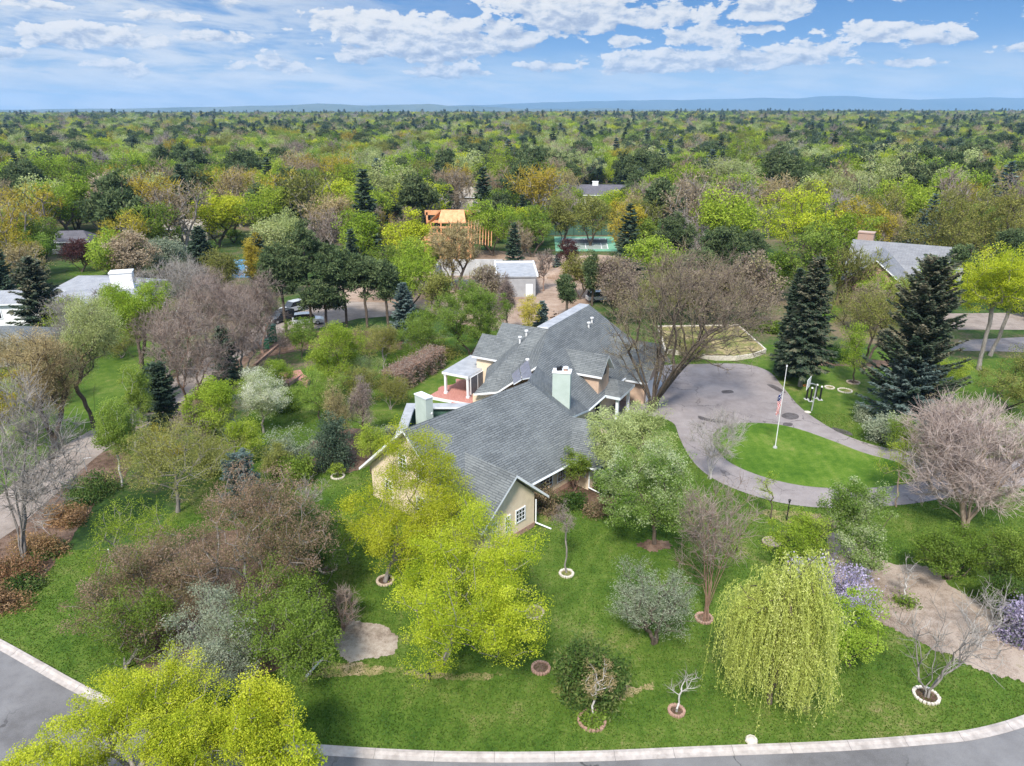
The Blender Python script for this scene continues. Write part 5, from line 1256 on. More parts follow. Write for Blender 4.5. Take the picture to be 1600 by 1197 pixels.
def bare(box, name, label, leaf, bark, seed, **kw):
    return put('decid', box, name, label, TR, leaf, bark, None, seed, **dict(dict(per=0, twigs=5, tips=200, tw_len=.6, kpath=.5, jit=.035, expo=.56), **kw))
bare((1057, 1112, 1040, 1094, 1048), 'sapling', 'white leaning leafless sapling in a small ring on the front lawn', 'silver', 'bark_white', 23, tips=22, twigs=3, tw_len=.45, cb=.35, rt=.05, lumps=4)
bare((1447, 1088, 1382, 1575, 935), 'bare_tree', 'bare grey tree with wide thin branches near the street on the right', 'silver', 'bark_grey', 24, tips=75, twigs=3, tw_len=1.0, twr=.016, cb=.18, rt=.06, stems=5, spread=.3, shape='vase', kpath=.6, stem_top=.45, lumps=20)
bare((1530, 1012, 1470, 1600, 905), 'bare_shrub', 'pale bare shrub with upright whips in the mulch bed', 'silver', 'bark_white', 25, tips=50, twigs=4, tw_len=.7, twr=.014, cb=.1, rt=.03, stems=7, spread=.12, shape='vase')
bare((1413, 938, 1397, 1434, 872), 'sapling', 'thin white leafless sapling standing in the mulch bed', 'silver', 'bark_white', 26, tips=36, twigs=4, tw_len=.4, cb=.15, rt=.05, shape='column')
put('mound', (1413, 945, 1395, 1432, 928), 'ground_plant', 'low green tuft at the foot of the thin white sapling', 'plant', 'green', 'bark', None, 27, n=500, ls=.14)
put('mound', (1290, 955, 1222, 1362, 845), 'lilac_bush', 'lilac bush with pale purple blossom behind the willow', SHB, 'lilac', 'bark', None, 28, n=9000, ls=.15)
put('mound', (1590, 995, 1562, 1640, 915), 'lilac_bush', 'lilac bush with pale blossom at the right edge of the mulch bed', SHB, 'lilac', 'bark', None, 29, n=5000, ls=.17)
put('decid', (1250, 895, 1203, 1298, 812), 'bush', 'light green bush on the lawn behind the lilac', SHB, 'lime', 'bark', None, 30, tips=120, per=60, ls=.15, cl=.3, cb=.05, stems=5, rt=.06, twigs=2, tw_len=.3)
put('decid', (1365, 890, 1292, 1418, 758), 'flowering_shrub', 'large shrub with white blossom above the mulch bed', SHB, 'pear', 'bark', None, 31, tips=230, per=75, ls=.16, cl=.34, cb=.02, stems=6, rt=.08)
put('decid', (1482, 905, 1428, 1540, 825), 'bush', 'dark glossy green bush right of the white flowering shrub', SHB, 'green', 'bark', None, 32, tips=200, per=75, ls=.16, cl=.34, cb=.0, stems=6, rt=.07)
put('decid', (1572, 915, 1518, 1640, 832), 'bush', 'grey-green wide bush at the right edge above the lilac', SHB, 'green', 'bark', None, 33, tips=220, per=70, ls=.15, cl=.36, cb=.0, stems=6, rt=.07, tint_lo=.15)
put('decid', (1575, 960, 1540, 1612, 905), 'bush', 'green bush between the bare whips and the right lilac', SHB, 'deep', 'bark', None, 34, tips=120, per=70, ls=.15, cl=.32, cb=.0, stems=5, rt=.06)
bare((1508, 824, 1430, 1625, 606), 'bare_willow', 'big tan leafless willow by the right end of the driveway', 'rosetan', 'bark_tan', 36, tips=1100, twigs=11, tw_len=.95, twr=.016, cb=.0, rt=.16, stems=6, spread=.24, lumps=26, lump_r=.36, stem_top=.45)
put('decid', (1400, 792, 1368, 1432, 672), 'thin_tree', 'thin sparse yellow-green tree at the tip of the driveway island', TR, 'lime', 'bark_tan', None, 37, tips=90, per=20, twigs=3, tw_len=.4, ls=.12, cl=.3, cb=.15, rt=.06, shape='oval')
bare((1108, 748, 1062, 1168, 640), 'bare_shrub', 'pale silvery leafless shrub tree at the left tip of the island', 'silver', 'bark_white', 38, tips=230, twigs=6, tw_len=.7, cb=.08, rt=.035, stems=10, spread=.26, shape='vase', stem_top=.6)
put('decid', (985, 770, 908, 1062, 636), 'round_tree', 'round pale green tree in new leaf in front of the bare cottonwood', TR, 'pale', 'bark', None, 39, tips=280, per=80, ls=.18, cl=.42, cb=.15, shape='dome', rt=.16, lumps=22, lump_r=.34)
put('decid', (1022, 850, 945, 1092, 690), 'pear_tree', 'green pear tree with white blossom at the front corner of the drive', TR, 'pear', 'bark', None, 40, tips=300, per=80, ls=.16, cl=.38, cb=.03, shape='oval', rt=.14, lumps=20)
put('decid', (898, 770, 872, 920, 703), 'small_tree', 'small bright green tree against the cream wall', TR, 'green', 'bark_red', None, 41, tips=90, per=70, ls=.15, cl=.28, cb=.2, stems=3, rt=.05, tint_lo=.12)
for i, (b_, lf, lab) in enumerate((((855, 798, 832, 882, 745), 'brown', 'brown leafless shrub under the front gable eave'), ((892, 790, 872, 922, 758), 'deep', 'dark green low shrub beneath the small bright tree'), ((950, 772, 930, 975, 740), 'deep', 'dark green shrub by the porch wing downspout'), ((935, 800, 905, 960, 772), 'brown', 'low brown shrub in the bed before the porch wing'))):
    put('mound', b_, 'wall_shrub', lab, SHB, lf, 'bark', None, 42 + i, n=2600, ls=.15)
put('decid', (885, 895, 862, 898, 783), 'sapling', 'slim grey upright sapling in a pale ring on the front lawn', TR, 'mauve', 'bark_grey', None, 46, tips=60, per=14, twigs=4, tw_len=.3, ls=.09, cl=.18, cb=.45, rt=.06, shape='column')
put('decid', (1205, 812, 1180, 1222, 742), 'sapling', 'thin sparse green sapling between lawn and lower driveway', TR, 'lime', 'bark', None, 47, tips=34, per=14, twigs=3, tw_len=.35, ls=.11, cl=.2, cb=.35, rt=.05)
# -- big trees around the motor court
put('decid', (1017, 642, 938, 1196, 376), 'cottonwood_tree', 'huge bare brown many-trunked tree beside the motor court', TR, 'bud', 'bark', None, 48, tips=1050, per=5, twigs=6, tw_len=1.1, twr=.016, ls=.17, cl=.5, cb=.04, shape='round', stems=10, rt=.25, spread=.42, stem_top=.5, kpath=.4, jit=.04, lumps=30, lump_r=.34, expo=.5)
put('spruce', (1250, 604, 1200, 1290, 398), 'spruce_tree', 'tall dark spruce with bare lower trunk beside the hoop', TR, 'spruce_tan', 'bark_grey', None, 49, n=24000, ls=.42, rt=.27, cb=.17, power=.55, ragged=.3, droop=.45, whorl=.36, topnoise=.25)
put('spruce', (1227, 588, 1186, 1240, 415), 'spruce_tree', 'dark spruce directly behind the hoop spruce to its left', TR, 'spruce', 'bark', None, 50, n=13000, ls=.42, rt=.22, cb=.08, power=.6, droop=.4)
put('spruce', (1412, 660, 1360, 1502, 398), 'spruce_tree', 'largest ragged dark spruce on the right side lawn', TR, 'spruce_tan', 'bark', None, 51, n=30000, ls=.45, rt=.34, cb=.13, power=.42, ragged=.42, droop=-.25, whorl=.42, topnoise=.2)
put('spruce', (1408, 668, 1352, 1494, 555), 'blue_spruce_tree', 'low spreading blue-grey spruce at the foot of the largest spruce', TR, 'blue_spruce', 'bark', None, 52, n=17000, ls=.36, rt=.16, cb=.05, power=.42, ragged=.3, droop=.12)
put('decid', (1529, 578, 1488, 1612, 385), 'maple_tree', 'yellow-green tree with grey forked trunk on the far right lawn', TR, 'yellow', 'bark_grey', None, 53, tips=300, per=75, ls=.22, cl=.55, cb=.32, shape='dome', rt=.24, lumps=18)
put('decid', (1547, 556, 1530, 1680, 400), 'maple_tree', 'second yellow-green tree just behind the forked one at right edge', TR, 'yellow', 'bark_grey', None, 54, tips=260, per=65, ls=.24, cl=.55, cb=.32, shape='dome', rt=.22, lumps=18)
put('decid', (1348, 580, 1300, 1398, 440), 'olive_tree', 'sparse olive-green tree between the hoop spruce and largest spruce', TR, 'olive', 'bark', None, 55, tips=300, per=26, twigs=4, tw_len=.6, ls=.18, cl=.5, cb=.12, stems=3, rt=.16)
put('decid', (1333, 600, 1305, 1358, 508), 'small_tree', 'small yellow-green tree in a ring on the right side lawn', TR, 'lime', 'bark', None, 56, tips=120, per=40, ls=.17, cl=.38, cb=.12, rt=.09)
put('decid', (1385, 500, 1340, 1420, 430), 'round_tree', 'pale yellow tree in front of the brick gables', TR, 'lime', 'bark', None, 57, tips=150, per=50, ls=.24, cl=.55, cb=.12, rt=.14)
bare((1318, 480, 1270, 1395, 362), 'bare_tree', 'bare brown tree in front of the brick chimney house', 'olive', 'bark', 58, tips=320, twigs=5, tw_len=1.0, cb=.16, rt=.28, stems=3, shape='vase', per=7, ls=.25, cl=.6, coarse=True)
put('mound', (1347, 657, 1334, 1362, 624), 'evergreen_bush', 'small round evergreen bush on the side lawn', SHB, 'grey', 'bark', None, 59, n=3000, ls=.16, )
put('mound', (1375, 690, 1346, 1408, 636), 'evergreen_bush', 'larger round grey-green bush with pale buds at the drive edge', SHB, 'grey', 'bark', None, 60, n=6000, ls=.17)
put('decid', (1415, 712, 1388, 1432, 645), 'small_tree', 'small feathery green tree at the drive edge beneath the spruce', TR, 'green', 'bark', None, 61, tips=100, per=45, ls=.14, cl=.3, cb=.1, rt=.06, tint_lo=.2)
put('decid', (1575, 640, 1535, 1640, 548), 'bush', 'olive-green bush right of the lawn behind the bare willow', SHB, 'olive', 'bark', None, 62, tips=160, per=45, ls=.2, cl=.45, cb=.0, stems=4, rt=.09)
put('mound', (1205, 520, 1190, 1230, 495), 'wall_shrub', 'low green hedge beyond the raised planter', SHB, 'green', 'bark', None, 63, n=3000, ls=.25, d=3)
# -- left: brown thicket and its neighbours
put('decid', (395, 965, 262, 512, 752), 'crabapple_tree', 'wide purple-brown budding crabapple heading the left thicket', TR, 'brown', 'bark_grey', None, 64, tips=520, per=62, twigs=3, tw_len=.5, ls=.13, cl=.42, cb=.05, stems=4, rt=.15, lumps=26, lump_r=.34)
put('decid', (225, 1000, 128, 318, 868), 'crabapple_tree', 'brown and green budding crabapple at the left end of the thicket', TR, 'brown', 'bark_grey', None, 65, tips=380, per=55, twigs=3, tw_len=.45, ls=.13, cl=.4, cb=.02, stems=4, rt=.11, lumps=20, tint_lo=-.04)
put('decid', (318, 1075, 232, 410, 915), 'grey_shrub', 'pale grey-green twiggy shrub at the front of the thicket', SHB, 'grey', 'bark_grey', None, 66, tips=260, per=45, twigs=5, tw_len=.5, ls=.13, cl=.36, cb=.0, stems=5, rt=.08)
put('decid', (445, 1050, 350, 535, 880), 'green_shrub', 'fresh green shrub at the right front of the thicket', SHB, 'green', 'bark_grey', None, 67, tips=340, per=60, twigs=2, tw_len=.45, ls=.14, cl=.4, cb=.0, stems=5, rt=.09, tint_lo=.05)
put('decid', (195, 1045, 128, 262, 925), 'green_shrub', 'dusty green low shrub at the left front of the thicket', SHB, 'green', 'bark_grey', None, 68, tips=180, per=50, twigs=2, ls=.13, cl=.36, cb=.0, stems=5, rt=.07)
put('decid', (470, 925, 400, 545, 800), 'dark_shrub', 'dark olive shrub behind the fresh green shrub of the thicket', SHB, 'deep', 'bark_grey', None, 69, tips=260, per=60, twigs=2, ls=.13, cl=.4, cb=.0, stems=5, rt=.08, tint_lo=.1)
bare((535, 985, 512, 562, 920), 'bare_shrub', 'dead brown leafless shrub beside the gravel patch', 'mauve', 'bark_red', 70, tips=110, twigs=6, tw_len=.5, cb=.0, rt=.05, stems=6, spread=.2)
put('decid', (278, 800, 172, 385, 655), 'sparse_tree', 'wide sparse yellow-green tree with dark trunk above the thicket', TR, 'olive', 'bark_grey', None, 71, tips=420, per=26, twigs=4, tw_len=.55, ls=.13, cl=.45, cb=.18, rt=.15, shape='round', lumps=24, tint_lo=.15)
put('decid', (215, 905, 150, 275, 790), 'sparse_shrub', 'sparse lime-green shrub between the left lawn and thicket', SHB, 'lime', 'bark_grey', None, 72, tips=170, per=28, twigs=4, tw_len=.5, ls=.12, cl=.4, cb=.0, stems=4, rt=.06, tint_lo=-.1)
put('decid', (191, 760, 150, 218, 612), 'birch_tree', 'slender pale green birch with white trunk by the lane', TR, 'green', 'bark_white', None, 73, tips=220, per=75, ls=.15, cl=.36, cb=.25, rt=.09, shape='oval', tint_lo=.24)
put('decid', (212, 700, 190, 236, 568), 'birch_tree', 'taller narrow pale green birch behind the slender one', TR, 'green', 'bark_white', None, 74, tips=150, per=70, ls=.15, cl=.3, cb=.2, rt=.08, shape='column', tint_lo=.24)
bare((37, 876, -35, 112, 592), 'bare_tree', 'tall pale leafless tree over the lane at the left edge', 'silver', 'bark_grey', 75, tips=430, twigs=7, tw_len=1.0, twr=.017, cb=.12, rt=.11, shape='oval', stems=5, spread=.2, stem_top=.55)
put('decid', (86, 700, 10, 128, 512), 'budding_tree', 'peach-tinted budding tree with dark forked trunk on the lane lawn', TR, 'peach', 'bark', None, 76, tips=520, per=40, twigs=6, tw_len=.6, ls=.15, cl=.5, cb=.2, stems=3, rt=.22, shape='vase', tint_lo=-.05)
put('decid', (-25, 720, -90, 40, 560), 'budding_tree', 'yellow-tinted budding tree cut by the left edge', TR, 'gold', 'bark', None, 77, tips=260, per=50, twigs=3, tw_len=.6, ls=.16, cl=.5, cb=.15, rt=.16)
put('decid', (148, 668, 88, 196, 478), 'budding_tree', 'pale grey budding tree with leaning trunk right of the peach one', TR, 'pale', 'bark', None, 78, tips=520, per=32, twigs=7, tw_len=.7, ls=.15, cl=.5, cb=.22, rt=.2, stems=2, shape='vase')
put('decid', (222, 578, 150, 268, 438), 'leafy_tree', 'vivid yellow-green tree in front of the grey modern house', TR, 'lime', 'bark', None, 79, tips=320, per=85, ls=.21, cl=.55, cb=.14, rt=.2, stems=3, lumps=18, lump_r=.32)
for i, (b_, lf, bk, lab) in enumerate((((296, 642, 240, 350, 470), 'mauve', 'bark_red', 'rosy brown twiggy tree behind the two dark firs'), ((410, 552, 350, 440, 425), 'mauve', 'bark_red', 'brown twiggy tree over the lane bend'), ((330, 560, 290, 378, 430), 'mauve', 'bark_grey', 'grey-brown bare tree left of the lane bend'), ((268, 500, 222, 330, 402), 'silver', 'bark_white', 'white-twigged bare tree behind the vivid green one'), ((120, 560, 70, 165, 455), 'silver', 'bark_white', 'white-twigged bare tree below the big left spruce'))):
    bare(b_, 'bare_tree', lab, lf, bk, 80 + i, tips=480, twigs=7, tw_len=.9, twr=.018, cb=.14, rt=.13, stems=2, per=4, ls=.16, cl=.5)
put('spruce', (262, 668, 226, 292, 565), 'fir_tree', 'dark blue-green fir standing right by the metal gate', TR, 'spruce', 'bark', None, 85, n=11000, ls=.34, rt=.13, cb=.03, power=.45, ragged=.3)
put('spruce', (240, 640, 222, 262, 572), 'fir_tree', 'smaller dark fir behind the gate fir', TR, 'blue_spruce', 'bark', None, 86, n=6000, ls=.34, rt=.12, cb=.03, power=.5)
put('spruce', (357, 600, 332, 382, 508), 'fir_tree', 'dark narrow fir beside the lane bend', TR, 'spruce', 'bark', None, 87, n=9000, ls=.36, rt=.13, cb=.03, power=.5)
# -- left garden
put('decid', (335, 695, 298, 375, 592), 'fruit_tree', 'lime-green fruit tree behind the swing set', TR, 'lime', 'bark', None, 88, tips=200, per=65, ls=.17, cl=.4, cb=.08, rt=.1)
put('decid', (350, 690, 322, 376, 630), 'fruit_tree', 'small tree with white blossom over the swing set', TR, 'blossom', 'bark_white', None, 89, tips=90, per=45, ls=.13, cl=.3, cb=.2, rt=.06, stems=2)
put('decid', (412, 676, 368, 446, 576), 'blossom_tree', 'upright creamy white blossoming pear in the left garden', TR, 'blossom', 'bark_grey', None, 90, tips=280, per=58, ls=.14, cl=.36, cb=.1, rt=.11, shape='oval', tint_lo=.2)
put('decid', (520, 628, 470, 568, 503), 'leafy_tree', 'feathery yellow-green tree in the middle of the left garden', TR, 'lime', 'bark', None, 91, tips=320, per=62, ls=.17, cl=.38, cb=.05, rt=.12, shape='oval', lumps=22, lump_r=.3)
put('decid', (500, 655, 462, 528, 575), 'leafy_tree', 'soft pale green small tree before the feathery yellow one', TR, 'green', 'bark', None, 92, tips=160, per=45, ls=.15, cl=.36, cb=.05, rt=.08, tint_lo=.28)
put('decid', (600, 583, 574, 622, 497), 'poplar_tree', 'narrow upright grey-green poplar behind the pergola', TR, 'olive', 'bark_grey', None, 93, tips=180, per=34, twigs=3, tw_len=.5, ls=.16, cl=.34, cb=.12, rt=.09, shape='column')
for i, (b_, lf, sh, lab) in enumerate((((522, 705, 500, 548, 585), 'peach', 'cone', 'tall thin larch with pinkish buds in the left garden'), ((568, 690, 540, 592, 590), 'mauve', 'cone', 'second thin larch right of the pink-budded one'), ((548, 640, 525, 590, 570), 'olive', 'round', 'sparse olive tree behind the two larches'))):
    put('decid', b_, 'larch_tree' if i < 2 else 'sparse_tree', lab, TR, lf, 'bark', None, 94 + i, tips=260, per=16, twigs=4, tw_len=.4, ls=.13, cl=.35, cb=.06, rt=.10, shape=sh)
put('mound', (458, 715, 412, 505, 642), 'lilac_bush', 'grey budding lilac hedge left of the dark yew', SHB, 'grey', 'bark', None, 97, n=6500, ls=.14)
put('mound', (520, 728, 484, 557, 632), 'yew_tree', 'grey-green dense conifer at the centre of the garden bed', TR, 'spruce', 'bark', None, 98, n=11000, ls=.2, blades=True)
put('mound', (460, 755, 428, 492, 695), 'bush', 'round glossy green bush at the left end of the garden bed', SHB, 'green', 'bark', None, 99, n=6000, ls=.16)
put('mound', (602, 688, 578, 625, 658), 'bush', 'low grey-brown bush left of the rear flat roof', SHB, 'grey', 'bark', None, 100, n=3500, ls=.14)
put('spruce', (383, 795, 344, 424, 708), 'blue_spruce_tree', 'soft blue-grey spruce behind the crabapple', TR, 'blue_spruce', 'bark', None, 101, n=16000, ls=.2, rt=.1, cb=.0, power=.36, ragged=.35, whorl=.3)
put('decid', (432, 745, 405, 450, 690), 'bush', 'pale olive bush left of the glossy green bush', SHB, 'olive', 'bark', None, 102, tips=110, per=50, ls=.14, cl=.3, cb=.0, stems=4, rt=.05)
bare((490, 824, 442, 520, 745), 'pruned_tree', 'low pruned leafless fruit tree with spreading grey branches', 'silver', 'bark_grey', 103, tips=90, twigs=4, tw_len=.5, cb=.3, rt=.10, shape='vase')
put('decid', (580, 740, 553, 610, 668), 'small_tree', 'spiky yellow-green small tree against the left gable', TR, 'lime', 'bark', None, 104, tips=150, per=42, ls=.15, cl=.3, cb=.1, rt=.07, shape='oval', tint_lo=.08)
put('decid', (528, 745, 512, 545, 725), 'leafy_stump', 'low leafy shoot in a pale ring left of the gable', 'plant', 'lime', 'bark', None, 105, tips=24, per=24, ls=.13, cl=.18, cb=.1, rt=.05)
put('decid', (545, 880, 515, 575, 800), 'small_tree', 'thin lime-green small tree left of the rear yellow tree', TR, 'lime', 'bark_grey', None, 106, tips=110, per=30, twigs=3, tw_len=.35, ls=.13, cl=.3, cb=.1, rt=.06)
bare((511, 890, 498, 525, 800), 'sapling', 'slim leafless sapling in a half ring by the thicket', 'silver', 'bark_grey', 107, tips=50, twigs=4, tw_len=.35, cb=.3, rt=.05, shape='column')
put('decid', (737, 556, 678, 790, 440), 'apple_tree', 'rounded fresh green apple tree behind the rear porch roof', TR, 'green', 'bark', None, 108, tips=380, per=70, ls=.2, cl=.45, cb=.06, rt=.2, stems=2, lumps=22, lump_r=.34, tint_lo=.16)
put('spruce', (634, 530, 608, 662, 440), 'blue_spruce_tree', 'deep blue-green spruce left of the apple tree', TR, 'blue_spruce', 'bark', None, 109, n=11000, ls=.42, rt=.16, cb=.03, power=.6, )
put('decid', (663, 556, 634, 694, 484), 'small_tree', 'small bright green tree between blue spruce and apple tree', TR, 'green', 'bark', None, 110, tips=160, per=50, ls=.18, cl=.4, cb=.1, rt=.08, tint_lo=.16)
put('decid', (650, 575, 600, 690, 540), 'bush', 'low green bushes mass along the back lawn edge', SHB, 'green', 'bark', None, 111, tips=180, per=50, ls=.16, cl=.4, cb=.0, stems=6, rt=.05)
put('decid', (472, 560, 450, 496, 496), 'small_tree', 'dark green small leafy tree beside the white van', TR, 'green', 'bark', None, 112, tips=140, per=50, ls=.18, cl=.36, cb=.1, rt=.07)
put('decid', (437, 560, 425, 456, 510), 'sparse_tree', 'small grey bare tree beside the green waste container', TR, 'mauve', 'bark_grey', None, 113, tips=120, per=8, twigs=4, tw_len=.5, ls=.14, cl=.3, cb=.15, rt=.06)
put('decid', (575, 560, 530, 615, 505), 'bush', 'brown and olive thicket in front of the parking court', SHB, 'olive', 'bark', None, 114, tips=200, per=24, twigs=4, tw_len=.5, ls=.16, cl=.45, cb=.0, stems=6, rt=.06)
put('mound', (150, 770, 105, 192, 738), 'juniper_bush', 'green spreading juniper at the top of the lane bed', SHB, 'juniper', 'bark', None, 115, n=5000, ls=.2, blades=True)
for i, (b_, lf, lab) in enumerate((((110, 815, 68, 150, 780), 'rust', 'rusty brown juniper below the green one in the lane bed'), ((65, 862, 18, 112, 825), 'rust', 'rusty brown juniper in the middle of the lane bed'), ((20, 905, -40, 75, 868), 'rust', 'rusty brown juniper near the bare tree foot'), ((-5, 950, -60, 45, 905), 'rust', 'rusty brown juniper at the lower end of the lane bed'), ((128, 785, 95, 150, 770), 'juniper', 'flat dark green juniper tuft on the lane bed edge'), ((80, 862, 55, 108, 848), 'juniper', 'dark green juniper tuft beside the rusty middle one'), ((35, 918, 5, 68, 900), 'juniper', 'dark green juniper tuft near the lower left lawn'))):
    put('mound', b_, 'juniper_bush', lab, SHB, lf, 'bark', 'junipers in the lane bed', 116 + i, n=4200, ls=.2, blades=True, d=2.6)

# ------------------------------------------------------------------ named trees of the middle distance
put('spruce', (12, 492, -30, 38, 378), 'spruce_tree', 'dark spruce cut by the left edge of the view', TR, 'spruce', 'bark', None, 130, n=9000, ls=.6, rt=.25, power=.6)
put('spruce', (72, 528, 26, 122, 398), 'spruce_tree', 'large dark spruce standing before the grey modern house', TR, 'spruce_tan', 'bark', None, 131, n=16000, ls=.55, rt=.3, power=.6, ragged=.3, topnoise=.3)
for i, (b_, lab) in enumerate((((448, 520, 405, 500, 372), 'pine at the left of the tall pine grove by the parked cars'), ((488, 515, 440, 545, 342), 'tallest pine of the grove above the parked cars'), ((542, 512, 498, 585, 378), 'dark pine in the middle of the grove, trunk bare below'), ((574, 512, 552, 622, 388), 'pine right of the grove centre with slim bare trunk'), ((607, 514, 580, 640, 395), 'rightmost slim pine of the grove beside the blue spruce'), ((512, 520, 470, 560, 432), 'low dark pine at the front of the grove'))):
    put('pine', b_, 'pine_tree', lab, TR, 'pine', 'bark', 'tall pines by the parking court', 132 + i, tips=170, per=60, ls=.5, cl=.8, cb=.28, rt=.2)
put('spruce', (322, 446, 292, 350, 352), 'spruce_tree', 'dark spruce left of the blue ball court', TR, 'spruce', 'bark', None, 138, n=8000, ls=.65, rt=.25, power=.6)
put('spruce', (408, 440, 386, 432, 362), 'spruce_tree', 'dark spruce right of the blue ball court', TR, 'spruce', 'bark', None, 139, n=7000, ls=.65, rt=.25, power=.6)
put('decid', (396, 452, 380, 410, 368), 'gold_tree', 'narrow golden tree beside the blue ball court', TR, 'gold', 'bark', None, 140, tips=110, per=45, ls=.3, cl=.5, cb=.1, rt=.12, shape='oval')
bare((715, 458, 655, 765, 340), 'oak_tree', 'tan budding tree in front of the unfinished timber house', 'peach', 'bark', 141, tips=420, twigs=5, tw_len=.9, cb=.18, rt=.26, stems=2, per=16, ls=.22, cl=.55, shape='vase', coarse=True)
for i, (b_, lf, lab) in enumerate((((550, 420, 522, 592, 328), 'lime', 'light green tree left of the grove of lime trees'), ((630, 425, 598, 668, 330), 'yellow', 'yellow-green tree before the unfinished timber house'), ((648, 455, 614, 690, 372), 'lime', 'lower yellow-green tree below the timber house wall'), ((770, 400, 728, 800, 306), 'lime', 'yellow-green tree just right of the timber roof'), ((832, 402, 788, 868, 320), 'green', 'round fresh green tree left of the tennis court'), ((880, 382, 858, 900, 304), 'olive', 'grey-olive tree behind the left end of the tennis court'), ((922, 384, 892, 955, 306), 'olive', 'olive budding tree with dark trunk at the tennis court'), ((978, 404, 950, 1008, 314), 'gold', 'golden-olive tree at the right end of the tennis court'), ((1005, 408, 975, 1030, 336), 'green', 'fresh green tree right of the tennis court'), ((1245, 415, 1180, 1308, 280), 'yellow', 'big dense yellow tree on the green lawn left of brick house'), ((1378, 345, 1316, 1434, 222), 'pale', 'big pale green willow beyond the brick house'), ((896, 300, 846, 944, 210), 'pale', 'big pale yellow-green tree beyond the dark roofed house'), ((772, 330, 733, 815, 226), 'lime', 'tall vivid green tree right of the centre'), ((715, 322, 695, 740, 240), 'gold', 'narrow golden tree left of the tall vivid green one'), ((1168, 300, 1132, 1200, 190), 'lime', 'tall light green tree far off right of centre'), ((590, 300, 565, 622, 248), 'yellow', 'bright yellow-green tree beyond the pines at centre left'), ((190, 440, 135, 225, 358), 'lime', 'light green tree behind the white chimney house'), ((215, 445, 165, 240, 362), 'tan', 'grey-tan budding tree behind the white chimney house'))):
    put('decid', b_, 'leafy_tree', lab, TR, lf, 'bark', None, 142 + i, tips=170, per=52, ls=.36, cl=.75, cb=.12, rt=.25, lumps=16, twigs=2 if lf in ('olive', 'gold', 'tan') else 0, tw_len=.9, coarse=True, stems=2)
put('decid', (885, 425, 868, 902, 372), 'plum_tree', 'dark purple-red plum tree before the tennis court', TR, 'plum', 'bark', None, 165, tips=110, per=40, ls=.28, cl=.5, cb=.1, rt=.1)
put('spruce', (870, 418, 860, 882, 396), 'blue_spruce_tree', 'little blue spruce on the bare soil before the tennis court', TR, 'blue_spruce', 'bark', None, 166, n=2500, ls=.35, rt=.1)
put('pine', (885, 500, 862, 905, 420), 'pine_tree', 'green pine behind the roof ridge left of the white truck', TR, 'pine', 'bark', None, 167, tips=120, per=55, ls=.42, cl=.6, cb=.12)
put('pine', (925, 478, 895, 945, 388), 'pine_tree', 'taller green pine beside the dirt heap', TR, 'pine', 'bark', None, 168, tips=120, per=55, ls=.45, cl=.7, cb=.12)
put('decid', (793, 525, 768, 812, 432), 'dark_tree', 'dark grey-green leafless spruce-like tree left of the site building', TR, 'mauve', 'bark', None, 169, tips=220, per=30, twigs=4, tw_len=.5, ls=.2, cl=.4, cb=.05, rt=.12, shape='cone', tint_lo=-.3)
put('decid', (826, 530, 808, 842, 458), 'slim_tree', 'slim yellowish tree behind the rear roofs', TR, 'gold', 'bark', None, 170, tips=110, per=34, ls=.18, cl=.36, cb=.08, rt=.08, shape='oval', tint_lo=.25)
put('spruce', (846, 520, 832, 862, 470), 'blue_spruce_tree', 'grey conifer behind the rear gable right of the slim tree', TR, 'blue_spruce', 'bark', None, 171, n=4000, ls=.4, rt=.12, power=.5)
bare((849, 455, 832, 868, 388), 'bare_tree', 'thin bare brown tree on the building site soil', 'mauve', 'bark_red', 172, tips=110, twigs=4, tw_len=.7, cb=.2, rt=.1, coarse=True)

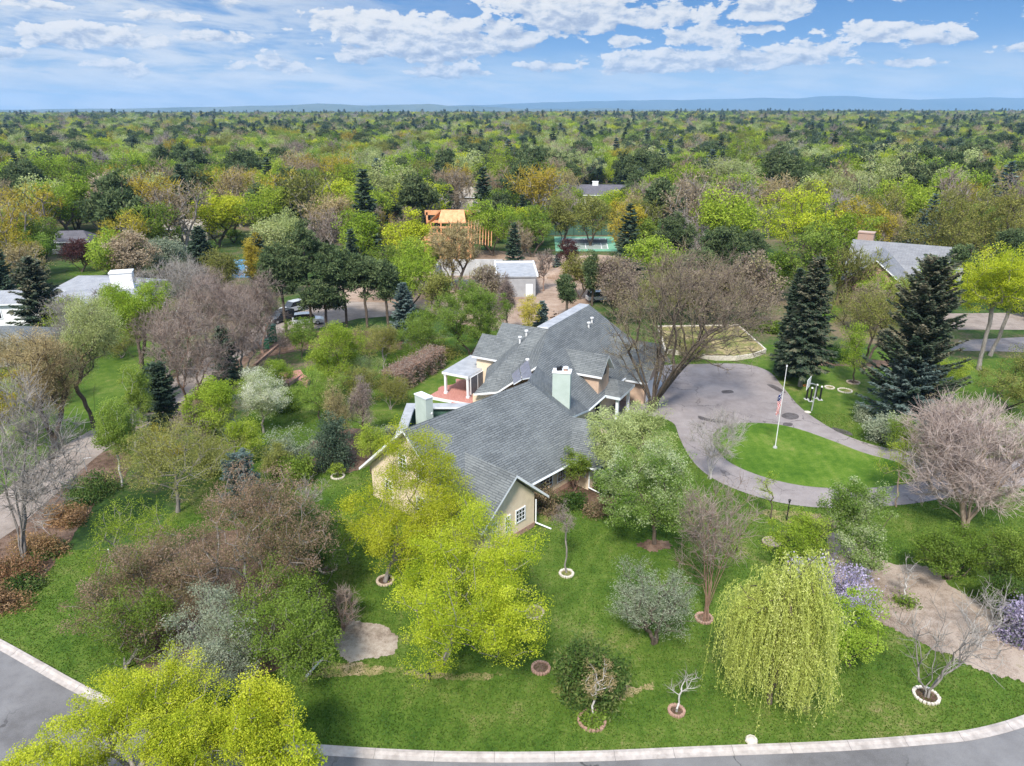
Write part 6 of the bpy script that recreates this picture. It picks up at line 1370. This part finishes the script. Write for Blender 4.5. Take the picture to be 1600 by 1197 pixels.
# -- trees between the motor court, the tennis court and the brick house
for i, (b_, lab) in enumerate((((1050, 432, 1012, 1098, 328), 'pine behind the cottonwood crown, leftmost of the back group'), ((1122, 458, 1072, 1172, 335), 'broad pine in the middle of the group behind the cottonwood'), ((1092, 474, 1046, 1142, 372), 'front pine of the group behind the cottonwood'), ((1168, 446, 1138, 1196, 352), 'rightmost pine of the group behind the cottonwood'), ((1562, 446, 1530, 1615, 345), 'pine at the right edge behind the yellow maples'), ((1500, 470, 1470, 1545, 375), 'dark pine right of the brick house'))):
    put('pine', b_, 'pine_tree', lab, TR, 'pine', 'bark', 'pines behind the drive', 180 + i, tips=200, per=60, ls=.55, cl=.9, cb=.1, rt=.22)
for i, (b_, lf, lab) in enumerate((((1150, 392, 1126, 1180, 296), 'lime', 'bright lime tree between far pines and big yellow tree'), ((1275, 478, 1232, 1320, 342), 'green', 'fresh green tree right below the big yellow tree'), ((1470, 442, 1420, 1532, 306), 'olive', 'olive-yellow tree right of the brick chimney'), ((1548, 430, 1500, 1612, 292), 'olive', 'larger olive-yellow tree at right above the maples'), ((1345, 405, 1312, 1392, 306), 'gold', 'golden budding tree behind the brick house roof'), ((1165, 512, 1122, 1218, 398), 'bud', 'budding brown tree beyond the raised planter'), ((1100, 506, 1048, 1150, 412), 'bud', 'grey-brown budding tree directly behind the cottonwood'), ((1050, 500, 1002, 1095, 428), 'olive', 'olive tree behind the left side of the cottonwood'), ((960, 480, 930, 1000, 400), 'bud', 'brown budding tree beside the white truck'), ((1210, 470, 1185, 1240, 392), 'green', 'small green tree on the far green lawn'), ((700, 300, 672, 722, 246), 'olive', 'olive tree above the timber house'), ((420, 420, 395, 450, 338), 'pale', 'pale budding tree right of the ball court'), ((452, 400, 420, 480, 330), 'pale', 'silvery green tree behind the pine grove left end'), ((250, 430, 225, 285, 372), 'grey', 'grey-green round tree left of the dark spruce'))):
    put('decid', b_, 'leafy_tree', lab, TR, lf, 'bark', None, 190 + i, tips=260, per=34, ls=.34, cl=.7, cb=.08, rt=.24, lumps=18, twigs=4 if lf in ('olive', 'gold', 'bud') else 1, tw_len=.9, coarse=True, stems=2)
for i, (b_, lf, lab) in enumerate((((262, 590, 215, 312, 478), 'mauve', 'rosy brown bare tree in the front of the left bare group'), ((378, 590, 345, 420, 462), 'mauve', 'brown bare tree over the lane right of the narrow fir'), ((300, 480, 258, 352, 408), 'mauve', 'grey-mauve bare tree behind the white-twigged one'), ((360, 500, 325, 405, 438), 'mauve', 'low mauve bare tree at the back of the lane'), ((20, 610, -40, 62, 530), 'peach', 'peach budding tree cut by the left edge above the lane'))):
    bare(b_, 'bare_tree', lab, lf, 'bark_grey', 210 + i, tips=420, twigs=7, tw_len=.9, twr=.018, cb=.08, rt=.12, stems=3, per=4, ls=.16, cl=.5)
for i, (b_, lf, lab) in enumerate((((1172, 512, 1142, 1205, 488), 'green', 'low green shrub behind the raised planter wall'), ((690, 555, 640, 720, 528), 'olive', 'low olive hedge under the apple tree'), ((330, 620, 300, 352, 590), 'green', 'low green shrub left of the narrow fir'), ((445, 640, 425, 470, 600), 'green', 'green shrub behind the blossom pear'), ((1560, 700, 1520, 1610, 660), 'green', 'green shrub behind the leafless willow'), ((1300, 560, 1270, 1330, 530), 'deep', 'dark shrub behind the hoop spruce'), ((1270, 520, 1245, 1300, 490), 'green', 'green shrub beside the brick house lawn'))):
    put('mound', b_, 'shrub', lab, SHB, lf, 'bark', None, 220 + i, n=4000, ls=.2)

for i, (b_, lf, lab) in enumerate((((425, 610, 400, 455, 560), 'lime', 'lime green young tree behind the raised brick beds'), ((610, 640, 585, 640, 585), 'olive', 'olive shrub at the left end of the vine pergola'), ((640, 545, 608, 668, 500), 'green', 'green shrub in front of the deep blue-green spruce'), ((565, 610, 535, 592, 545), 'pale', 'pale green young tree right of the feathery yellow one'), ((378, 725, 350, 408, 660), 'lime', 'lime green sapling above the soft blue-grey spruce'), ((395, 640, 372, 420, 590), 'lime', 'yellow-green bush left of the blossom pear'), ((245, 735, 215, 280, 665), 'gold', 'golden budding bush beside the metal gate'), ((330, 740, 300, 362, 690), 'olive', 'olive bush below the swing set'), ((300, 700, 272, 328, 640), 'mauve', 'brown twiggy bush left of the swing set'), ((60, 640, 20, 105, 560), 'pale', 'pale budding bush under the peach tree'), ((190, 560, 160, 220, 510), 'olive', 'olive bush behind the pale budding tree'), ((1085, 560, 1060, 1112, 530), 'olive', 'olive shrub in the raised planter'), ((1480, 600, 1455, 1510, 555), 'lime', 'lime green shrub right of the largest spruce'))):
    put('decid', b_, 'shrub', lab, SHB, lf, 'bark_grey', None, 240 + i, tips=150, per=45, ls=.15, cl=.36, cb=.02, stems=4, rt=.06, twigs=2, tw_len=.4)

for i, (b_, lf, lab) in enumerate((((640, 486, 604, 684, 398), 'lime', 'lime green tree on the left side of the building site'), ((905, 468, 880, 938, 392), 'olive', 'olive tree in front of the dirt heap'), ((965, 506, 938, 998, 418), 'bud', 'brown budding tree just behind the far roof end'), ((757, 486, 730, 790, 412), 'bud', 'brown budding tree before the concrete foundation'), ((690, 498, 660, 722, 428), 'olive', 'thin olive tree behind the apple tree'), ((600, 470, 566, 640, 384), 'green', 'green leafy tree behind the right end of the pine grove'))):
    put('decid', b_, 'leafy_tree', lab, TR, lf, 'bark', None, 260 + i, tips=240, per=26, ls=.26, cl=.6, cb=.1, rt=.18, lumps=18, twigs=4, tw_len=.8, coarse=True, stems=2)

for i, (b_, lf, lab) in enumerate((((1425, 512, 1395, 1462, 432), 'olive', 'olive tree in front of the brick house right wing'), ((1362, 520, 1335, 1392, 448), 'bud', 'brown budding tree below the brick gable'), ((1450, 492, 1425, 1490, 400), 'lime', 'light green tree half hiding the brick house end'), ((345, 462, 315, 372, 388), 'olive', 'olive tree half hiding the blue ball court'), ((430, 462, 405, 455, 395), 'deep', 'dark green tree right of the golden tree by the court'), ((128, 425, 98, 150, 372), 'plum', 'purple-brown tree half hiding the small grey cottage'), ((165, 520, 140, 195, 452), 'silver', 'silvery bare tree before the grey modern house'), ((100, 530, 75, 140, 470), 'lime', 'light green tree right of the large left spruce'))):
    put('decid', b_, 'leafy_tree', lab, TR, lf, 'bark', None, 270 + i, tips=240, per=24, ls=.26, cl=.6, cb=.08, rt=.16, lumps=18, twigs=4, tw_len=.8, coarse=True, stems=2)

# ------------------------------------------------------------------ short grass blades over the near lawns
def inside(px, py, poly):
    r = np.zeros(len(px), bool); P = [(p[0], p[1]) for p in poly]; j = len(P) - 1
    for i in range(len(P)):
        xi, yi = P[i]; xj, yj = P[j]
        c = ((yi > py) != (yj > py)) & (px < (xj - xi) * (py - yi) / ((yj - yi) if abs(yj - yi) > 1e-9 else 1e-9) + xi); r ^= c; j = i
    return r
rng = np.random.default_rng(2); n = 420000
gx_ = rng.uniform(-42, 44, n); gy_ = 24 + 46 * rng.uniform(0, 1, n) ** 1.25
ok = inside(gx_, gy_, lawn_pts) & ~inside(gx_, gy_, pix_spline(drive_px, 6, True))
for nm in ('mulch_bed', 'gravel_patch', 'planting_bed', 'juniper_bed', 'lane'):
    for o in bpy.data.objects:
        if o.name.split('.')[0] == nm: ok &= ~inside(gx_, gy_, [v.co for v in o.data.vertices])
gx_, gy_ = gx_[ok], gy_[ok]; n = len(gx_)
pat = np.sin(gx_ * .55 + np.sin(gy_ * .8) * 1.4) * np.sin(gy_ * .62 + np.sin(gx_ * .5) * 1.3)
c = np.stack([gx_, gy_, np.full(n, .04)], axis=1)
ax = np.stack([rng.normal(size=n) * .6, rng.normal(size=n) * .6, np.ones(n) * .8], axis=1)
hh = rng.uniform(.03, .065, n)
V, F = leaf_quads(c, ax, rng.normal(size=(n, 3)), hh, hh * .5)
T = np.clip(.45 + .13 * pat + rng.normal(0, .2, n), 0, 1)
o = bpy.data.objects.new('grass', np_mesh('grass', V, [F], False, (LEAF['grass'],), np.repeat(T, 4))); COL.objects.link(o); o['kind'] = 'stuff'
# ------------------------------------------------------------------ neighbourhood woods: individual trees out to a few hundred metres
HAZE = 7.5e-5
PROTO = {}
def proto(key, data): PROTO.setdefault(key, []).append((np_mesh('trunk', data[0][0], [data[0][1]], True, (M['bark'],)), np_mesh('crown', data[1][0], [data[1][1]], False, (LEAF['green'],), data[1][2])))
for i in range(4): proto('leafy', decid(300 + i, 11, (11.5, 10, 12.5, 9.5)[i], .08, ('round', 'dome', 'round', 'oval')[i], 150, 75, .33, .75, 2, .24, 15, .34, coarse=True))
for i in range(3): proto('budding', decid(310 + i, 11.5, (11, 9.5, 11.5)[i], .1, ('vase', 'round', 'round')[i], 180, 18, .28, .7, 2, .26, 16, .36, twigs=4, tw_len=1.1, coarse=True))
for i in range(2): proto('bare', decid(320 + i, 11, (10, 8)[i], .16, 'vase' if i else 'round', 230, 0, twigs=5, tw_len=1.1, stems=2, rt=.26, coarse=True))
for i in range(3): proto('spruce', spruce(330 + i, 13, (6.2, 5.4, 7)[i], .04, 2600, .95, .26, power=.65, ragged=.25, whorl=.8))
for i in range(3): proto('pine', pine(340 + i, 12, (9.5, 8, 10)[i], .22, 110, 46, .7, .95, .25, coarse=True))
for i in range(2): proto('low', decid(350 + i, 4.2, 5.2, .0, 'dome', 60, 26, .36, .5, 5, .1, coarse=True))
KINDS = {   # species mix: proto, leaf palettes, bark, noun, colour word
    'leafy': (('lime', 'green', 'yellow', 'pale', 'green', 'lime'), 'bark'), 'budding': (('olive', 'gold', 'tan', 'pale', 'peach'), 'bark_grey'), 'bare': (('mauve', 'tan', 'silver', 'mauve'), 'bark_grey'),
    'spruce': (('spruce', 'spruce', 'blue_spruce'), 'bark'), 'pine': (('pine',), 'bark'), 'low': (('green', 'olive', 'deep', 'plum'), 'bark')}
WORD = {'lime': 'lime-green', 'green': 'fresh green', 'yellow': 'yellow-green', 'pale': 'pale green', 'olive': 'olive', 'gold': 'golden', 'tan': 'tan', 'peach': 'peach-tinted', 'mauve': 'brownish', 'silver': 'silvery', 'spruce': 'dark', 'blue_spruce': 'blue-green', 'pine': 'dark green', 'deep': 'dark green', 'plum': 'purple'}
NOUN = {'leafy': 'leafy tree', 'budding': 'budding tree', 'bare': 'bare tree', 'spruce': 'spruce', 'pine': 'pine', 'low': 'bush'}
NAME = {'leafy': 'leafy_tree', 'budding': 'budding_tree', 'bare': 'bare_tree', 'spruce': 'spruce_tree', 'pine': 'pine_tree', 'low': 'bush'}
# parts of the photograph that must stay in view: (u0, v0, u1, v1, nearest ground distance that may be hidden)
KEEP = [(700, 402, 905, 446), (866, 366, 962, 396), (678, 326, 760, 396), (1330, 350, 1470, 470), (110, 422, 218, 500), (910, 280, 950, 290), (366, 410, 388, 430), (420, 470, 640, 505),
        (1190, 400, 1236, 450), (0, 498, 60, 545), (0, 478, 60, 500), (1490, 488, 1600, 552), (110, 402, 165, 430)]
BUILT = [(o.location.x, o.location.y, 6.5 if o['category'] in ('house', 'construction', 'building') else 5) for o in bpy.data.objects if o.type == 'EMPTY' and o.get('category') in ('house', 'construction', 'building', 'garage', 'gazebo', 'sports court')]
rng = np.random.default_rng(77)
def low_noise(x, y, s): return math.sin(x / s + 1.3 * math.sin(y / s * .7 + s)) * math.sin(y / s * .8 + 1.1 * math.sin(x / s * .6 + 2 * s))
def blocked(x, y, h, w_):
    for (px, py, rr) in BUILT:
        if (px - x) ** 2 + (py - y) ** 2 < (rr + w_ * .4) ** 2: return True
    for (px, py, rr) in USED:
        if (px - x) ** 2 + (py - y) ** 2 < (rr * .75 + w_ * .42) ** 2: return True
    u0, v0 = pix((x, y, 0)); ut, vt = pix((x, y, h)); hw = w_ / 2 * FPX / depth(y, h * .6)
    for (a, b, c, d) in KEEP:
        ox = min(u0 + hw, c) - max(u0 - hw, a); oy = min(v0 - (v0 - vt) * .08, d) - max(vt, b)
        if ox > 0 and oy > 0 and v0 > b and ox * oy > .20 * (c - a) * (d - b): return True
    return False
def species(x, y):
    n1 = low_noise(x, y, 31); n2 = low_noise(x + 500, y - 200, 53); u = rng.uniform(); az = math.degrees(math.atan2(x, y))
    ev = .27 + .22 * n1 + (.10 if abs(az + 8) < 9 else 0)
    br = .33 + .2 * n2 + (.12 if az < -12 else 0)
    if u < ev: return ('pine' if rng.uniform() < .74 else 'spruce')
    if u < ev + br * (1 - ev): return 'budding' if rng.uniform() < .66 else 'bare'
    return 'leafy'
def zone(x, y):
    u, v = pix((x, y, 0)); d = y
    col = ('by the grey modern house', 'by the blue ball court', 'behind the pine grove', 'around the timber house', 'around the tennis court', 'behind the bare cottonwood', 'by the big yellow tree', 'around the brick house')
    c = 0 if u < 215 else 1 if u < 420 else 2 if u < 640 else 3 if u < 830 else 4 if u < 1010 else 5 if u < 1175 else 6 if u < 1320 else 7
    band = 0 if d < 150 else 1 if d < 210 else 2 if d < 290 else 3
    return c, band, col[c]
BAND = ('near', 'middle', 'farther', 'farthest')
placed = []; mids = []
def try_place(x, y, kind, hs, ground_r):
    h = {'leafy': 11, 'budding': 11.5, 'bare': 11, 'spruce': 13, 'pine': 12, 'low': 4.2}[kind] * hs; w_ = {'leafy': 10, 'budding': 10, 'bare': 9, 'spruce': 6, 'pine': 9, 'low': 5}[kind] * hs
    if blocked(x, y, h, w_): return False
    for (px, py, pr) in placed:
        if (px - x) ** 2 + (py - y) ** 2 < ((pr + w_ / 2) * ground_r) ** 2: return False
    placed.append((x, y, w_ / 2)); return True
tries = 0
while len(mids) < 760 and tries < 90000:
    tries += 1
    y = math.sqrt(rng.uniform(100 ** 2, 330 ** 2)); x = y * rng.uniform(-.80, .80)
    if 100 < y < 112 and -30 < x < 50: continue
    k = species(x, y)
    if rng.uniform() < .10: k = 'low'
    if k == 'leafy' and sum(1 for t in mids if t[2] == 'leafy') > 245: k = 'budding'
    hs = rng.uniform(.85, 1.75) ** 1.0 * (.9 if k == 'spruce' else 1) if k != 'low' else rng.uniform(.7, 1.2)
    if try_place(x, y, k, hs, .44): mids.append((x, y, k, hs, rng.integers(0, 99), rng.uniform(0, 6.28)))
cells = {}
for t in mids:
    pal = KINDS[t[2]][0][t[4] % len(KINDS[t[2]][0])]; c, b, ph = zone(t[0], t[1])
    cells.setdefault((c, b, t[2], pal), []).append(t)
ORD = ('leftmost', 'second from left', 'third from left', 'fourth from left', 'fifth from left', 'sixth from left', 'seventh from left', 'eighth from left', 'ninth from left', 'tenth from left', 'eleventh from left', 'twelfth from left', 'thirteenth from left', 'fourteenth from left', 'fifteenth from left', 'sixteenth from left', 'seventeenth from left', 'eighteenth from left', 'nineteenth from left', 'twentieth from left')
for (c, b, k, pal), ts in cells.items():
    ts.sort(key=lambda t: t[0] / t[1]); ph = zone(ts[0][0], ts[0][1])[2]; noun = NOUN[k]
    for i, (x, y, _, hs, q, rz) in enumerate(ts):
        pl = noun + ('es' if noun.endswith('sh') else 's') if noun != 'spruce' else 'spruces'
        lab = '%s %s in the %s woods %s' % (WORD[pal], noun, BAND[b], ph) if len(ts) == 1 else '%s of the %s %s %s %s' % (ORD[min(i, 19)], BAND[b], WORD[pal], pl, ph)
        grp = '%s %s %s %s' % (BAND[b], WORD[pal], pl, ph)
        r = thing(NAME[k], lab, 'bush' if k == 'low' else 'tree', (x, y, 0), grp if len(ts) > 1 else None, rz); r.scale = (hs * rng.uniform(.9, 1.1), hs * rng.uniform(.9, 1.1), hs)
        tr, cr = PROTO[k][q % len(PROTO[k])]
        for nm, me, m_ in (('trunk', tr, M[KINDS[k][1]]), ('crown', cr, LEAF[pal])):
            o = bpy.data.objects.new(nm, me); COL.objects.link(o); o.parent = r
            o.material_slots[0].link = 'OBJECT'; o.material_slots[0].material = m_

# ------------------------------------------------------------------ the woods beyond: one mass of instanced trees
far_col = bpy.data.collections.new('woods_kinds')
FK = []
def far_kind(key, i, pal, wt):
    tr, cr = PROTO[key][i]
    def arr(me):
        V = np.zeros(len(me.vertices) * 3, np.float32); me.vertices.foreach_get('co', V)
        L = np.zeros(len(me.loops), np.int32); me.loops.foreach_get('vertex_index', L); return V.reshape(-1, 3), L.reshape(-1, 4)
    cV, cF = arr(cr); T = np.zeros(len(cV), np.float32); cr.attributes['tint'].data.foreach_get('value', T)
    tV, tF = arr(tr); keepf = tF[: min(len(tF), 900)]
    # wood first (only the thick limbs), then foliage
    V = np.concatenate([tV, cV]); F = [keepf, cF + len(tV)]
    me = np_mesh('woods_tree', V, F, False, (M['bark'], LEAF[pal]), np.concatenate([np.zeros(len(tV), np.float32), T]), np.concatenate([np.zeros(len(keepf), np.int32), np.ones(len(cF), np.int32)]))
    o = bpy.data.objects.new('woods_tree_%02d' % len(FK), me); far_col.objects.link(o); FK.append((key, wt))
for key, i, pal, wt in (('leafy', 0, 'lime', 4.2), ('leafy', 1, 'green', 2.6), ('leafy', 2, 'yellow', 1.4), ('leafy', 3, 'pale', 4.0), ('leafy', 0, 'green', 2), ('budding', 0, 'olive', 1.6), ('budding', 1, 'tan', 1.5), ('budding', 2, 'gold', .7), ('bare', 0, 'mauve', 1.2), ('bare', 1, 'silver', .7),
                        ('spruce', 0, 'spruce', 1.0), ('spruce', 1, 'blue_spruce', .5), ('pine', 0, 'pine', 2.6), ('pine', 1, 'pine', 1.6), ('pine', 2, 'spruce', 1.2)):
    far_kind(key, i, pal, wt)
rng = np.random.default_rng(5)
pts, idx, scl = [], [], []
ev_ids = [i for i, (k, _) in enumerate(FK) if k in ('spruce', 'pine')]; de_ids = [i for i, (k, _) in enumerate(FK) if k not in ('spruce', 'pine')]
ew = np.array([FK[i][1] for i in ev_ids]); ew /= ew.sum(); dw = np.array([FK[i][1] for i in de_ids]); dw /= dw.sum()
y = 325.0
while y < 5200:
    sp_ = 7.4 + (y - 325) * .0072
    n = int(1.72 * y / sp_)
    xs = (np.arange(n) + rng.uniform(-.45, .45, n)) * sp_ - .86 * y
    ys = y + rng.uniform(-.5, .5, n) * sp_
    for x, yy in zip(xs, ys):
        if any((px - x) ** 2 + (py - yy) ** 2 < (rr + 5) ** 2 for (px, py, rr) in BUILT): continue
        if low_noise(x, yy, 90) > .93: continue
        e = .20 + .2 * low_noise(x, yy, 31) + .16 * low_noise(x + 90, yy, 140)
        i = rng.choice(ev_ids, p=ew) if rng.uniform() < e else rng.choice(de_ids, p=dw)
        pts.append((x, yy, land(x, yy) - .1)); idx.append(i); scl.append(rng.uniform(.75, 1.6) * (1 + min(1.15, (y - 325) * .00072)))
    y += sp_ * .9
me = bpy.data.meshes.new('woods'); me.from_pydata(pts, [], [])
a = me.attributes.new('kind_index', 'INT', 'POINT'); a.data.foreach_set('value', np.array(idx, np.int32))
a = me.attributes.new('size', 'FLOAT', 'POINT'); a.data.foreach_set('value', np.array(scl, np.float32))
a = me.attributes.new('turn', 'FLOAT', 'POINT'); a.data.foreach_set('value', rng.uniform(0, 6.28, len(pts)).astype(np.float32))
woods = bpy.data.objects.new('woods', me); COL.objects.link(woods); woods['kind'] = 'stuff'
woods['label'] = 'mixed spring woods stretching to the horizon'; woods['category'] = 'woods'
ng = bpy.data.node_groups.new('scatter_woods', 'GeometryNodeTree')
ng.interface.new_socket('Geometry', in_out='INPUT', socket_type='NodeSocketGeometry'); ng.interface.new_socket('Geometry', in_out='OUTPUT', socket_type='NodeSocketGeometry')
gi, go = ng.nodes.new('NodeGroupInput'), ng.nodes.new('NodeGroupOutput')
ci = ng.nodes.new('GeometryNodeCollectionInfo'); ci.inputs['Collection'].default_value = far_col; ci.inputs['Separate Children'].default_value = True; ci.inputs['Reset Children'].default_value = True
ip = ng.nodes.new('GeometryNodeInstanceOnPoints'); ip.inputs['Pick Instance'].default_value = True
def named(nm, typ):
    nd = ng.nodes.new('GeometryNodeInputNamedAttribute'); nd.data_type = typ; nd.inputs['Name'].default_value = nm; return nd.outputs[0]
cx_ = ng.nodes.new('ShaderNodeCombineXYZ'); ng.links.new(named('turn', 'FLOAT'), cx_.inputs[2])
e2r = ng.nodes.new('FunctionNodeEulerToRotation'); ng.links.new(cx_.outputs[0], e2r.inputs[0])
ng.links.new(gi.outputs[0], ip.inputs['Points']); ng.links.new(ci.outputs[0], ip.inputs['Instance']); ng.links.new(named('kind_index', 'INT'), ip.inputs['Instance Index'])
ng.links.new(e2r.outputs[0], ip.inputs['Rotation']); ng.links.new(named('size', 'FLOAT'), ip.inputs['Scale']); ng.links.new(ip.outputs[0], go.inputs[0])
md = woods.modifiers.new('scatter', 'NODES'); md.node_group = ng

# ------------------------------------------------------------------ far hills and mountains
def ridge(name, prof, dist, depth_, m_, seed):
    """prof: (pixel u, pixel v) skyline; a solid ridge with real thickness at that distance"""
    rng = np.random.default_rng(seed); us = np.linspace(prof[0][0], prof[-1][0], 160); vs = np.interp(us, [p[0] for p in prof], [p[1] for p in prof]) + np.interp(us, np.linspace(us[0], us[-1], 50), rng.normal(0, .8, 50))
    V, F = [], []; rows = 7
    for j in range(rows):
        f = j / (rows - 1)
        for u, v in zip(us, vs):
            yy = dist + (f - .5) * depth_; top = max(2, height_at(v, dist)); az = (u - 800) / FPX / cp
            hh = top * math.sin(math.pi * min(1, max(0, f))) ** .8 * (1 + .08 * math.sin(u * .11 + f * 5) * (abs(f - .5) > .1))
            V.append((az * yy, yy, hh - 1))
    n = len(us)
    for j in range(rows - 1):
        for i in range(n - 1): F.append((j * n + i, j * n + i + 1, (j + 1) * n + i + 1, (j + 1) * n + i))
    o = bpy.data.objects.new(name, np_mesh(name, V, [np.array(F)], True, (m_,))); COL.objects.link(o); return struct(o)
ridge('hills', [(-200, 174), (0, 172), (150, 171), (300, 169), (400, 167), (500, 163), (600, 165), (690, 162), (760, 167), (830, 169), (1000, 171), (1300, 174)], 9000, 1600, M['hill_l'], 1)
ridge('mountains', [(500, 172), (780, 163), (900, 158), (1020, 156), (1150, 153), (1250, 151), (1350, 155), (1450, 152), (1540, 154), (1590, 150), (1610, 146), (1800, 150)], 14500, 2000, M['hill_r'], 2)

# ------------------------------------------------------------------ haze: one box of even, very thin air
hz = MB(); X0, X1, Y0, Y1, Z0, Z1 = -17000, 17000, -120, 15900, -1.5, 420
P = [(x, y_, z) for z in (Z0, Z1) for x, y_ in ((X0, Y0), (X1, Y0), (X1, Y1), (X0, Y1))]
for q in ((3, 2, 1, 0), (4, 5, 6, 7), (0, 1, 5, 4), (1, 2, 6, 5), (2, 3, 7, 6), (3, 0, 4, 7)): hz.poly([P[k] for k in q])
hm = bpy.data.materials.new('thin_haze'); hm.use_nodes = True; ht = NT(hm.node_tree); ht.n.clear()
vo = ht.node('ShaderNodeVolumePrincipled'); vo.inputs['Color'].default_value = (.38, .66, 1.0, 1); vo.inputs['Density'].default_value = HAZE; vo.inputs['Anisotropy'].default_value = 0.0
ho = ht.node('ShaderNodeOutputMaterial'); ht.link(vo.outputs[0], ho.inputs['Volume'])
if HAZE > 0:
    o = hz.build('haze', hm); o['kind'] = 'stuff'
